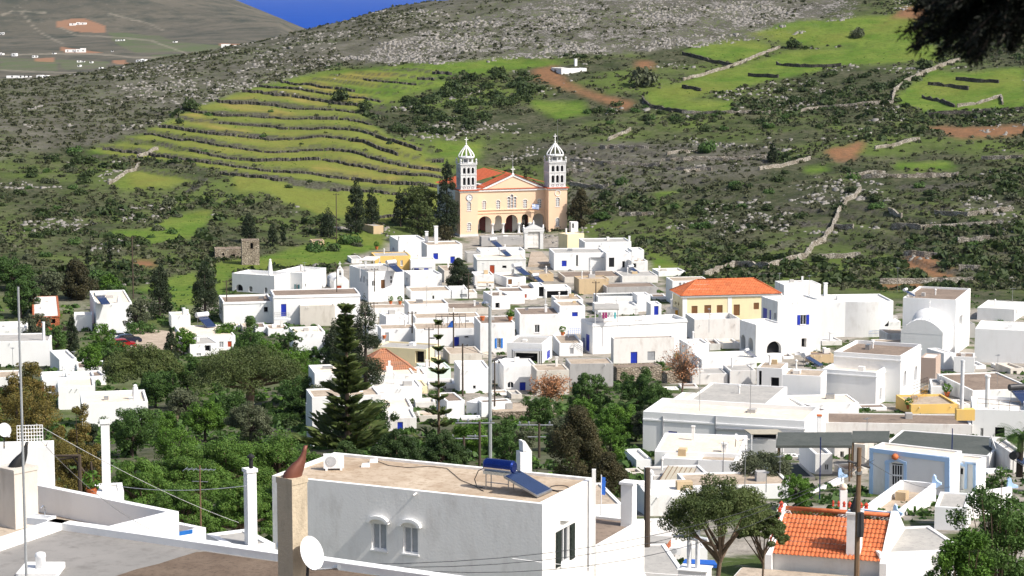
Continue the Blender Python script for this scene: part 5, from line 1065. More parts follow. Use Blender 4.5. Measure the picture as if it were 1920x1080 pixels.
# ------------------------------------------------------------------ plain cubes packed into the remaining gaps of the rows
def pack_gaps():
    bpy.context.view_layer.update(); dg = bpy.context.evaluated_depsgraph_get(); xs = np.arange(420, 1925, 6); ys = np.arange(455, 960, 3); hitg = np.zeros((len(xs), len(ys)), bool)
    reg = [[(660,480),(1210,480),(1420,560),(1925,600),(1925,900),(1180,900),(1060,690),(930,790),(720,800),(590,790),(590,640),(430,620),(430,560),(640,560)]]
    reg2 = [[(1210,880),(1480,860),(1480,1000),(1210,1000)]]
    Xm, Ym = np.meshgrid(xs, ys, indexing='ij'); ok = inside(reg[0], Xm, Ym) & ~inside([(1040,690),(1290,690),(1210,760),(1200,870),(1040,870)], Xm, Ym)
    for i, x in enumerate(xs):
        for j, y in enumerate(ys):
            if not ok[i, j]: continue
            r = ray(x, y); h = SC.ray_cast(dg, (0, 0, 0), tuple(r / np.linalg.norm(r))); hitg[i, j] = h[0] and h[4].name.startswith('terrain')
    rng = np.random.default_rng(4); n = 0
    for y1 in range(len(ys) - 1, 4, -1):
        i = 0
        while i < len(xs) - 4:
            if not hitg[i, y1]: i += 1; continue
            k = i
            while k < len(xs) and hitg[k, y1] and k - i < rng.integers(8, 15): k += 1
            if k - i < 4: i = k + 1; continue
            run = 0
            while run < 26 and y1 - run >= 0 and hitg[i:k, y1 - run].mean() > .75: run += 1
            if run < 4: i = k; continue
            tot = run * 3.0 + 2; yb = ys[y1] + 2; d = dist_of(yb); fr = min(tot * .62, 3.1 * FOC / d); dep = max(1.6, min(9, (tot - fr) / ((yb + 20) / FOC * FOC / d)))
            H('plain little white house packed between its neighbours in the village rows', 'z', -dep, xs[i] - 1, xs[k - 1] + 1, yb - fr, yb, rng.uniform(76, 86), rng.choice(['w', 'w', 'w2', 'w3', 'cg']), rng.choice(['rw', 'rb', 'rd', 'rg', 'rc', 'rw']), rng.choice([.1, .2, .3]), '' if fr < 16 or rng.random() < .45 else f"R {rng.choice(['o', 'c', 'w'])} {rng.choice(['dk', 'bl', 'gr', 'br'])} {(xs[i] + xs[k-1]) / 2 + rng.uniform(-8, 8):.0f} {yb - fr * .5:.0f} 7 {min(11, fr * .5):.0f}", group='plain little houses packed in the village rows'); n += 1
            hitg[i:k, max(0, y1 - run):y1 + 1] = False; i = k
    return n
print('packed', pack_gaps())

# ------------------------------------------------------------------ vegetation
L_ = dict(pine=leaf_mat('pine_needles', (.062, .092, .026), (.105, .138, .038), (.15, .17, .06)), pineb=leaf_mat('bright_pine_needles', (0.066, 0.135, 0.022), (0.131, 0.244, 0.041), (0.188, 0.281, 0.056)),
          pined=leaf_mat('dark_pine_needles', (0.033, 0.066, 0.019), (0.068, 0.112, 0.030)), cyp=leaf_mat('cypress_scales', (0.021, 0.039, 0.017), (0.045, 0.063, 0.026), (0.068, 0.075, 0.036)), ced=leaf_mat('brownish_foliage', (0.039, 0.042, 0.018), (0.083, 0.072, 0.030), (0.105, 0.083, 0.038)),
          nor=leaf_mat('araucaria_needles', (.055, .085, .024), (.095, .13, .034), (.14, .155, .055)), gre=leaf_mat('fresh_green_leaves', (0.068, 0.150, 0.018), (0.128, 0.240, 0.030), (0.045, 0.090, 0.018)), dgr=leaf_mat('deep_green_leaves', (0.039, 0.088, 0.019), (0.078, 0.146, 0.031), (0.117, 0.195, 0.049)),
          bro=leaf_mat('olive_brown_leaves', (0.128, 0.112, 0.024), (0.225, 0.165, 0.045), (0.083, 0.083, 0.021)), oli=leaf_mat('grey_olive_leaves', (0.083, 0.102, 0.053), (0.143, 0.158, 0.090), (0.053, 0.068, 0.030)), dry=leaf_mat('dry_russet_leaves', (0.390, 0.165, 0.075), (0.510, 0.270, 0.135), (0.240, 0.120, 0.060), tr=.1),
          bush=leaf_mat('maquis_leaves', (0.029, 0.054, 0.016), (0.061, 0.090, 0.025), (0.090, 0.119, 0.040), .2), scr=leaf_mat('scrub_leaves', (0.048, 0.062, 0.024), (0.103, 0.107, 0.055), (0.155, 0.147, 0.095), .12), blk=leaf_mat('shaded_needles', (0.006, 0.009, 0.005), (0.015, 0.019, 0.009), tr=.05))  # shaded_needles: the bough's shade put into a near-black colour
def leaf_cloud(blobs, n, size, aspect=.55, rng=RNG, outward=.7, upw=.35, shell=.55):
    C = np.array([b[0] for b in blobs], float); R = np.array([b[1] for b in blobs], float)
    w = (R[:, 0] * R[:, 1] + R[:, 0] * R[:, 2]); k = rng.choice(len(C), n, p=w / w.sum())
    D = rng.normal(size=(n, 3)); D /= np.linalg.norm(D, axis=1, keepdims=True); f = shell + (1.06 - shell) * rng.random(n) ** .6
    Pn = C[k] + D * R[k] * f[:, None]; N = D * outward + rng.normal(size=(n, 3)) * .45 + np.array((0, 0, upw)); N /= np.linalg.norm(N, axis=1, keepdims=True)
    T = np.cross(N, rng.normal(size=(n, 3))); T /= np.linalg.norm(T, axis=1, keepdims=True) + 1e-9; B = np.cross(N, T)
    s = size * (.55 + .9 * rng.random(n))[:, None] / 2; a = aspect
    V = np.stack([Pn - T * s, Pn - B * s * a + N * s * .15, Pn + T * s, Pn + B * s * a - N * s * .1], 1).reshape(-1, 3)
    return V, np.arange(4 * n).reshape(n, 4)
TREES = []
def plant(kind, label, px, yt, yb, w, d=None, mat='pine', n=None, name=None, cat='tree', group=None, ground=True, dens=1.0, lean=0.0):
    rng = np.random.default_rng(int(px * 7 + yt * 3)); base = P(px, yb, d) if d else (G(px, yb) if yb < 520 else P(px, yb, dist_of(yb))); d = base[1]
    if d > 12 and ground: base = np.array((base[0], base[1], zt(base[0], base[1])))
    H_ = P(px, yt, d)[2] - base[2]; s = d / FOC; W_ = w * s; R = W_ / 2
    name = name or {'cyp': 'cypress', 'pine': 'pine_tree', 'nor': 'araucaria_tree', 'round': 'tree', 'ced': 'juniper_tree', 'broad': 'tree'}[kind]
    root = empty(name, base, 0, label, cat, group); tr = MB(); bl = []; lf = max(.075, 2.3 * s); asp = .5; area = w * max(yb - yt, 10); shell, outw, upw = .55, .7, .35
    if kind == 'pine':
        c0 = H_ * (.05 if mat == 'pineb' else .16 if dens == 1 else .48); nb = 120
        for i in range(nb):
            a = rng.uniform(0, 2 * pi); q = sqrt(rng.random()); z = rng.random(); rr = R * .86 * q; zz = c0 + (H_ - c0) * (.18 + .72 * sqrt(max(0, 1 - (q * .97) ** 2)) * (.45 + .55 * z)); b = R * rng.uniform(.09, .2)
            bl.append(((rr * cos(a), rr * sin(a), zz), (b, b, b * .72)))
        tw_ = .045 if dens > 1.05 else .075; tr.tube((0, 0, -.4), (R * .06, 0, H_ * .45), R * tw_, R * tw_ * .8, 9)
        for i in range(0, nb, 9 if dens > 1.05 else 4): c = bl[i][0]; tr.tube((R * .06, 0, H_ * rng.uniform(.33, .5)), (c[0] * .9, c[1] * .9, c[2] - .1), R * .035, R * .012, 5)
    elif kind == 'round':
        c0 = H_ * .12; nb = 80
        for i in range(nb):
            u = rng.normal(size=3); u /= np.linalg.norm(u); q = rng.uniform(.45, .95); b = R * rng.uniform(.1, .24); bl.append(((R * q * u[0], R * q * u[1], (H_ + c0) / 2 + (H_ - c0) / 2 * q * u[2]), (b, b, min(b * .85, (H_ - c0) * .22))))
        tr.tube((0, 0, -.4), (0, 0, H_ * .5), R * .07, R * .04, 7)
        for i in range(0, nb, 4): tr.tube((0, 0, H_ * .3), bl[i][0], R * .03, R * .01, 5)
    elif kind == 'cyp':
        nb = 60
        for i in range(nb):
            f = rng.random() ** .8; prof = min(1, (f + .05) / .18) * (1 - f ** 2.2) ** .75 + .05; a = rng.uniform(0, 2 * pi); b = R * prof * rng.uniform(.35, .5); q = R * prof * .62; bl.append(((q * cos(a), q * sin(a), H_ * (.02 + .95 * f)), (b, b, max(b, H_ * .05))))
        tr.tube((0, 0, -.4), (0, 0, H_ * .8), R * .14, R * .04, 6); asp, upw = .42, .1
    elif kind == 'ced':
        nb = 44
        for i in range(nb):
            f = rng.random(); prof = (1 - f ** 1.6) ** .6 * min(1, .4 + f * 3.5) * rng.uniform(.7, 1.05); a = rng.uniform(0, 2 * pi); b = R * rng.uniform(.16, .3); q = max(0, R * prof - b); bl.append(((q * cos(a), q * sin(a), H_ * (.08 + .86 * f)), (b, b, b * .85)))
        tr.tube((0, 0, -.4), (0, 0, H_ * .85), R * .09, R * .02, 7)
    elif kind == 'nor':
        levels = n or 15; tr.tube((0, 0, -.5), (0, 0, H_ * .99), R * .06, R * .012, 9); V, F = [], []
        for k in range(levels):
            f = .10 + .87 * (k / (levels - 1)) ** .92; z = H_ * (f + rng.uniform(-.012, .012)); ln = R * (1.0 - f) ** 1.9 * rng.uniform(.7, 1.12) + R * .06; nbr = rng.integers(5, 8); ph = rng.uniform(0, 6)
            for j in range(nbr):
                a = ph + 2 * pi * j / nbr + rng.uniform(-.2, .2); l2 = ln * rng.uniform(.55, 1.1); pts = [(cos(a) * l2 * q, sin(a) * l2 * q, z + l2 * (-.16 * q + rng.uniform(.3, .6) * q * q)) for q in (0, .3, .6, .85, 1.0)]
                tr.path(pts, R * .012, 4)
                cnt = int(46 * dens * (.5 + l2 / R)); t_ = .22 + .8 * rng.random(cnt) ** .8; sd = rng.normal(size=cnt) * (.10 + .05 * (1 - t_)) * l2 * .95
                cx = np.interp(t_, (0, .3, .6, .85, 1.05), [p[0] for p in pts]); cy = np.interp(t_, (0, .3, .6, .85, 1.05), [p[1] for p in pts]); cz = np.interp(t_, (0, .3, .6, .85, 1.05), [p[2] for p in pts])
                c = np.stack([cx - sin(a) * sd, cy + cos(a) * sd, cz + rng.normal(size=cnt) * .02 * R + np.abs(sd) * .25], 1); dirv = np.stack([cos(a) * .8 - sin(a) * sd * 3 / l2, sin(a) * .8 + cos(a) * sd * 3 / l2, .35 + 0 * sd], 1); dirv /= np.linalg.norm(dirv, axis=1, keepdims=True)
                sv = np.cross(dirv, rng.normal(size=(cnt, 3))); sv /= np.linalg.norm(sv, axis=1, keepdims=True); ll = R * (.10 + .08 * rng.random(cnt))[:, None]
                V.append(np.stack([c - dirv * ll, c - sv * ll * .28, c + dirv * ll, c + sv * ll * .28], 1).reshape(-1, 3))
        V = np.concatenate(V); tr.build('trunk', M['bark'], root); np_mesh('crown', V, np.arange(len(V)).reshape(-1, 4), L_[mat], root); TREES.append(root); return root
    elif kind == 'broad':
        nb = 150; tr.tube((0, 0, -.5), (R * .1, 0, H_ * .45), R * .05, R * .035, 8)
        for i in range(nb):
            u = rng.normal(size=3); u /= np.linalg.norm(u); q = rng.uniform(.35, .92); b = R * rng.uniform(.08, .28); c = (R * q * u[0], R * q * u[1], H_ * .58 + H_ * .42 * q * u[2]); bl.append((c, (b, b, b * .9))); tr.tube((R * .1, 0, H_ * rng.uniform(.25, .45)), c, R * .02, R * .006, 5)
        shell, outw = .0, .2; asp = .5
    if lean:
        bl = [((c[0] + lean * c[2], c[1], c[2]), r) for c, r in bl]; tr.v = [(x + lean * z, y, z) for x, y, z in tr.v]
    nn = int(np.clip(area / ((2.3 * .62) ** 2) * 3.0 * dens, 700, 42000)) if n is None else n
    V, F = leaf_cloud(bl, nn, lf * 1.45, asp, rng, outw, upw, shell); tr.build('trunk', M['bark2'] if kind in ('cyp', 'ced', 'round') else M['bark'], root); np_mesh('crown', V, F, L_[mat], root); TREES.append(root); return root
plant('pine', 'big round pine with thick dark trunk amid the left houses', 466, 645, 808, 250, 283)
plant('pine', 'round pine beside the parked red car, left', 268, 640, 810, 170, 300)
plant('cyp', 'slim cypress between the parked car and the grey roofed house', 321, 612, 720, 34, 330, 'cyp')
plant('cyp', 'slim green cypress at the foot of the left pine', 326, 690, 806, 30, 286, 'dgr')
plant('cyp', 'left of the pair of fat cypresses below the farm ruin', 300, 486, 606, 48, 405, 'cyp')
plant('cyp', 'right of the pair of fat cypresses below the farm ruin', 385, 489, 609, 54, 402, 'cyp')
plant('ced', 'broad brownish conifer rising above the conical chimney house', 146, 484, 612, 92, 430, 'ced')
plant('cyp', 'dark cypress with pointed top behind the tall araucaria', 686, 548, 716, 72, 300, 'cyp')
plant('cyp', 'blunt dark cypress left of the tall araucaria', 628, 596, 728, 72, 300, 'cyp')
plant('nor', 'tall araucaria pine in front of the central houses', 652, 572, 905, 205, 216, 'nor', 17, dens=1.0)
plant('nor', 'slender open araucaria with widely spaced whorls', 823, 600, 875, 112, 224, 'nor', 10, dens=.6)
for k, (x, a, b, w, lab) in enumerate(((207, 446, 503, 12, 'thin cypress rising left of the brown pole on the left slope'), (165, 460, 506, 12, 'thin dark cypress farthest left on the slope'), (467, 396, 455, 30, 'cypress just behind the farm ruin'), (511, 416, 462, 20, 'narrow cypress right of the farm ruin'), (530, 420, 455, 14, 'smallest cypress right of the farm ruin'),
     (668, 335, 438, 42, 'tallest cypress on the slope left of the church'), (697, 350, 430, 32, 'second cypress left of the church, next to the tallest'), (615, 385, 445, 30, 'cypress beside the dark pole left of the church'), (838, 298, 434, 46, 'very dark cypress standing against the church side'), (773, 342, 415, 16, 'pole thin cypress among the churchyard trees'), (751, 350, 425, 28, 'dark cypress at the left of the churchyard trees'), (1449, 263, 306, 20, 'lone cypress on the right hillside'), (985, 315, 385, 18, 'little cypress tip showing behind the church roof'), (63, 515, 600, 16, 'thin cypress behind the grey mast at far left'), (136, 586, 680, 28, 'dark cypress between brick house and conical chimney house'))):
    plant('cyp', lab, x, a, b, w, 548 if x == 838 else (560 if x == 985 else (352 if x == 136 else None)), 'cyp')
plant('round', 'bushy pine in the churchyard left of the church', 790, 376, 434, 70, 535, 'pine'); plant('round', 'pine crown behind the churchyard bushes', 785, 338, 410, 72, 560, 'pine'); plant('round', 'low brown green shrub at the church corner', 836, 420, 448, 34, 530, 'ced', cat='shrub', name='shrub')
plant('ced', 'dark spreading tree right of the church tower', 1090, 354, 440, 64, 556, 'ced'); plant('round', 'small tree right of the churchyard wall', 1128, 398, 446, 40, 560, 'dgr')
plant('ced', 'dark juniper in front of the white upper houses', 860, 485, 556, 68, 452, 'cyp'); plant('ced', 'dark juniper above the big round pine', 470, 588, 682, 80, 330, 'dgr')
plant('round', 'bright green tree beside the plain bright white house', 545, 608, 672, 44, 328, 'dgr'); plant('broad', 'light green leafy tree right of the big round pine', 560, 652, 742, 84, 290, 'gre', dens=1.3)
plant('round', 'bright green tree below the brown pole', 205, 512, 570, 46, 435, 'gre'); plant('round', 'grey green olive tree right of conical chimney house', 258, 555, 625, 54, 380, 'oli')
plant('round', 'leafy garden tree above the parked cars', 195, 606, 668, 60, 345, 'gre'); plant('round', 'dark garden tree behind the parked cars', 262, 600, 640, 70, 372, 'dgr'); plant('round', 'low bushy tree left of the parked cars', 170, 635, 700, 50, 325, 'gre'); plant('round', 'green tree beside the brick house', 105, 605, 668, 48, 350, 'dgr')
for x, a, b, w, d, lab in ((265, 842, 1040, 150, 150, 'pine at the left end of the dense pine wood'), (345, 818, 1030, 175, 158, 'pine behind the tall white chimney in the pine wood'), (430, 806, 1030, 185, 166, 'tallest pine in the middle of the pine wood'), (520, 802, 1020, 180, 170, 'pine right of the middle in the pine wood'), (580, 830, 1010, 110, 160, 'pine against the near house in the pine wood'), (340, 890, 1070, 150, 140, 'low pine at the front of the pine wood'), (450, 885, 1060, 160, 142, 'front pine by the black capped chimney'), (240, 905, 1075, 110, 135, 'front pine beside the white chimney base'), (540, 880, 1050, 130, 146, 'front pine touching the near house wall')):
    plant('pine', lab, x, a, b, w, d, 'pineb', group='pines of the dense wood')
plant('pine', 'dark pine behind the near house air conditioner', 745, 796, 990, 130, 172, 'pined'); plant('pine', 'dark pine behind the near house roof, right', 832, 796, 985, 120, 176, 'pined'); plant('pine', 'dark pine behind the cement chimney', 650, 815, 1000, 110, 165, 'pined')
plant('round', 'citrus tree with a dense crown behind the pine wood', 325, 795, 850, 100, 205, 'gre'); plant('round', 'leafy garden bush under the big round pine', 400, 775, 815, 70, 275, 'gre', name='shrub', cat='shrub'); plant('round', 'garden bush right of the big pine trunk', 530, 770, 825, 90, 268, 'dgr', name='shrub', cat='shrub')
plant('round', 'olive brown tree behind the railed white house', 55, 706, 960, 190, 150, 'bro'); plant('round', 'olive brown tree left of the tall white chimney', 148, 748, 950, 110, 156, 'bro'); plant('round', 'russet tree beside the cream chimney at left edge', 45, 666, 790, 100, 215, 'bro'); plant('ced', 'dark conifer behind the tall white chimney', 178, 790, 960, 80, 160, 'cyp')
plant('pine', 'leaning umbrella pine with bare trunk among the near right roofs', 1340, 888, 1100, 228, 116, 'pine', dens=1.5, lean=.04)
plant('pine', 'lower right crown beside the leaning umbrella pine', 1428, 935, 1110, 105, 119, 'pine', dens=1.1)
plant('broad', 'open leafy foreground tree at lower right', 1860, 868, 1100, 205, 76, 'dgr', dens=1.7)
plant('broad', 'second leafy foreground tree at the right edge', 1805, 985, 1140, 150, 72, 'gre', dens=1.6)
plant('ced', 'large dark casuarina tree behind the square chimney', 1082, 762, 915, 170, 190, 'ced', dens=1.2); plant('ced', 'dark casuarina skirt tree right of the near house', 1140, 850, 960, 110, 178, 'ced')
plant('round', 'bright green round bush beside the dark casuarina', 1146, 785, 870, 72, 207, 'gre'); plant('round', 'dark green garden tree under the blue door house', 1192, 684, 800, 84, 262, 'dgr'); plant('round', 'garden tree against the grey store wall', 1232, 715, 800, 70, 258, 'dgr'); plant('round', 'garden tree left of the dark wall corner', 1105, 690, 800, 80, 264, 'dgr'); plant('round', 'fresh green low tree in the walled garden', 1160, 755, 840, 90, 238, 'gre'); plant('round', 'olive tree beside the long white house', 1215, 760, 850, 70, 236, 'oli'); plant('round', 'low green tree at the garden bottom', 1090, 742, 810, 60, 250, 'gre')
plant('round', 'olive green bush in front of the brown paved wing', 1430, 846, 935, 120, 186, 'oli', dens=1.2); plant('round', 'fresh green fig bush beside the terrace wall', 1492, 888, 960, 70, 172, 'gre')
plant('broad', 'dry russet tree beside the blue door house', 1278, 640, 712, 84, 300, 'dry', n=1500); plant('broad', 'dry russet creeper tree on the beige stone house', 1030, 694, 765, 84, 288, 'dry', n=3000)
plant('round', 'green bush on the terrace bank by the light pole', 955, 808, 865, 60, 205, 'dgr', name='shrub', cat='shrub'); plant('round', 'yellow green shrub beside the light pole base', 985, 795, 850, 50, 212, 'oli', name='shrub', cat='shrub')
for x, yb, w, h in ((352, 745, 44, 60), (600, 725, 40, 60), (215, 705, 46, 50), (70, 645, 40, 45), (100, 668, 40, 40), (345, 668, 34, 40), (425, 650, 36, 36), (505, 712, 44, 56), (292, 770, 56, 60), (385, 838, 60, 70), (622, 806, 60, 70), (560, 796, 60, 70), (248, 868, 80, 80), (470, 846, 70, 70), (1012, 806, 50, 50), (940, 856, 46, 50), (885, 868, 56, 60), (1062, 856, 60, 60), (1192, 838, 50, 50), (700, 860, 70, 80), (645, 858, 60, 70), (305, 838, 50, 50), (40, 600, 50, 60), (90, 575, 44, 50), (20, 560, 60, 60), (215, 590, 40, 44), (440, 800, 50, 50), (350, 800, 50, 56)):
    plant('round', 'leafy garden tree filling a gap between the lower houses', x, yb - h * 1.35, yb, w * 1.45, None, ('dgr', 'gre', 'oli', 'dgr')[int(x) % 4], group='garden trees between the lower houses')
def palm(label, px, yt, yb, w, d):
    b = P(px, yb, d); s = d / FOC; root = empty('palm_tree', b, 0, label, 'palm tree'); H_ = (yb - yt) * s * .55; m = MB(); m.lathe((0, 0, -1), [(.3, 0), (.24, H_ + 1)], 9); m.build('trunk', M['bark2'], root); rng = np.random.default_rng(5); L = w * s * .62; V = []
    for i in range(26):
        a = rng.uniform(0, 2 * pi); up = rng.uniform(.0, 1.3)
        for q in np.linspace(.12, 1, 16):
            x = L * q * cos(up * .9 - q * .5); z = H_ + L * (sin(up) * q - .45 * q * q); c = np.array((x * cos(a), x * sin(a), z)); sd = np.array((-sin(a), cos(a), 0)); fw = np.array((cos(a), sin(a), -.3)); l2 = L * .28 * (1 - abs(q - .45))
            for sg in (-1, 1): tip = c + sd * sg * l2 + fw * l2 * .5 - np.array((0, 0, l2 * .3)); wv = fw * .035; V += [c - wv, c + wv, tip + wv * .4, tip - wv * .4]
    np_mesh('fronds', np.array(V), np.arange(len(V)).reshape(-1, 4), L_['dgr'], root)
palm('spiky palm at the right edge beside the brown door house', 1912, 770, 872, 74, 188)
palm('low spiky palm in the walled garden', 1172, 728, 800, 44, 245)
# near branch hanging in at the top right
def near_branch():
    rng = np.random.default_rng(11); o = P(1985, -60, 9.0); root = empty('overhanging_tree', o, 0, 'dark out of focus conifer bough hanging into the top right corner', 'tree'); tr = MB(); V = []; px = 9.0 / FOC
    tips = [(1712, 60), (1722, 100), (1765, 118), (1800, 110), (1840, 122), (1890, 105), (1735, 20), (1705, 92), (1780, 60), (1830, 70), (1870, 60), (1910, 90), (1760, 0), (1800, 20), (1850, 10), (1900, 20), (1930, 50), (1745, 70), (1815, 95), (1880, 90)]
    for i, (x, y) in enumerate(tips * 3):
        dd = 9.0 + rng.uniform(-.35, .35); tip = P(x + rng.uniform(-14, 14), y + rng.uniform(-16, 8) - (0 if i < 20 else rng.uniform(0, 55)), dd) - o; st = np.array((rng.uniform(-.15, .1), rng.uniform(-.1, .1), rng.uniform(-.02, .12))); pts = [st + (tip - st) * q + np.array((0, 0, .03 * sin(pi * q))) for q in np.linspace(0, 1, 7)]
        tr.path(pts, .0045, 5); cnt = 420; q = .25 + .75 * rng.random(cnt); c = np.array([[np.interp(t, np.linspace(0, 1, 7), [p[k] for p in pts]) for k in range(3)] for t in q]); c += rng.normal(size=(cnt, 3)) * .011; dv = rng.normal(size=(cnt, 3)) + (tip - st) / np.linalg.norm(tip - st) * 1.3; dv /= np.linalg.norm(dv, axis=1, keepdims=True); sv = np.cross(dv, rng.normal(size=(cnt, 3))); sv /= np.linalg.norm(sv, axis=1, keepdims=True)
        V.append(np.stack([c, c + dv * .016 + sv * .0035, c + dv * .036, c + dv * .016 - sv * .0035], 1).reshape(-1, 3))
    big, _ = leaf_cloud([((rng.uniform(-.2, 1.6), rng.uniform(-.6, .6), rng.uniform(.15, 1.3)), (.35, .35, .25)) for _ in range(26)], 9000, .09, .4, rng); V.append(big)  # unseen crown mass, added above the bough to keep it shaded
    tr.tube((.9, 0, -3), (.9, 0, 1.2), .12, .08, 8); tr.tube((.9, 0, .3), (-.02, 0, .05), .03, .012, 6); tr.build('limb', M['bark2'], root); V = np.concatenate(V); np_mesh('needles', V, np.arange(len(V)).reshape(-1, 4), L_['blk'], root)
near_branch()
# hillside bushes: a few prototype meshes, each bush an object
def bush_mesh(seed, mat, n=420):
    rng = np.random.default_rng(seed); bl = []
    for i in range(9): a = rng.uniform(0, 2 * pi); q = rng.uniform(.1, .62); b = rng.uniform(.32, .5); bl.append(((q * cos(a), q * sin(a), rng.uniform(.2, .55)), (b, b, b * .8)))
    V, F = leaf_cloud(bl, n, .26, .6, rng, .8, .4, .7); o = np_mesh('bush', V, F, L_[mat]); return o
PROTO = [bush_mesh(k, m) for k, m in enumerate(('bush', 'bush', 'bush', 'dgr', 'oli', 'bush'))]; _used = set()
def bush(p, w, k, label, group, hgt=1.0):
    pr = PROTO[k]
    if k in _used: o = pr.copy(); COL.objects.link(o)
    else: o = pr; _used.add(k)
    o.location = tuple(p); o.scale = (w / 2, w / 2, w / 2 * hgt); o.rotation_euler = (0, 0, RNG.uniform(0, 6.28)); tag(o, label, 'bush', group); return o
def scatter_bushes(polys, n, wr, kinds, label, group):
    rng = np.random.default_rng(len(label) + n)
    for q in range(n):
        pl = polys[q % len(polys)]; xs, ys = [a for a, _ in pl], [b for _, b in pl]
        for _ in range(60):
            x, y = rng.uniform(min(xs), max(xs)), rng.uniform(min(ys), max(ys))
            if inside(pl, np.array([x]), np.array([y]))[0]: break
        p = G(x, y); w = rng.uniform(*wr) * p[1] / FOC; bush(p - (0, 0, w * .08), w, int(rng.choice(kinds)), label, group, rng.uniform(.75, 1.1))
scatter_bushes([fp('b', [(380,560),(880,400),(1100,420),(1150,520),(900,640),(700,750),(300,760)])], 98, (20, 44), (0, 1, 2, 5), 'dark round maquis bush in the big thicket above the church', 'bushes of the big thicket above the church')
scatter_bushes([fp('c', [(430,560),(640,430),(1110,400),(1290,460),(1000,590),(760,600)])], 20, (20, 40), (0, 1, 2), 'dark round bush in the clump by the bright green field', 'bushes by the bright green field')
scatter_bushes([TSL[0]], 16, (9, 20), (0, 1, 3), 'small bush growing on the grassy terraces left of the church', 'bushes on the grassy terraces')
scatter_bushes([fp('b', [(1360,540),(1700,600),(1900,640),(1900,720),(1400,700)]), fp('c', [(0,650),(1300,600),(1380,700),(700,760),(0,740)])], 30, (16, 34), (0, 2, 3, 5), 'dark bush in the belt below the bright green field', 'bushes in the belt below the green field')
scatter_bushes([fp('w', [(0,60),(600,60),(1900,30),(1900,350),(500,400),(0,500)]), fp('w', [(0,500),(500,450),(1900,400),(1900,760),(0,800)]), fp('v', [(900,680),(1900,500),(1900,1060),(760,1060)])], 58, (18, 40), (0, 1, 2, 3, 4), 'maquis bush on the stony right slope behind the village', 'bushes on the stony right slope')
scatter_bushes([fp('d', [(0,0),(900,0),(1400,150),(1300,450),(900,520),(0,620)]), fp('a', [(0,880),(480,830),(640,1060),(0,1080)])], 52, (18, 38), (0, 2, 3, 4, 4, 1), 'grey green shrub on the scrubby left slope', 'shrubs on the scrubby left slope')
for x, y, w, k, lab in ((318, 388, 34, 4, 'tall purple grey shrub on the left slope'), (360, 208, 40, 0, 'round bush at the top of the yellow terraces'), (338, 232, 20, 0, 'small round bush left of the yellow terraces'), (636, 190, 40, 0, 'bush at the right end of the yellow terraces'), (687, 208, 36, 0, 'dark bush left of the big thicket'), (1205, 160, 66, 4, 'silvery grey bush left of the bright field'), (1610, 70, 36, 4, 'grey bush on the upper green field'), (1490, 90, 34, 0, 'dark bush on the upper green field'), (1733, 130, 38, 1, 'round dark bush beside the field wall'), (1328, 286, 42, 3, 'round green bush on the grey terraces'), (1165, 348, 30, 3, 'green bush right of the church belfry'), (1135, 372, 30, 1, 'dark bush right of the church belfry')):
    p = G(x, y); bush(p, w * p[1] / FOC, k, lab, None, 1.2)
scatter_bushes([fp('d', [(0,600),(1000,560),(1100,800),(200,900),(0,980)]), [(150, 600), (330, 640), (320, 660), (160, 690)], [(340, 800), (600, 800), (620, 835), (330, 835)], [(1065, 700), (1240, 700), (1215, 840), (1080, 860)], [(480, 650), (600, 650), (610, 760), (560, 770)], [(590, 470), (700, 440), (660, 480), (600, 500)]], 42, (26, 52), (0, 3, 3, 4), 'leafy garden shrub between the village houses', 'garden shrubs between the houses')
# scrub and stones too many to count
def zt_arr(x, y):
    u = x / y; i = np.clip((u - UU[0]) / (UU[1] - UU[0]), 0, len(UU) - 1.001); i0 = i.astype(int); f = i - i0; j = np.clip(np.searchsorted(DD, y) - 1, 0, len(DD) - 2); g = (y - DD[j]) / (DD[j + 1] - DD[j])
    return (ZG[i0, j] * (1 - g) + ZG[i0, j + 1] * g) * (1 - f) + (ZG[i0 + 1, j] * (1 - g) + ZG[i0 + 1, j + 1] * g) * f, i0, j
def scrub(name, label, n, dr, wr, mat, per, cond, seed, hgt=.7):
    rng = np.random.default_rng(seed); u = rng.uniform(u_of(-150), u_of(2070), n * 3); y = rng.uniform(*dr, n * 3); x = u * y; z, i, j = zt_arr(x, y); cl = vnoise(x / 25, y / 25 + 50) + .6 * vnoise(x / 9, y / 9); ok = cond(i, j, cl, rng.random(n * 3)); x, y, z = x[ok][:n], y[ok][:n], z[ok][:n]; k = len(x)
    w = np.exp(rng.uniform(np.log(wr[0]), np.log(wr[1]), k)); D = rng.normal(size=(k, per, 3)); D[..., 2] = np.abs(D[..., 2]); D /= np.linalg.norm(D, axis=2, keepdims=True)
    C = np.stack([x, y, z - .05], 1)[:, None, :] + D * w[:, None, None] * np.array((.5, .5, .5 * hgt)); N = D * .8 + rng.normal(size=D.shape) * .5; N /= np.linalg.norm(N, axis=2, keepdims=True); T = np.cross(N, rng.normal(size=D.shape)); T /= np.linalg.norm(T, axis=2, keepdims=True); B = np.cross(N, T); s = (w[:, None, None] * (.22 + .2 * rng.random((k, per, 1))))
    V = np.stack([C - T * s, C - B * s * .7, C + T * s, C + B * s * .7], 2).reshape(-1, 3); o = np_mesh(name, V, np.arange(len(V)).reshape(-1, 4), mat); tag(o, label, None, None, 'stuff'); return o
scrub('scrub', None, 26000, (450, 960), (.5, 1.9), L_['scr'], 10, lambda i, j, c, r: (mg0[i, j] < .4) & (ms[i, j] < .5) & (vmask[i, j] < .5) & (r < .6 + 1.2 * np.clip(c, -.4, .4)) & (r > .62 * mr[i, j]), 21)
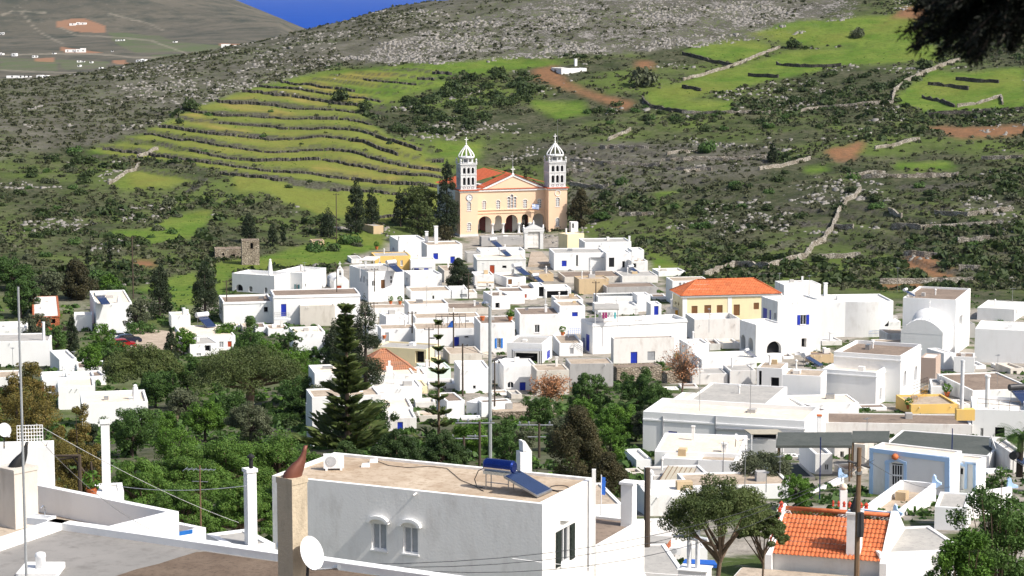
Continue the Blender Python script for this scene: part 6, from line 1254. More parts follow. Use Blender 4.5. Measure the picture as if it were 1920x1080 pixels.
scrub('undergrowth', None, 5200, (450, 960), (1.0, 3.2), L_['bush'], 14, lambda i, j, c, r: (mg0[i, j] < .4) & (ms[i, j] < .5) & (mgy[i, j] < .5) & (vmask[i, j] < .5) & (c > .12) & (r > .6 * mr[i, j]), 22)
scrub('bank_scrub', None, 2600, (470, 900), (.5, 1.5), L_['scr'], 9, lambda i, j, c, r: (bank[i, j] > .4) & (r < .8), 23)
scrub('village_weeds', None, 4500, (90, 450), (.3, 1.3), L_['dgr'], 10, lambda i, j, c, r: c > .12, 24)
scrub('garden_undergrowth', None, 2300, (120, 440), (.5, 1.9), L_['dgr'], 16, lambda i, j, c, r: (gmask[i, j] > .5) & (r < .75), 26)
scrub('garden_grass', None, 4200, (110, 440), (.3, 1.0), L_['gre'], 10, lambda i, j, c, r: (gmask[i, j] > .5) & (c > -.1), 27, .5)
scrub('grass_tufts', None, 6000, (450, 900), (.25, .7), L_['gre'], 5, lambda i, j, c, r: (mg[i, j] > .5) & (c > 0) & (my[i, j] < .5), 25, .5)
def stones(name, n, dr, wr, cond, seed, mat):
    rng = np.random.default_rng(seed); u = rng.uniform(u_of(-150), u_of(2070), n * 8); y = rng.uniform(*dr, n * 8); x = u * y; z, i, j = zt_arr(x, y); cl = vnoise(x / 18 + 7, y / 18) + .7 * vnoise(x / 6, y / 6 + 3); ok = cond(i, j, cl, rng.random(n * 8)); x, y, z = x[ok][:n], y[ok][:n], z[ok][:n]; k = len(x)
    w = np.exp(rng.uniform(np.log(wr[0]), np.log(wr[1]), k)); cube = np.array([(-1,-1,-1),(1,-1,-1),(1,1,-1),(-1,1,-1),(-.7,-.7,1),(.7,-.7,1),(.7,.7,1),(-.7,.7,1)]) * .5
    V = cube[None] * w[:, None, None] * np.stack([1 + rng.random(k), .7 + .6 * rng.random(k), .5 + .5 * rng.random(k)], 1)[:, None, :] + rng.normal(size=(k, 8, 3)) * .13 * w[:, None, None]; a = rng.uniform(0, 6.28, k); c, s = np.cos(a)[:, None], np.sin(a)[:, None]
    V = np.stack([V[..., 0] * c - V[..., 1] * s + x[:, None], V[..., 0] * s + V[..., 1] * c + y[:, None], V[..., 2] + z[:, None] - .05 * w[:, None]], -1); f = np.array([(4,5,6,7),(0,1,5,4),(1,2,6,5),(2,3,7,6),(3,0,4,7)])
    F = (np.arange(k)[:, None, None] * 8 + f[None]).reshape(-1, 4); o = np_mesh(name, V.reshape(-1, 3), F, mat); o['kind'] = 'stuff'
M['lime'] = ground_mat('limestone', (.20, .19, .175), (.27, .255, .235), (.115, .105, .095), .6)
stones('limestone_outcrop', 8500, (620, 965), (.25, 1.15), lambda i, j, c, r: (mr[i, j] > .5) & (c > .02), 31, M['lime'])
stones('scattered_stones', 5200, (450, 960), (.3, 1.1), lambda i, j, c, r: (mg[i, j] < .9) & (((mr2[i, j] > .5) & (c > .1)) | (c > .36)), 32, M['lime'])

# ------------------------------------------------------------------ dry stone walls
def dry_wall(pts, label, group, hgt=1.2, mat='dry', view='z', world=False):
    W_ = pts if world else [G(*full(view, *q)) for q in pts]; line = []
    for a, b in zip(W_[:-1], W_[1:]):
        n = max(2, int(np.linalg.norm(b - a) / 1.4))
        for k in range(n): line.append(a + (b - a) * k / n)
    line.append(W_[-1]); rng = np.random.default_rng(int(abs(line[0][0] * 10))); m = MB(); T = .28; prev = None
    line = [np.array((p[0] + rng.uniform(-.2, .2), p[1] + rng.uniform(-.3, .3), 0)) for p in line]; o = np.array((line[0][0], line[0][1], zt(*line[0][:2])))
    for i, p in enumerate(line):
        q = line[min(i + 1, len(line) - 1)] - line[max(i - 1, 0)]; q = q[:2] / (np.linalg.norm(q[:2]) + 1e-9); nrm = np.array((-q[1], q[0], 0)) * T; z = zt(p[0], p[1]); h = hgt * .8 * rng.uniform(.85, 1.1) * (.6 if rng.random() < .05 else 1); c = np.array((p[0], p[1], 0)); cur = [c - nrm + (0, 0, z - 1) - o, c + nrm + (0, 0, z - 1) - o, c + nrm * .8 + (0, 0, z + h) - o, c - nrm * .8 + (0, 0, z + h) - o]
        if prev is not None:
            for k in range(4): m.face([prev[k], prev[(k + 1) % 4], cur[(k + 1) % 4], cur[k]])
        else: m.face(cur)
        prev = cur
    m.face(prev); w = m.build('stone_wall', M[mat], None); w.location = tuple(o); tag(w, label, 'stone wall', group)
LW, RW = 'dark dry stone terrace wall on the grassy slope left of the church', 'dry stone field wall on the slope right of the church'
def contour_walls():
    """stone walls holding the earth steps of the slope left of the church"""
    rng = np.random.default_rng(8); zone = mask(TSL); cols = [i for i in range(len(UP)) if 150 < UP[i] < 850]; n = 0
    for k in range(int(zw.min() / STEP), int(zw.max() / STEP) + 1):
        run = []; want = rng.integers(14, 34)
        def flush():
            nonlocal n
            if len(run) > 5 and n < 95 and rng.random() < .72: dry_wall(list(run), LW, 'terrace walls left of the church', rng.uniform(.7, 1.25), 'dry', 'z', True); n += 1
            run.clear()
        for i in cols:
            c = np.nonzero((zw[i, :-1] < k * STEP) & (zw[i, 1:] >= k * STEP) & (DD[:-1] > 540) & (DD[:-1] < 860))[0]
            if not len(c) or zone[i, c[0]] < .5 or (run and abs(DD[c[0]] - run[-1][1]) > 9): flush(); continue
            y = DD[c[0]] - .6; run.append(np.array((UU[i] * y, y, 0)))
            if len(run) >= want: flush(); want = rng.integers(10, 40); run.clear()
        flush()
    return n
print('walls', contour_walls())
dry_wall([(775,890),(890,845)], 'short pale stone wall running uphill on the left terraces', None, 1.2, 'dryl', 'a'); dry_wall([(610,1040),(770,960),(785,930)], 'thin pale boundary wall left of the green terraces', None, 1.0, 'dryl', 'a')
for q in ([(0,310),(150,350),(280,375)], [(525,365),(660,380),(890,375)], [(370,430),(540,440)], [(0,495),(100,515)], [(1380,480),(1500,490),(1610,510)], [(1540,450),(1650,465),(1780,470)], [(1350,555),(1450,575),(1530,605)], [(1385,655),(1600,645),(1750,635),(1920,625)]): dry_wall(q, RW, 'field walls right of the church', 1.4, 'dry', 'c')
for q in ([(0,905),(250,900),(475,890)], [(430,965),(600,930),(720,900)], [(0,970),(100,965)], [(930,1000),(1100,1000),(1400,1000),(1550,990)], [(1680,900),(1920,890)], [(1080,840),(1330,790)], [(1540,605),(1680,580),(1790,550),(1800,590)], [(0,640),(300,640),(600,640),(760,615),(960,600),(1180,580)]): dry_wall(q, RW, 'field walls right of the church', 1.2, 'dryl', 'c')
for q in ([(280,410),(540,435),(870,455),(950,440)], [(250,490),(420,495)], [(500,315),(870,320)], [(1000,360),(1230,340)], [(960,410),(1300,410),(1750,395)], [(560,260),(730,180)], [(1000,480),(1340,480)], [(270,585),(560,605)], [(640,820),(900,815)]): dry_wall(q, RW, 'field walls right of the church', 1.1, 'dryl', 'v')
for q in ([(900,390),(1000,440)], [(1250,410),(1500,425),(1830,385)], [(500,520),(640,520)], [(930,515),(1150,525),(1400,515),(1760,490)], [(1020,735),(1280,740)], [(330,750),(700,735)], [(1420,620),(1660,605)], [(620,125),(880,105)], [(1110,130),(1420,125)], [(840,930),(1540,920)], [(1430,830),(1600,830)]): dry_wall(q, RW, 'field walls right of the church', 1.4, 'dryl', 'w')
dry_wall([(-480,880),(-240,800),(0,820),(150,770),(280,740),(340,650),(430,605)], 'long pale stone wall winding behind the yellow mansion', None, 1.6, 'dryl', 'w'); dry_wall([(430,600),(490,510),(530,410),(570,350),(690,240)], 'pale stone wall climbing straight up the right slope', None, 1.5, 'dryl', 'w')
dry_wall([(0,455),(200,400),(400,330),(545,270)], 'pale diagonal field wall beside the bright green field', None, 1.2, 'dryl', 'c'); dry_wall([(1180,580),(1190,520),(1250,470),(1400,400),(1560,345)], 'broad pale wall track curving up under the hanging bough', None, 1.6, 'dryl', 'c'); dry_wall([(1690,560),(1740,610),(1940,640)], 'curved stone rim wall of the bright green field', None, 1.4, 'dry', 'b')

# ------------------------------------------------------------------ things on roofs and in lanes (set down on whatever stands there)
bpy.context.view_layer.update(); _DG = bpy.context.evaluated_depsgraph_get()
_hide = [o for o in bpy.data.objects if o.name.split('.')[0] in ('crown', 'fronds', 'needles', 'scrub', 'undergrowth', 'village_weeds', 'garden_undergrowth', 'garden_grass', 'trunk', 'limb', 'bush')]
for o in _hide: o.hide_viewport = True
bpy.context.view_layer.update(); _DG = bpy.context.evaluated_depsgraph_get()
def S(view, x, y):
    r = ray(*full(view, x, y)); r = r / np.linalg.norm(r); ok, loc, *_ = SC.ray_cast(_DG, (0, 0, 0), tuple(r)); return np.array(loc) if ok else G(*full(view, x, y))
def up(p, view, x, y): return float(P(*full(view, x, y), p[1])[2] - p[2])
def mast(label, view, x, y0, y1, r=.035, mat='metal', arms=(), name='antenna_mast', cat='antenna', d=None, yagi=True, lean=0.0):
    p = S(view, x, y1) if d is None else P(*full(view, x, y1), d); h = up(p, view, x, y0); root = empty(name, p, RNG.uniform(0, 6.28) if yagi else 0, label, cat); m = MB(); m.tube((0, 0, -.4), (lean, 0, h), r, r * .8, 7); m.build('pole', M[mat], root)
    if yagi:
        m = MB(); z = h - .15; L = min(1.1, .28 * h + .3); m.tube((-L * .5, 0, z), (L * .5, 0, z), r * .5, r * .5, 4)
        for k in range(7): q = -L * .5 + L * k / 6; w = .32 - .025 * k; m.tube((q, -w, z), (q, w, z), r * .3, r * .3, 4)
        m.tube((-.3, 0, z - .45), (.3, 0, z - .45), r * .4, r * .4, 4); m.build('aerial', M['metal'], root)
    return root, p, h
for v, x, a, b, lab in (('l', 665, 0, 458, 'thin aerial on the raised red edged roof, left'), ('l', 1145, 0, 488, 'thin aerial on the raised red edged roof, right'), ('l', 890, 745, 1000, 'thin aerial at the edge of the bare cream roof'), ('l', 1100, 770, 1040, 'aerial beside the olive bush on the brown paved wing'), ('m', 430, 615, 850, 'rake shaped aerial by the weathered concrete block'), ('m', 1665, 20, 305, 'aerial on the wide brown earth roof'), ('i', 780, 5, 232, 'aerial on the curved facade house'), ('i', 1815, 190, 318, 'short aerial on the pale sheeted roof at right edge'), ('h', 1395, 165, 300, 'aerial behind the mansion roof, right'), ('h', 1690, 190, 375, 'aerial on the cobalt shutter house roof'), ('h', 690, 520, 740, 'aerial on the roof yard before the mansion'), ('g', 1445, 510, 600, 'aerial beside the ochre stained wall'), ('g', 315, 350, 470, 'aerial left of the red brown door'), ('g', 1690, 760, 880, 'aerial on the laundry terrace'), ('e', 1600, 540, 680, 'aerial on the white house with shadowed yard'), ('e', 685, 365, 440, 'aerial on the teal shuttered house'), ('u', 810, 210, 270, 'short aerial on the windowless white box'), ('s', 112, 410, 660, 'aerial behind the russet tree at left'), ('s', 625, 440, 500, 'small aerial above the cluttered white house'), ('n', 1155, 190, 330, 'aerial by the terrace wall below the carport'), ('n', 1270, 55, 225, 'thin aerial beside the carport posts')):
    mast('rooftop ' + lab if not lab.startswith('rooftop') else lab, v, x, a, b)
mast('loop aerial mast with white curved brackets by the olive bush', 'n', 975, 5, 330, .04)
mast('very tall grey mast on the nearest roof at left', 'r', 190, -1010, 1030, .03, 'pole', name='mast', cat='mast', d=46.5, yagi=False)
mast('pale thin aerial pole beside the roof terrace stair block', 'r', 1455, 280, 850, .035, 'wood', d=82)
for v, x, a, b, lab, r in (('j', 790, 260, 610, 'dark wooden pole before the pale yellow house', .11), ('j', 1093, 405, 880, 'dark wooden pole at corner of the tiny window cube', .13), ('j', 1010, 125, 440, 'dark pole beside the blue door under the pergola frame', .12), ('j', 640, 115, 285, 'dark pole left of the metal pergola frame', .1), ('j', 1380, 555, 938, 'brown pole right of the light pole', .1), ('j', 295, 30, 205, 'dark pole right of the pointed cypress', .09), ('e', 925, -150, 228, 'dark pole on the green slope left of the church', .12), ('e', 1210, 410, 570, 'dark pole before the tall white corner house', .1), ('e', 926, 400, 590, 'dark pole in front of the bell chapel', .09), ('e', 100, 500, 660, 'dark pole beside the fat cypress and lavender house', .1), ('d', 1000, 330, 800, 'tall red brown pole on the left slope', .14), ('g', 1330, 515, 700, 'brown post beside the red tile edge', .12), ('g', 185, 440, 675, 'dark pole before the dark juniper', .1), ('e', 1490, 735, 880, 'dark pole by the shadowed yard', .09)):
    root, p, h = mast(lab, v, x, a, b, r, 'dwood', name='utility_pole', cat='utility pole', yagi=False)
    m = MB(); m.tube((-.7, 0, h - .3), (.7, 0, h - .3), .05, .05, 5)
    for k in (-.6, 0, .6): m.lathe((k, 0, h - .26), [(.05, 0), (.07, .1), (.03, .18)], 6)
    m.build('crossarm', M['dwood'], root)
for v, x, a, b, lab in (('p', 142, 35, 350, 'wooden transformer pole behind the near house roof, right one'), ('p', 36, 140, 345, 'wooden transformer pole behind the near house roof, left one'), ('p', 543, 50, 250, 'short brown pole behind the square chimney')):
    root, p, h = mast(lab, v, x, a, b, .12, 'dwood', name='utility_pole', cat='utility pole', yagi=False, d=178 if x < 500 else 196)
    m = MB(); m.tube((-1.9, 0, h - .15), (1.2, 0, h - .15), .06, .06, 5); m.tube((-1.0, 0, h - 1.2), (.6, 0, h - 1.2), .05, .05, 5)
    for k in (-1.7, -.9, .9): m.lathe((k, 0, h - .1), [(.05, 0), (.09, .12), (.04, .3)], 6)
    m.build('crossarm', M['metal'], root)
root, lp_, lh_ = mast('tall grey lamp post standing amid the central houses', 'z', 919, 576, 868, .19, 'pole', name='lamp_post', cat='lamp post', d=220, yagi=False)
m = MB(); m.tube((0, 0, lh_ - .05), (-.3, -.2, lh_ + .25), .09); m.lathe((-.45, -.25, lh_ + .1), [(.12, 0), (.36, .12), (.38, .35), (.2, .5)], 10); m.build('lamp_head', M['alu'], root)
# near right wooden pole with fittings
wp, wpp, wph = mast('brown weathered wooden pole in the lower right foreground', 'o', 440, 80, 1120, .13, 'wood', name='utility_pole', cat='utility pole', d=100, yagi=False)
m = MB(); m.tube((-.5, 0, wph - .6), (.5, 0, wph - .9), .05); m.build('crossarm', M['dmetal'], wp); m = MB(); m.lathe((0, 0, wph - 1.2), [(.16, 0), (.16, .12)], 10); m.build('band', M['metal'], wp); m = MB(); m.lathe((.1, -.2, wph - 4.0), [(.14, 0), (.16, .3), (.14, 1.1)], 8); m.build('fuse_box', M['dmetal'], wp)
mast('thin blue pole left of the wooden pole', 'o', 152, 0, 490, .05, 'bluesteel', name='pole', cat='pole', yagi=False); mast('thin blue pole at the corner of the blue trimmed house', 'o', 1180, -70, 225, .05, 'bluesteel', name='pole', cat='pole', yagi=False, d=186)
mast('rusty dark flue pipe rising beside the near house wing', 'p', 1270, 350, 830, .17, 'dwood', name='flue_pipe', cat='flue', d=112, yagi=False)
def dish(label, view, x, y, D, yaw, d=None, post=.8, arm=True, base=None):
    c = P(*full(view, x, y), d) if d else S(view, x, y); D = D / VW[view][2] * c[1] / FOC; root = empty('satellite_dish', c - (0, 0, post), yaw, label, 'satellite dish'); m = MB(); n = 22; rings = [(D / 2 * k / 6, D * .12 * (k / 6) ** 2) for k in range(7)]
    for r, dp in rings:
        for i in range(n): a = 2 * pi * i / n; X_, Y_, Z_ = r * cos(a), -dp, r * sin(a) * 1.08; tl = .42; m.v.append((X_, Y_ * cos(tl) + Z_ * sin(tl) * .9 + .1, Z_ * cos(tl) - Y_ * sin(tl) + post))
    for k in range(6):
        for i in range(n): j = (i + 1) % n; m.f.append((k*n+i, k*n+j, (k+1)*n+j, (k+1)*n+i)); m.m.append(0)
    m.build('reflector', M['tank'], root, True); m = MB(); m.tube((0, .2, -.3), (0, .12, post), .035, .03, 6); m.build('bracket', M['dmetal'], root)
    if arm: m = MB(); m.tube((0, .05, post - D * .48), (0, -D * .85, post - D * .30), .022, .022, 5); m.tube((0, -D * .8, post - D * .29), (0, -D * 1.0, post - D * .24), .05, .06, 8); m.build('feed_arm', M['metal'], root)
    return root
dish('large white dish bolted beside the weathered cement chimney', 'q', 414, 925, 245, radians(55), 43.6, .7)
dish('dish seen edge on left of the weathered cement chimney', 'q', 158, 806, 150, radians(-80), 46, .7, False)
dish('small dish on the railed white house, left edge', 'r', 35, 28, 100, radians(30), 107, .6)
dish('small white dish on the bare cream roof', 'l', 1022, 708, 70, radians(60), 205, .6); dish('grey dish on the whitened roof block', 'C', 230, 425, 34, radians(10), None, .9); dish('grey dish above the recessed dark door block', 'C', 563, 450, 38, radians(-20), None, 1.3)
dish('large white dish seen sideways on the slate roof', 'o', 1503, 40, 120, radians(80), 192, .7); dish('dish on the low brown terrace roof, left', 's', 715, 525, 38, radians(20), None, .5); dish('grey dish on a tripod amid central roofs', 'g', 760, 680, 40, radians(15), None, .9); dish('dish on the top row house right of the church', 'g', 1368, 180, 36, radians(-10), None, .8)
def heater(label, view, x, y, yaw, s=1.0, d=None, dark=False):
    p = P(*full(view, x, y), d) if d else S(view, x, y); root = empty('solar_heater', p, yaw, label, 'solar heater'); m = MB()
    for sx in (-.55, .55): m.tube((sx * s, .25 * s, -.2), (sx * s, .25 * s, 1.0 * s), .03 * s, .03 * s, 5); m.tube((sx * s, .25 * s, .95 * s), (sx * s, -1.5 * s, .1 * s), .03 * s, .03 * s, 5)
    m.build('stand', M['metal'], root); m = MB(); n = 14; an = [2 * pi * i / n for i in range(n)]; r = .29 * s
    m.hexa([(-.75 * s, .22 * s + r * cos(a), 1.25 * s + r * sin(a)) for a in an], [(.75 * s, .22 * s + r * cos(a), 1.25 * s + r * sin(a)) for a in an]); m.build('tank', M['dmetal' if dark else 'tank'], root, False)
    m = MB(); m.hexa([(-.6 * s, 0, .92 * s), (.6 * s, 0, .92 * s), (.6 * s, -1.75 * s, .08 * s), (-.6 * s, -1.75 * s, .08 * s)], [(-.6 * s, .04, .99 * s), (.6 * s, .04, .99 * s), (.6 * s, -1.71 * s, .15 * s), (-.6 * s, -1.71 * s, .15 * s)]); m.build('collector', M['solar'], root)
for v, x, y, a, s, lab in (('t', 805, 205, 40, 1.5, 'white tank solar heater on the low beige roof'), ('d', 755, 838, 35, 1.3, 'solar heater on the conical chimney house'), ('g', 410, 205, 40, 1.4, 'solar heater on the terrace house under the forecourt'), ('g', 495, 285, 40, 1.2, 'solar heater above the red brown door'), ('g', 630, 455, 45, 1.5, 'solar heater on the slanted white house in mid village'), ('g', 790, 520, 40, 1.1, 'solar heater by the tan rendered house'), ('g', 1650, 435, 45, 1.0, 'little solar heater at the end of the top row'), ('e', 1340, 435, 40, 1.4, 'solar heater on the tall white corner house'), ('C', 620, 510, 60, 1.3, 'solar heater on the recessed dark door block'), ('C', 260, 460, 60, .8, 'small solar heater beside the grey dish on the whitened roof'), ('i', 860, 262, 60, .8, 'little solar heater on the house behind the chapel')): heater(lab, v, x, y, radians(a), s)
heater('dark tank solar heater on the railed terrace at right edge', 'm', 1860, 470, radians(20), 1.3, None, True); heater('steel boiler tank on stand beside the low palm, right edge', 'o', 1705, 270, radians(60), 1.2, 188, True)
# near solar heater with polished blue tank
def near_heater():
    p = S('p', 275, 500); root = empty('solar_heater', p, radians(-28), 'near solar heater with polished blue tank on the near house roof', 'solar heater'); m = MB(); z = 1.0
    for x in (-.62, .55):
        for y in (-.15, .35): m.tube((x, y, -.05), (x, y, z - .15), .028, .028, 6)
        m.tube((x, -.15, z - .3), (x, .35, z - .3), .022, .022, 5)
    m.tube((-.62, -.15, .35), (.55, -.15, .35), .02, .02, 5); m.build('stand', M['metal'], root)
    n = 20; an = [2 * pi * i / n for i in range(n)]; r = .3; m = MB(); m.hexa([(-.72, .1 + r * cos(a), z + .12 + r * sin(a)) for a in an], [(.66, .1 + r * cos(a), z + .12 + r * sin(a)) for a in an])
    for x0, x1, k in ((.66, .74, .82), (-.80, -.72, .82)): m.hexa([(x0, .1 + r * (1 if x0 > 0 else k) * cos(a), z + .12 + r * (1 if x0 > 0 else k) * sin(a)) for a in an], [(x1, .1 + r * (k if x0 > 0 else 1) * cos(a), z + .12 + r * (k if x0 > 0 else 1) * sin(a)) for a in an])
    m.build('tank', M['bluesteel'], root); m = MB(); m.box(-.73, .67, -.24, .44, z - .26, z - .12); m.hexa([(-.725, .1 + (r + .006) * cos(a), z + .12 + (r + .006) * sin(a)) for a in np.linspace(pi * 1.08, pi * 1.92, 12)], [(.665, .1 + (r + .006) * cos(a), z + .12 + (r + .006) * sin(a)) for a in np.linspace(pi * 1.08, pi * 1.92, 12)]); m.build('tank_cover', M['alu'], root)
    m = MB(); A_ = [(.62, -.75, .78), (.62, .75, .78), (2.35, .75, .05), (2.35, -.75, .05)]; m.hexa(A_, [(x, y, zz + .09) for x, y, zz in A_]); m.build('collector', M['metal'], root)
    m = MB(); B_ = [(.68, -.69, .86), (.68, .69, .86), (2.29, .69, .16), (2.29, -.69, .16)]; m.hexa([(x, y, zz + .0) for x, y, zz in B_], [(x, y, zz + .012) for x, y, zz in B_]); m.build('collector_glass', M['solar'], root)
    m = MB(); m.path([(-.72, .1, z), (-1.1, .0, .8), (-1.25, -.1, .4), (-1.0, -.3, .05), (-.5, -.6, .02)], .022, 5); m.path([(.7, .3, z), (1.0, .9, .5), (1.6, 1.1, .03), (2.6, .9, .02)], .02, 5); m.build('hose', M['blk'], root)
near_heater()
def ac(label, view, x, y, w, yaw, d=None):
    p = P(*full(view, x, y), d) if d else S(view, x, y); s = w / VW[view][2] * p[1] / FOC / .85; root = empty('air_conditioner', p, yaw, label, 'air conditioner'); m = MB(); m.box(-.42 * s, .42 * s, -.15 * s, .15 * s, .09 * s, .66 * s); m.build('casing', M['wp'], root)
    m = MB(); r = .22 * s; m.tube((-.12 * s, -.152 * s, .38 * s), (-.12 * s, -.165 * s, .38 * s), r, r, 20); f = m.build('fan_grille', M['gs'], root); m = MB()
    for k in range(-4, 5): q = sqrt(max(0, 1 - (k / 4.6) ** 2)) * r * .93; m.box(-.12 * s - q, -.12 * s + q, -.175 * s, -.166 * s, .38 * s + k * r / 4.6 - .006 * s, .38 * s + k * r / 4.6 + .006 * s)
    m.box(.15 * s, .4 * s, -.156 * s, -.151 * s, .15 * s, .6 * s); m.build('grille_bar', M['wp'], f)
    m = MB(); 
    for q in (-.3, .3): m.box(q * s - .05 * s, q * s + .05 * s, -.17 * s, .17 * s, -.03, .088 * s)
    m.build('foot', M['w2'], root)
ac('air conditioner unit at the back corner of the near house roof', 'q', 562, 312, 152, radians(6)); ac('air conditioner on the big house behind the domed chapel', 'i', 905, 272, 62, 0); ac('air conditioner beside the brick planter', 'n', 390, 905, 92, 0, 138)
def canopy(label, view, pts, h, mat, post='wp', th=.14, name='canopy', cat='canopy', d=None, floor=None, extra=None, zoff=0.0):
    """flat roof on posts: four photo points of the slab, height above what is below"""
    q = [P(*full(view, x, y), dd) for x, y, dd in pts]; o = np.mean(q, 0) - (0, 0, h); root = empty(name, o, 0, label, cat); m = MB(); m.hexa([p - o for p in q], [p - o + (0, 0, th) for p in q]); m.build('canopy_roof', M[mat], root); c = np.mean(q, 0)
    for p in q: a = (p - o) * .94 + (c - o) * .06; m = MB(); m.tube((a[0], a[1], -.6), (a[0], a[1], a[2]), .07, .07, 6); m.build('post', M[post], root)
    return root, o
def slab(view, x0, x1, y, d, dep, slope=0.0, t=0.0):
    """slab points: front edge x0..x1 at y and distance d, going back dep metres"""
    a, b = P(*full(view, x0, y), d), P(*full(view, x1, y + slope), d); tt = radians(t); bk = np.array((sin(tt) * dep, cos(tt) * dep, 0)); r = []
    for p in (a, b, b + bk, a + bk): X_, Y_ = proj((p[0], p[1], a[2])); ox, oy, k = VW[view]; r.append(((X_ - ox) * k, (Y_ - oy) * k, p[1]))
    return r
canopy('white flat pavilion roof with dark shade on top of the tall corner house', 'e', slab('e', 1095, 1205, 358, 428, 6, 0, 8), 2.6, 'rw', 'wp', .2, 'roof_pavilion', 'pavilion')
canopy('laundry terrace pavilion with grey flat roof', 'k', slab('k', 742, 962, 102, 356, 6, 0, 2), 2.6, 'rg', 'wp', .2, 'roof_pavilion', 'pavilion')
canopy('bright blue pergola over the terrace plants', 'e', slab('e', 1290, 1422, 592, 432, 4, 0, -6), 2.5, 'bluet', 'bl2', .12, 'pergola', 'pergola')
canopy('dark green grey carport roof on brown posts', 'l', slab('l', 1388, 2110, 808, 196, 6.0, 14, 8), 3.0, 'rs', 'wood', .22, 'carport', 'carport')
canopy('second slate grey carport roof by the weathered concrete block', 'm', slab('m', 280, 640, 862, 200, 5.0, 0, 10), 2.6, 'rs', 'wood', .12, 'carport', 'carport')
canopy('grey porch canopy over the tall dark door, top row', 'g', slab('g', 1440, 1635, 292, 497, 3.5, 0, 2), 2.2, 'gs', 'wp', .08); canopy('dark grey awning on the blue window house, top row', 'g', slab('g', 1278, 1405, 303, 484, 2, 0, 0), 2.0, 'gs', 'wp', .08)
canopy('brown awning over the blue porch', 'j', slab('j', 1548, 1812, 474, 342, 2.2, 0, -8), 2.4, 'gs', 'dmetal', .06, 'awning', 'awning'); canopy('grey awning above two blue openings near the ochre house', 'e', slab('e', 1497, 1640, 412, 478, 1.6), 2.0, 'gs', 'wp', .06, 'awning', 'awning'); canopy('brown awning beside the dark juniper', 'g', slab('g', 265, 412, 532, 452, 1.8), 2, 'tan', 'wp', .08, 'awning', 'awning')
canopy('pale canvas awning at right end of the long white house', 'l', slab('l', 1150, 1470, 680, 222, 2.4, 10, -10), 2.4, 'canvas', 'wp', .06, 'awning', 'awning'); canopy('white porch canopy in mid village', 'g', slab('g', 872, 1100, 592, 420, 2.6), 2.4, 'w', 'wp', .15, 'awning', 'awning')
# slanted striped canvas
q = [P(*full('n', *a), d) for a, d in (((245, 296), 186), ((380, 304), 186), ((500, 296), 187), ((565, 178), 191), ((330, 156), 191))]; o = q[0] - (0, 0, 2); root = empty('awning', o, 0, 'slanted beige striped canvas awning below the bare cream roof', 'awning'); m = MB(); m.hexa([p - o for p in q], [p - o + (0, 0, .05) for p in q]); cv = m.build('canvas', M['canvas'], root); m = MB()
for k in range(7):
    a, b = q[0] + (q[2] - q[0]) * k / 6 - o + (0, 0, .07), q[4] + (q[3] - q[4]) * k / 6 - o + (0, 0, .07); m.tube(a, b, .035, .035, 4)
m.build('canvas_seam', M['wood'], cv); m = MB(); [m.tube(p - o, p - o - (0, 0, 2.6), .04) for p in (q[0], q[2])]; m.build('post', M['metal'], root)
# metal pergola frame with tarp
p0 = S('j', 850, 262); root = empty('metal_pergola', p0, 0, 'bare metal pergola frame with draped blue tarpaulin on a roof', 'pergola'); s = p0[1] / FOC / 4.8; L = 270 * s; m = MB()
for y in (0, 2.5): m.tube((0, y, 1.9), (L, y, 1.9), .05, .05, 5)
for k in range(6): x = L * k / 5; m.tube((x, 0, -.3), (x, 0, 1.9), .04, .04, 5); m.tube((x, 0, 1.9), (x, 2.5, 1.9), .04, .04, 5)
for k in range(5): m.tube((L * k / 5, 0, 1.9), (L * (k + .5) / 5, 0, .3), .025, .025, 4)
m.build('frame', M['dmetal'], root); m = MB(); pts = [(L * .40, .3, .05), (L * .62, .2, .02), (L * .58, .5, 1.1), (L * .5, .8, .9)]; m.hexa(pts, [(a, b + .08, c + .04) for a, b, c in pts]); m.build('tarpaulin', M['bluet'], root)
# laundry and its line
p0 = S('k', 860, 212); s = p0[1] / FOC / 4.8; root = empty('clothes_line', p0, 0, 'washing line of white, pink and turquoise laundry on the terrace', 'laundry'); m = MB(); m.tube((-82 * s, 0, 1.6), (82 * s, 0, 1.6), .015, .015, 4); m.build('line', M['wp'], root)
for x, w, hh, mt in ((-70, 26, 50, 'cloth_w'), (-38, 20, 58, 'cloth_p'), (-14, 22, 55, 'cloth_p'), (14, 24, 44, 'cloth_w'), (42, 18, 52, 'cloth_w'), (68, 18, 60, 'cloth_t')):
    m = MB(); x0, x1 = (x - w / 2) * s, (x + w / 2) * s
    for i in range(5): a, b = x0 + (x1 - x0) * i / 5, x0 + (x1 - x0) * (i + 1) / 5; ya, yb_ = .05 * sin(i * 1.7), .05 * sin((i + 1) * 1.7); m.face([(a, ya, 1.6 - hh * s), (b, yb_, 1.6 - hh * s), (b, 0, 1.6), (a, 0, 1.6)])
    m.build('cloth', M[mt], root)
def railing(label, view, pts, h, n, mat='wp', d=None, rails=3, name='railing', cat='railing'):
    q = [S(view, *p) if d is None else P(*full(view, *p), d) for p in pts]; o = q[0]; root = empty(name, o, 0, label, cat); m = MB()
    for a, b in zip(q[:-1], q[1:]):
        for k in range(n + 1): c = a + (b - a) * k / n - o; m.tube(c - (0, 0, .1), c + (0, 0, h), .018, .018, 4)
        for k in range(rails): z = h * (k + 1) / rails; m.tube(a - o + (0, 0, z), b - o + (0, 0, z), .02, .02, 4)
    m.build('rail', M[mat], root)
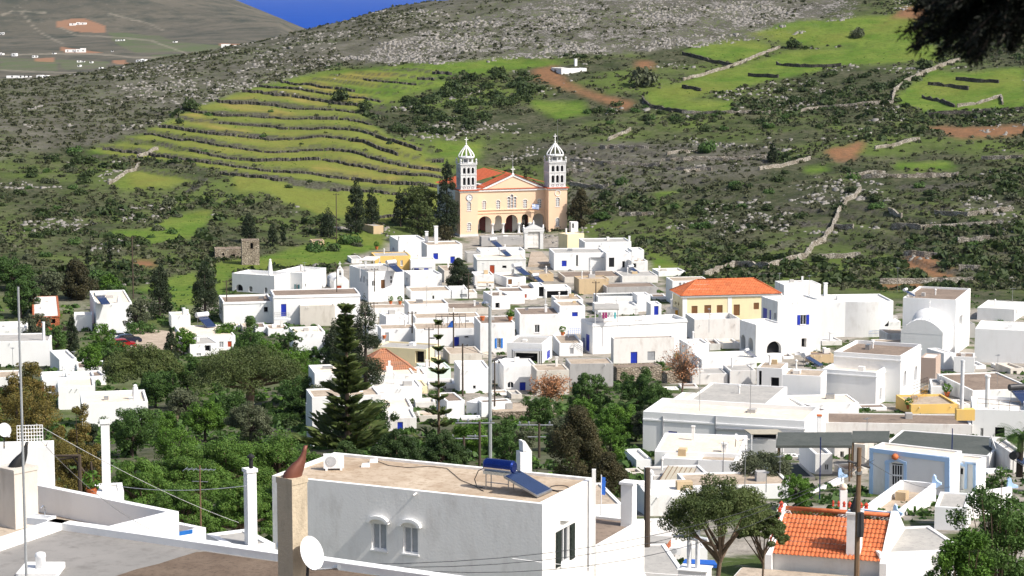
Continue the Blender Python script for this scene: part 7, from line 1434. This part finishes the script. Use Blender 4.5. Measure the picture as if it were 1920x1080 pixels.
railing('white grid railing on the railed white house roof', 'r', [(125, 118), (310, 112)], .85, 9, 'wp', 110, 5); railing('yellow railing of the yellow painted terrace', 'm', [(858, 492), (1000, 410)], 1.1, 10, 'ol', 250); railing('dark railing at end of the right lane', 'm', [(870, 380), (1005, 330)], 1.1, 10, 'dmetal', 256); railing('brown pipe railing of the railed terrace at right edge', 'm', [(1480, 525), (1880, 555)], .9, 4, 'wood', 224, 2); railing('iron railing of the blue door balcony', 'e', [(460, 788), (575, 792)], 1.0, 10, 'metal', 366); railing('grey railing in front of the church forecourt', 'f', [(462, 1010), (815, 1060)], .9, 12, 'metal', 526, 2); railing('blue railing under the open porch beside the laundry house', 'k', [(508, 318), (615, 318)], .9, 6, 'bl2', 356); railing('dark stair rail below the open porch', 'k', [(540, 430), (640, 490)], .9, 8, 'dmetal', 352); railing('blue folded chairs against the curved facade house', 'i', [(525, 628), (615, 622)], .9, 8, 'bl2', 372, 2, 'folding_chair', 'chair')
m = MB(); bp = P(*full('e', 455, 792), 366); X_ = 120 / 4 * 366 / FOC; m.box(0, X_, -.1, 1.2, -.25, 0); o = m.build('balcony_slab', M['w'], None); o.location = tuple(bp); tag(o, 'small white balcony slab under the blue balcony door', 'balcony')
# wooden pergola left
root = empty('pergola', P(*full('r', 582, 510), 98), 0, 'old grey wooden pergola posts left of the tall white chimney', 'pergola'); s = 98 / FOC / 3.856; m = MB(); m.tube((0, 0, -.5), (0, 0, 310 * s), .1, .08, 7); m.tube((.5, .6, -.5), (.4, .5, 250 * s), .06, .05, 6); m.build('post', M['dwood'], root); m = MB(); m.tube((.05, 0, 312 * s), (-190 * s, .3, 300 * s), .07, .06, 6); m.tube((0, .1, 300 * s), (-180 * s, .8, 255 * s), .05, .04, 6); m.tube((.2, 0, 190 * s), (-60 * s, .2, 300 * s), .05, .04, 6); m.build('beam', M['dwood'], root)
# vent pedestal on the nearest roof
vp = PZ(*full('r', 295, 1060), -12.4); root = empty('roof_vent', vp, 0, 'white round vent on a square slab on the nearest roof', 'vent'); m = MB(); m.box(-.42, .42, -.5, .5, -.02, .12); m.build('slab', M['w2'], root); m = MB(); m.lathe((0, 0, .12), [(.11, 0), (.11, .24), (.12, .25), (.10, .32), (.04, .34)], 16); m.build('vent_pipe', M['w'], root, True)
# sink on the terrace
sp = P(*full('r', 300, 700), 64); root = empty('sink', sp, radians(-20), 'old white ceramic sink lying on the terrace behind the nearest roof', 'sink'); m = MB(); o4 = [(-.34, -.24), (.34, -.24), (.34, .24), (-.34, .24)]; i4 = [(-.26, -.17), (.26, -.17), (.26, .17), (-.26, .17)]
for i in range(4): j = (i + 1) % 4; m.face([(*o4[i], .0), (*o4[j], 0), (*o4[j], .2), (*o4[i], .2)]); m.face([(*o4[i], .2), (*o4[j], .2), (*i4[j], .2), (*i4[i], .2)]); m.face([(*i4[i], .2), (*i4[j], .2), (*i4[j], .06), (*i4[i], .06)])
m.face([(*p, .06) for p in i4]); m.build('basin', M['wp'], root); m = MB(); m.path([(0, .2, .2), (0, .2, .42), (0, .1, .5), (0, 0, .46)], .02, 6); m.build('tap', M['alu'], root)
pl = P(*full('r', 1232, 790), 76); m = MB(); m.hexa([(-.75, 0, -.18), (.75, 0, .08), (.75, .06, .08), (-.75, .06, -.18)], [(-.75, 0, -.06), (.75, 0, .22), (.75, .06, .22), (-.75, .06, -.06)]); o = m.build('plank', M['bl2'], None); o.location = tuple(pl); tag(o, 'bright blue plank leaning on the white terrace wall', 'plank')
# brick planter, duct box, tarps, clay pots
bp = P(*full('n', 130, 895), 140); s = 140 / FOC / 4.5; root = empty('brick_planter', bp, radians(-14), 'orange brick bench with grey slab top beside the flue pipe', 'planter'); m = MB(); m.box(0, 190 * s, 0, 1.6, -1, 100 * s); m.build('brickwork', M['brick'], root); m = MB(); m.box(-.05, 195 * s, -.05, 1.65, 100 * s, 112 * s); m.build('slab', M['rg'], root)
dp = P(*full('n', 410, 1090), 125); s = 125 / FOC / 4.5; root = empty('duct_box', dp, radians(-18), 'white plant box with two bent white air ducts, bottom right of centre', 'ventilation box'); m = MB(); m.box(0, 250 * s, 0, 1.3, -1, 62 * s); m.box(-.06, 262 * s, -.06, 1.36, 62 * s, 70 * s); m.build('box', M['w'], root)
for x in (75, 150): m = MB(); m.path([(x * s, .6, 70 * s), (x * s, .6, 300 * s), (x * s + .02, .55, 330 * s), (x * s + .15, .3, 345 * s), (x * s + .7, .1, 345 * s)], .13, 10); m.build('duct', M['tank'], root)
tp = P(*full('n', 450, 985), 131); m = MB(); m.hexa([(0, 0, 0), (2.0, -.4, -.1), (2.0, .6, -.1), (.2, .8, 0)], [(0, 0, .12), (2.0, -.4, .1), (1.9, .6, .12), (.2, .8, .15)]); o = m.build('tarpaulin', M['bluet'], None); o.location = tuple(tp); tag(o, 'blue tarpaulin cover beside the white air ducts', 'tarpaulin')
def flower_pot(label, view, x, y, s=1.0, plant_=True, d=None):
    p = P(*full(view, x, y), d) if d else S(view, x, y); root = empty('flower_pot', p, 0, label, 'flower pot'); m = MB(); m.lathe((0, 0, 0), [(.16 * s, 0), (.24 * s, .35 * s), (.27 * s, .36 * s), (.27 * s, .42 * s)], 12); m.build('pot', M['pot'], root)
    if plant_: V, F = leaf_cloud([((0, 0, .75 * s), (.4 * s, .4 * s, .4 * s))], 130, .22 * s, .5); np_mesh('plant', V, F, L_['gre'], root)
for v, x, y, s, lab, d in (('r', 665, 515, 1.0, 'clay pot on the chimney base wall, left', 96), ('m', 1190, 425, 1.6, 'potted shrub on the yellow terrace', None), ('m', 825, 540, 1.3, 'red clay pot at the lane below the yellow terrace', None), ('g', 310, 868, 1.6, 'terracotta urn in the roof garden left of the lamp post', None), ('g', 560, 870, 1.6, 'potted plant at right of the roof garden', None), ('e', 1225, 270, 1.6, 'orange clay pot above the ochre house', None), ('e', 1330, 680, 1.3, 'potted flowers under the blue pergola, left', None), ('e', 1400, 682, 1.3, 'potted flowers under the blue pergola, right', None), ('k', 455, 330, 1.3, 'big potted geranium beside the open porch', 354), ('u', 697, 365, 1.3, 'clay jar by the white block above the yellow house', None)): flower_pot(lab, v, x, y, s, 'urn' not in lab and 'jar' not in lab, d)
# cars on the parking ground
def car(label, view, x, y, w, yaw, paint, d=None):
    p = S(view, x, y) if d is None else P(*full(view, x, y), d); root = empty('car', p, yaw, label, 'car'); prof = [(-2.05, .25), (-2.1, .65), (-1.95, .88), (-1.2, .98), (1.0, .95), (1.9, .82), (2.1, .6), (2.1, .25)]; m = MB(); m.hexa([(a, -.85, b) for a, b in prof], [(a, .85, b) for a, b in prof]); m.build('body', M[paint], root)
    cab = [(-1.75, .93), (-1.2, 1.38), (-.2, 1.47), (.45, 1.38), (1.15, .93)]; m = MB(); m.hexa([(a, -.72, b) for a, b in cab], [(a, .72, b) for a, b in cab]); m.build('roof', M[paint], root)
    m = MB()
    for sy in (-.735, .725): m.hexa([(-1.45, sy, .98), (.95, sy, .98), (.4, sy, 1.33), (-1.15, sy, 1.33)], [(-1.45, sy + .01, .98), (.95, sy + .01, .98), (.4, sy + .01, 1.33), (-1.15, sy + .01, 1.33)])
    m.hexa([(1.12, -.65, .98), (1.12, .65, .98), (.52, .6, 1.36), (.52, -.6, 1.36)], [(1.16, -.65, 1.0), (1.16, .65, 1.0), (.56, .6, 1.38), (.56, -.6, 1.38)]); m.build('window', M['glass'], root)
    for sx in (-1.3, 1.3):
        for sy in (-.78, .78): m = MB(); m.tube((sx, sy - .1, .31), (sx, sy + .1, .31), .31, .31, 14); wl = m.build('wheel', M['tyre'], root); m = MB(); m.tube((sx, sy - .12, .31), (sx, sy + .12, .31), .18, .18, 10); m.build('rim', M['alu'], wl)
    for sy in (-.6, .6): m = MB(); m.box(2.06, 2.11, sy - .16, sy + .16, .58, .72); m.build('headlight', M['alu'], root); m = MB(); m.box(-2.11, -2.07, sy - .14, sy + .14, .62, .78); m.build('tail_light', M['redt'], root)
car('red car parked at the front of the three cars', 'z', 230, 652, 46, radians(16), 'carred', 356); car('dark blue car parked behind the red car', 'z', 240, 643, 46, radians(20), 'carblue', 362); car('white car at the back of the three parked cars', 'z', 226, 638, 46, radians(14), 'carwhite', 367.5)
pk = [P(215, 660, 352), P(300, 655, 350), P(335, 625, 372), P(250, 628, 378)]; m = MB(); m.hexa([(p[0], p[1], zt(p[0], p[1]) - 1) for p in pk], [(p[0], p[1], max(zt(p[0], p[1]), P(230, 652, 356)[2] - .02)) for p in pk]); o = m.build('parking_ground', M['rb'], None); o['kind'] = 'structure'
# wires
def wire(label, a, b, sag, r=.012, mat='dmetal'):
    a, b = np.array(a), np.array(b); m = MB(); pts = [a + (b - a) * t - np.array((0, 0, sag * 4 * t * (1 - t))) - a for t in np.linspace(0, 1, 15)]; m.path(pts, r, 4); o = m.build('cable', M[mat], None); o.location = tuple(a); tag(o, label, 'cable')
wt = wpp + np.array((0, 0, wph))
wire('upper overhead cable crossing the near house wall', P(650, 1058, 66), P(1640, 862, 100) , 1.2, .011); wire('middle overhead cable crossing the near house wall', P(655, 1062, 66), P(1605, 880, 100), 1.3, .011); wire('lower overhead cable crossing the near house wall', P(700, 1064, 66), P(1603, 886, 100), 1.6, .011)
wire('pale slanting cable from the tall mast across the pine wood', P(68, 795, 47), P(448, 980, 76), .15, .007, 'wp'); wire('level pale line between the white chimneys', P(208, 909, 100), P(460, 911, 76), .2, .012, 'wp'); wire('thin wire from mast to terrace edge', P(52, 800, 46.5), P(300, 1000, 62), .3, .008, 'metal'); wire('pale low wire along the bottom right', P(960, 1047, 98), P(1800, 1072, 110), .6, .012, 'wp')
wire('cable from the wooden pole to the blue trimmed house', P(1607, 850, 100), P(1790, 910, 188), .8, .014); wire('sagging cable between the dark central poles', P(868, 650, 322), P(1000, 668, 330), .8, .03)
# roof clutter of the near house
m = MB(); m.path([S('q', *p) + (0, 0, .03) for p in ((870, 250), (960, 285), (1100, 300), (1250, 290), (1380, 305), (1480, 390), (1600, 440), (1640, 445))], .016, 5); o = m.build('cable', M['blk'], None); tag(o, 'black cable lying along the near house roof', 'cable')
m = MB(); c = S('p', 680, 490); m.path([c + np.array((.45 * cos(a), .55 * sin(a), .03)) for a in np.linspace(0, 6.0, 16)], .018, 5); o = m.build('hose', M['blk'], None); tag(o, 'coiled black hose at the front corner of the near house roof', 'hose')
for v, x, y, lab in (('q', 790, 290, 'pale stone block on the near house roof by the air conditioner'), ('q', 850, 258, 'small white box at the back edge of the near house roof')):
    c = S(v, x, y); m = MB(); m.hexa([(-.2, -.15, 0), (.2, -.15, 0), (.22, .15, 0), (-.18, .15, 0)], [(-.16, -.12, .16), (.17, -.12, .2), (.18, .12, .18), (-.15, .12, .15)]); o = m.build('block', M['w2'], None); o.location = tuple(c); tag(o, lab, 'block')
ch2 = P(*full('p', 441, 395), 113); root = empty('chimney', ch2, radians(20), 'white square chimney with tilted slab cap behind the near house roof', 'chimney'); s = 113 / FOC / 3.6; m = MB(); m.box(-42 * s, 42 * s, -42 * s, 42 * s, -1.5, 165 * s); m.build('shaft', M['w2'], root); m = MB(); m.hexa([(-20 * s, -40 * s, 170 * s), (44 * s, -40 * s, 165 * s), (44 * s, 40 * s, 165 * s), (-20 * s, 40 * s, 170 * s)], [(-24 * s, -40 * s, 240 * s), (-5 * s, -40 * s, 240 * s), (-5 * s, 40 * s, 240 * s), (-24 * s, 40 * s, 240 * s)]); m.build('chimney_cap', M['w2'], root)
fp_ = P(*full('p', 962, 530), 112); root = empty('flag', fp_, 0, 'small blue flag hanging behind the near house', 'flag'); m = MB(); m.tube((0, 0, -2), (0, 0, 1.0), .025); m.build('flag_pole', M['wp'], root); m = MB()
for k in range(5): a, b = .9 - .18 * k, .9 - .18 * (k + 1); m.face([(.02, 0, a), (.22 + .03 * (k % 2), .06, a - .05), (.2, .05, b - .05), (.02, 0, b)])
m.build('flag_cloth', M['bluet'], root)
bk = P(*full('p', 912, 580), 104.6); m = MB(); m.box(-.09, .09, -.09, .09, -3, (580 - 350) / 3.6 * 104.6 / FOC); o = m.build('post', M['w2'], None); o.location = tuple(bk); o.name = 'white_post'; tag(o, 'thin white post at the right corner of the near house', 'post')
tall = P(*full('m', 1328, 560), 234); root = empty('flue_pipe', tall, 0, 'tall white round flue on the yellow terrace corner', 'flue'); hz = up(tall, 'm', 1330, 75); m = MB(); m.lathe((0, 0, -.2), [(.2, 0), (.2, hz), (.23, hz), (.23, hz + .2)], 14); m.build('pipe', M['tank'], root); m = MB(); m.box(-.6, 1.3, -.5, .5, -.9, .25); m.build('yellow_base', M['yl'], root)
t2 = P(*full('m', 1570, 470), 236); root = empty('chimney', t2, 0, 'white round capped chimney at the wide brown roof corner', 'chimney'); hz = up(t2, 'm', 1570, 235); m = MB(); m.lathe((0, 0, -.6), [(.22, 0), (.22, hz + .6), (.32, hz + .6), (.32, hz + .8)], 12); m.build('shaft', M['w'], root)
fl = P(*full('l', 1795, 700), 214); root = empty('chimney', fl, 0, 'white square chimney with clay cap behind the carport', 'chimney'); hz = up(fl, 'l', 1795, 505); m = MB(); m.box(-.18, .18, -.18, .18, -.5, hz); m.build('shaft', M['w'], root); m = MB(); m.box(-.24, .24, -.24, .24, hz, hz + .12); m.build('clay_cap', M['pot'], root)
wc = P(*full('o', 335, 600), 139); root = empty('chimney', wc, 0, 'white chimney with pale round cap left of the wooden pole', 'chimney'); s = 139 / FOC / 4.155; m = MB(); m.box(-28 * s, 28 * s, -28 * s, 28 * s, -1, 200 * s); m.build('shaft', M['w'], root); m = MB(); m.lathe((0, 0, 205 * s), [(28 * s, 0), (32 * s, 20 * s), (20 * s, 42 * s), (2 * s, 48 * s)], 12); m.build('chimney_cap', M['rc'], root, True)
for x, y, r in ((1815, 262, .1),):
    c = P(*full('r', x, 300), 76); root = empty('chimney_cowl', c, 0, 'black pipe cowl on the black capped chimney', 'cowl'); m = MB(); m.lathe((0, 0, 0), [(.07, 0), (.07, .35), (.13, .36), (.13, .42), (.02, .5)], 10); m.build('pipe', M['blk'], root)
c = P(*full('i', 682, 535), 330); root = empty('chimney_cowl', c, 0, 'black bent cowl shaped like a bird near the domed chapel', 'cowl'); cowl(root, 0, M['blk'], 1.0)
# downpipes on the long white house
for x in (315, 815): panel(lg, 'L', [(x - 5, 505), (x + 7, 505), (x + 7, 760), (x - 5, 760)], .005, .12, 'downpipe', M['gs'])
panel(lg, 'L', [(825, 615), (1390, 640), (1390, 655), (825, 632)], .005, .25, 'canopy_ledge', M['gs'])
for o in _hide: o.hide_viewport = False

# ------------------------------------------------------------------ air between the camera and the far hill
def haze():
    hm = bpy.data.materials.new('valley_air'); hm.use_nodes = True; nt = hm.node_tree; nt.nodes.clear()
    out = nt.nodes.new('ShaderNodeOutputMaterial'); v = nt.nodes.new('ShaderNodeVolumePrincipled'); v.inputs['Color'].default_value = (.72, .83, 1, 1); v.inputs['Density'].default_value = 0.000014; v.inputs['Anisotropy'].default_value = .2
    nt.links.new(v.outputs[0], out.inputs['Volume'])
    m = MB(); m.box(-45000, 45000, -150, 91000, -165, 190); o = m.build('haze', hm); o['kind'] = 'stuff'
haze()
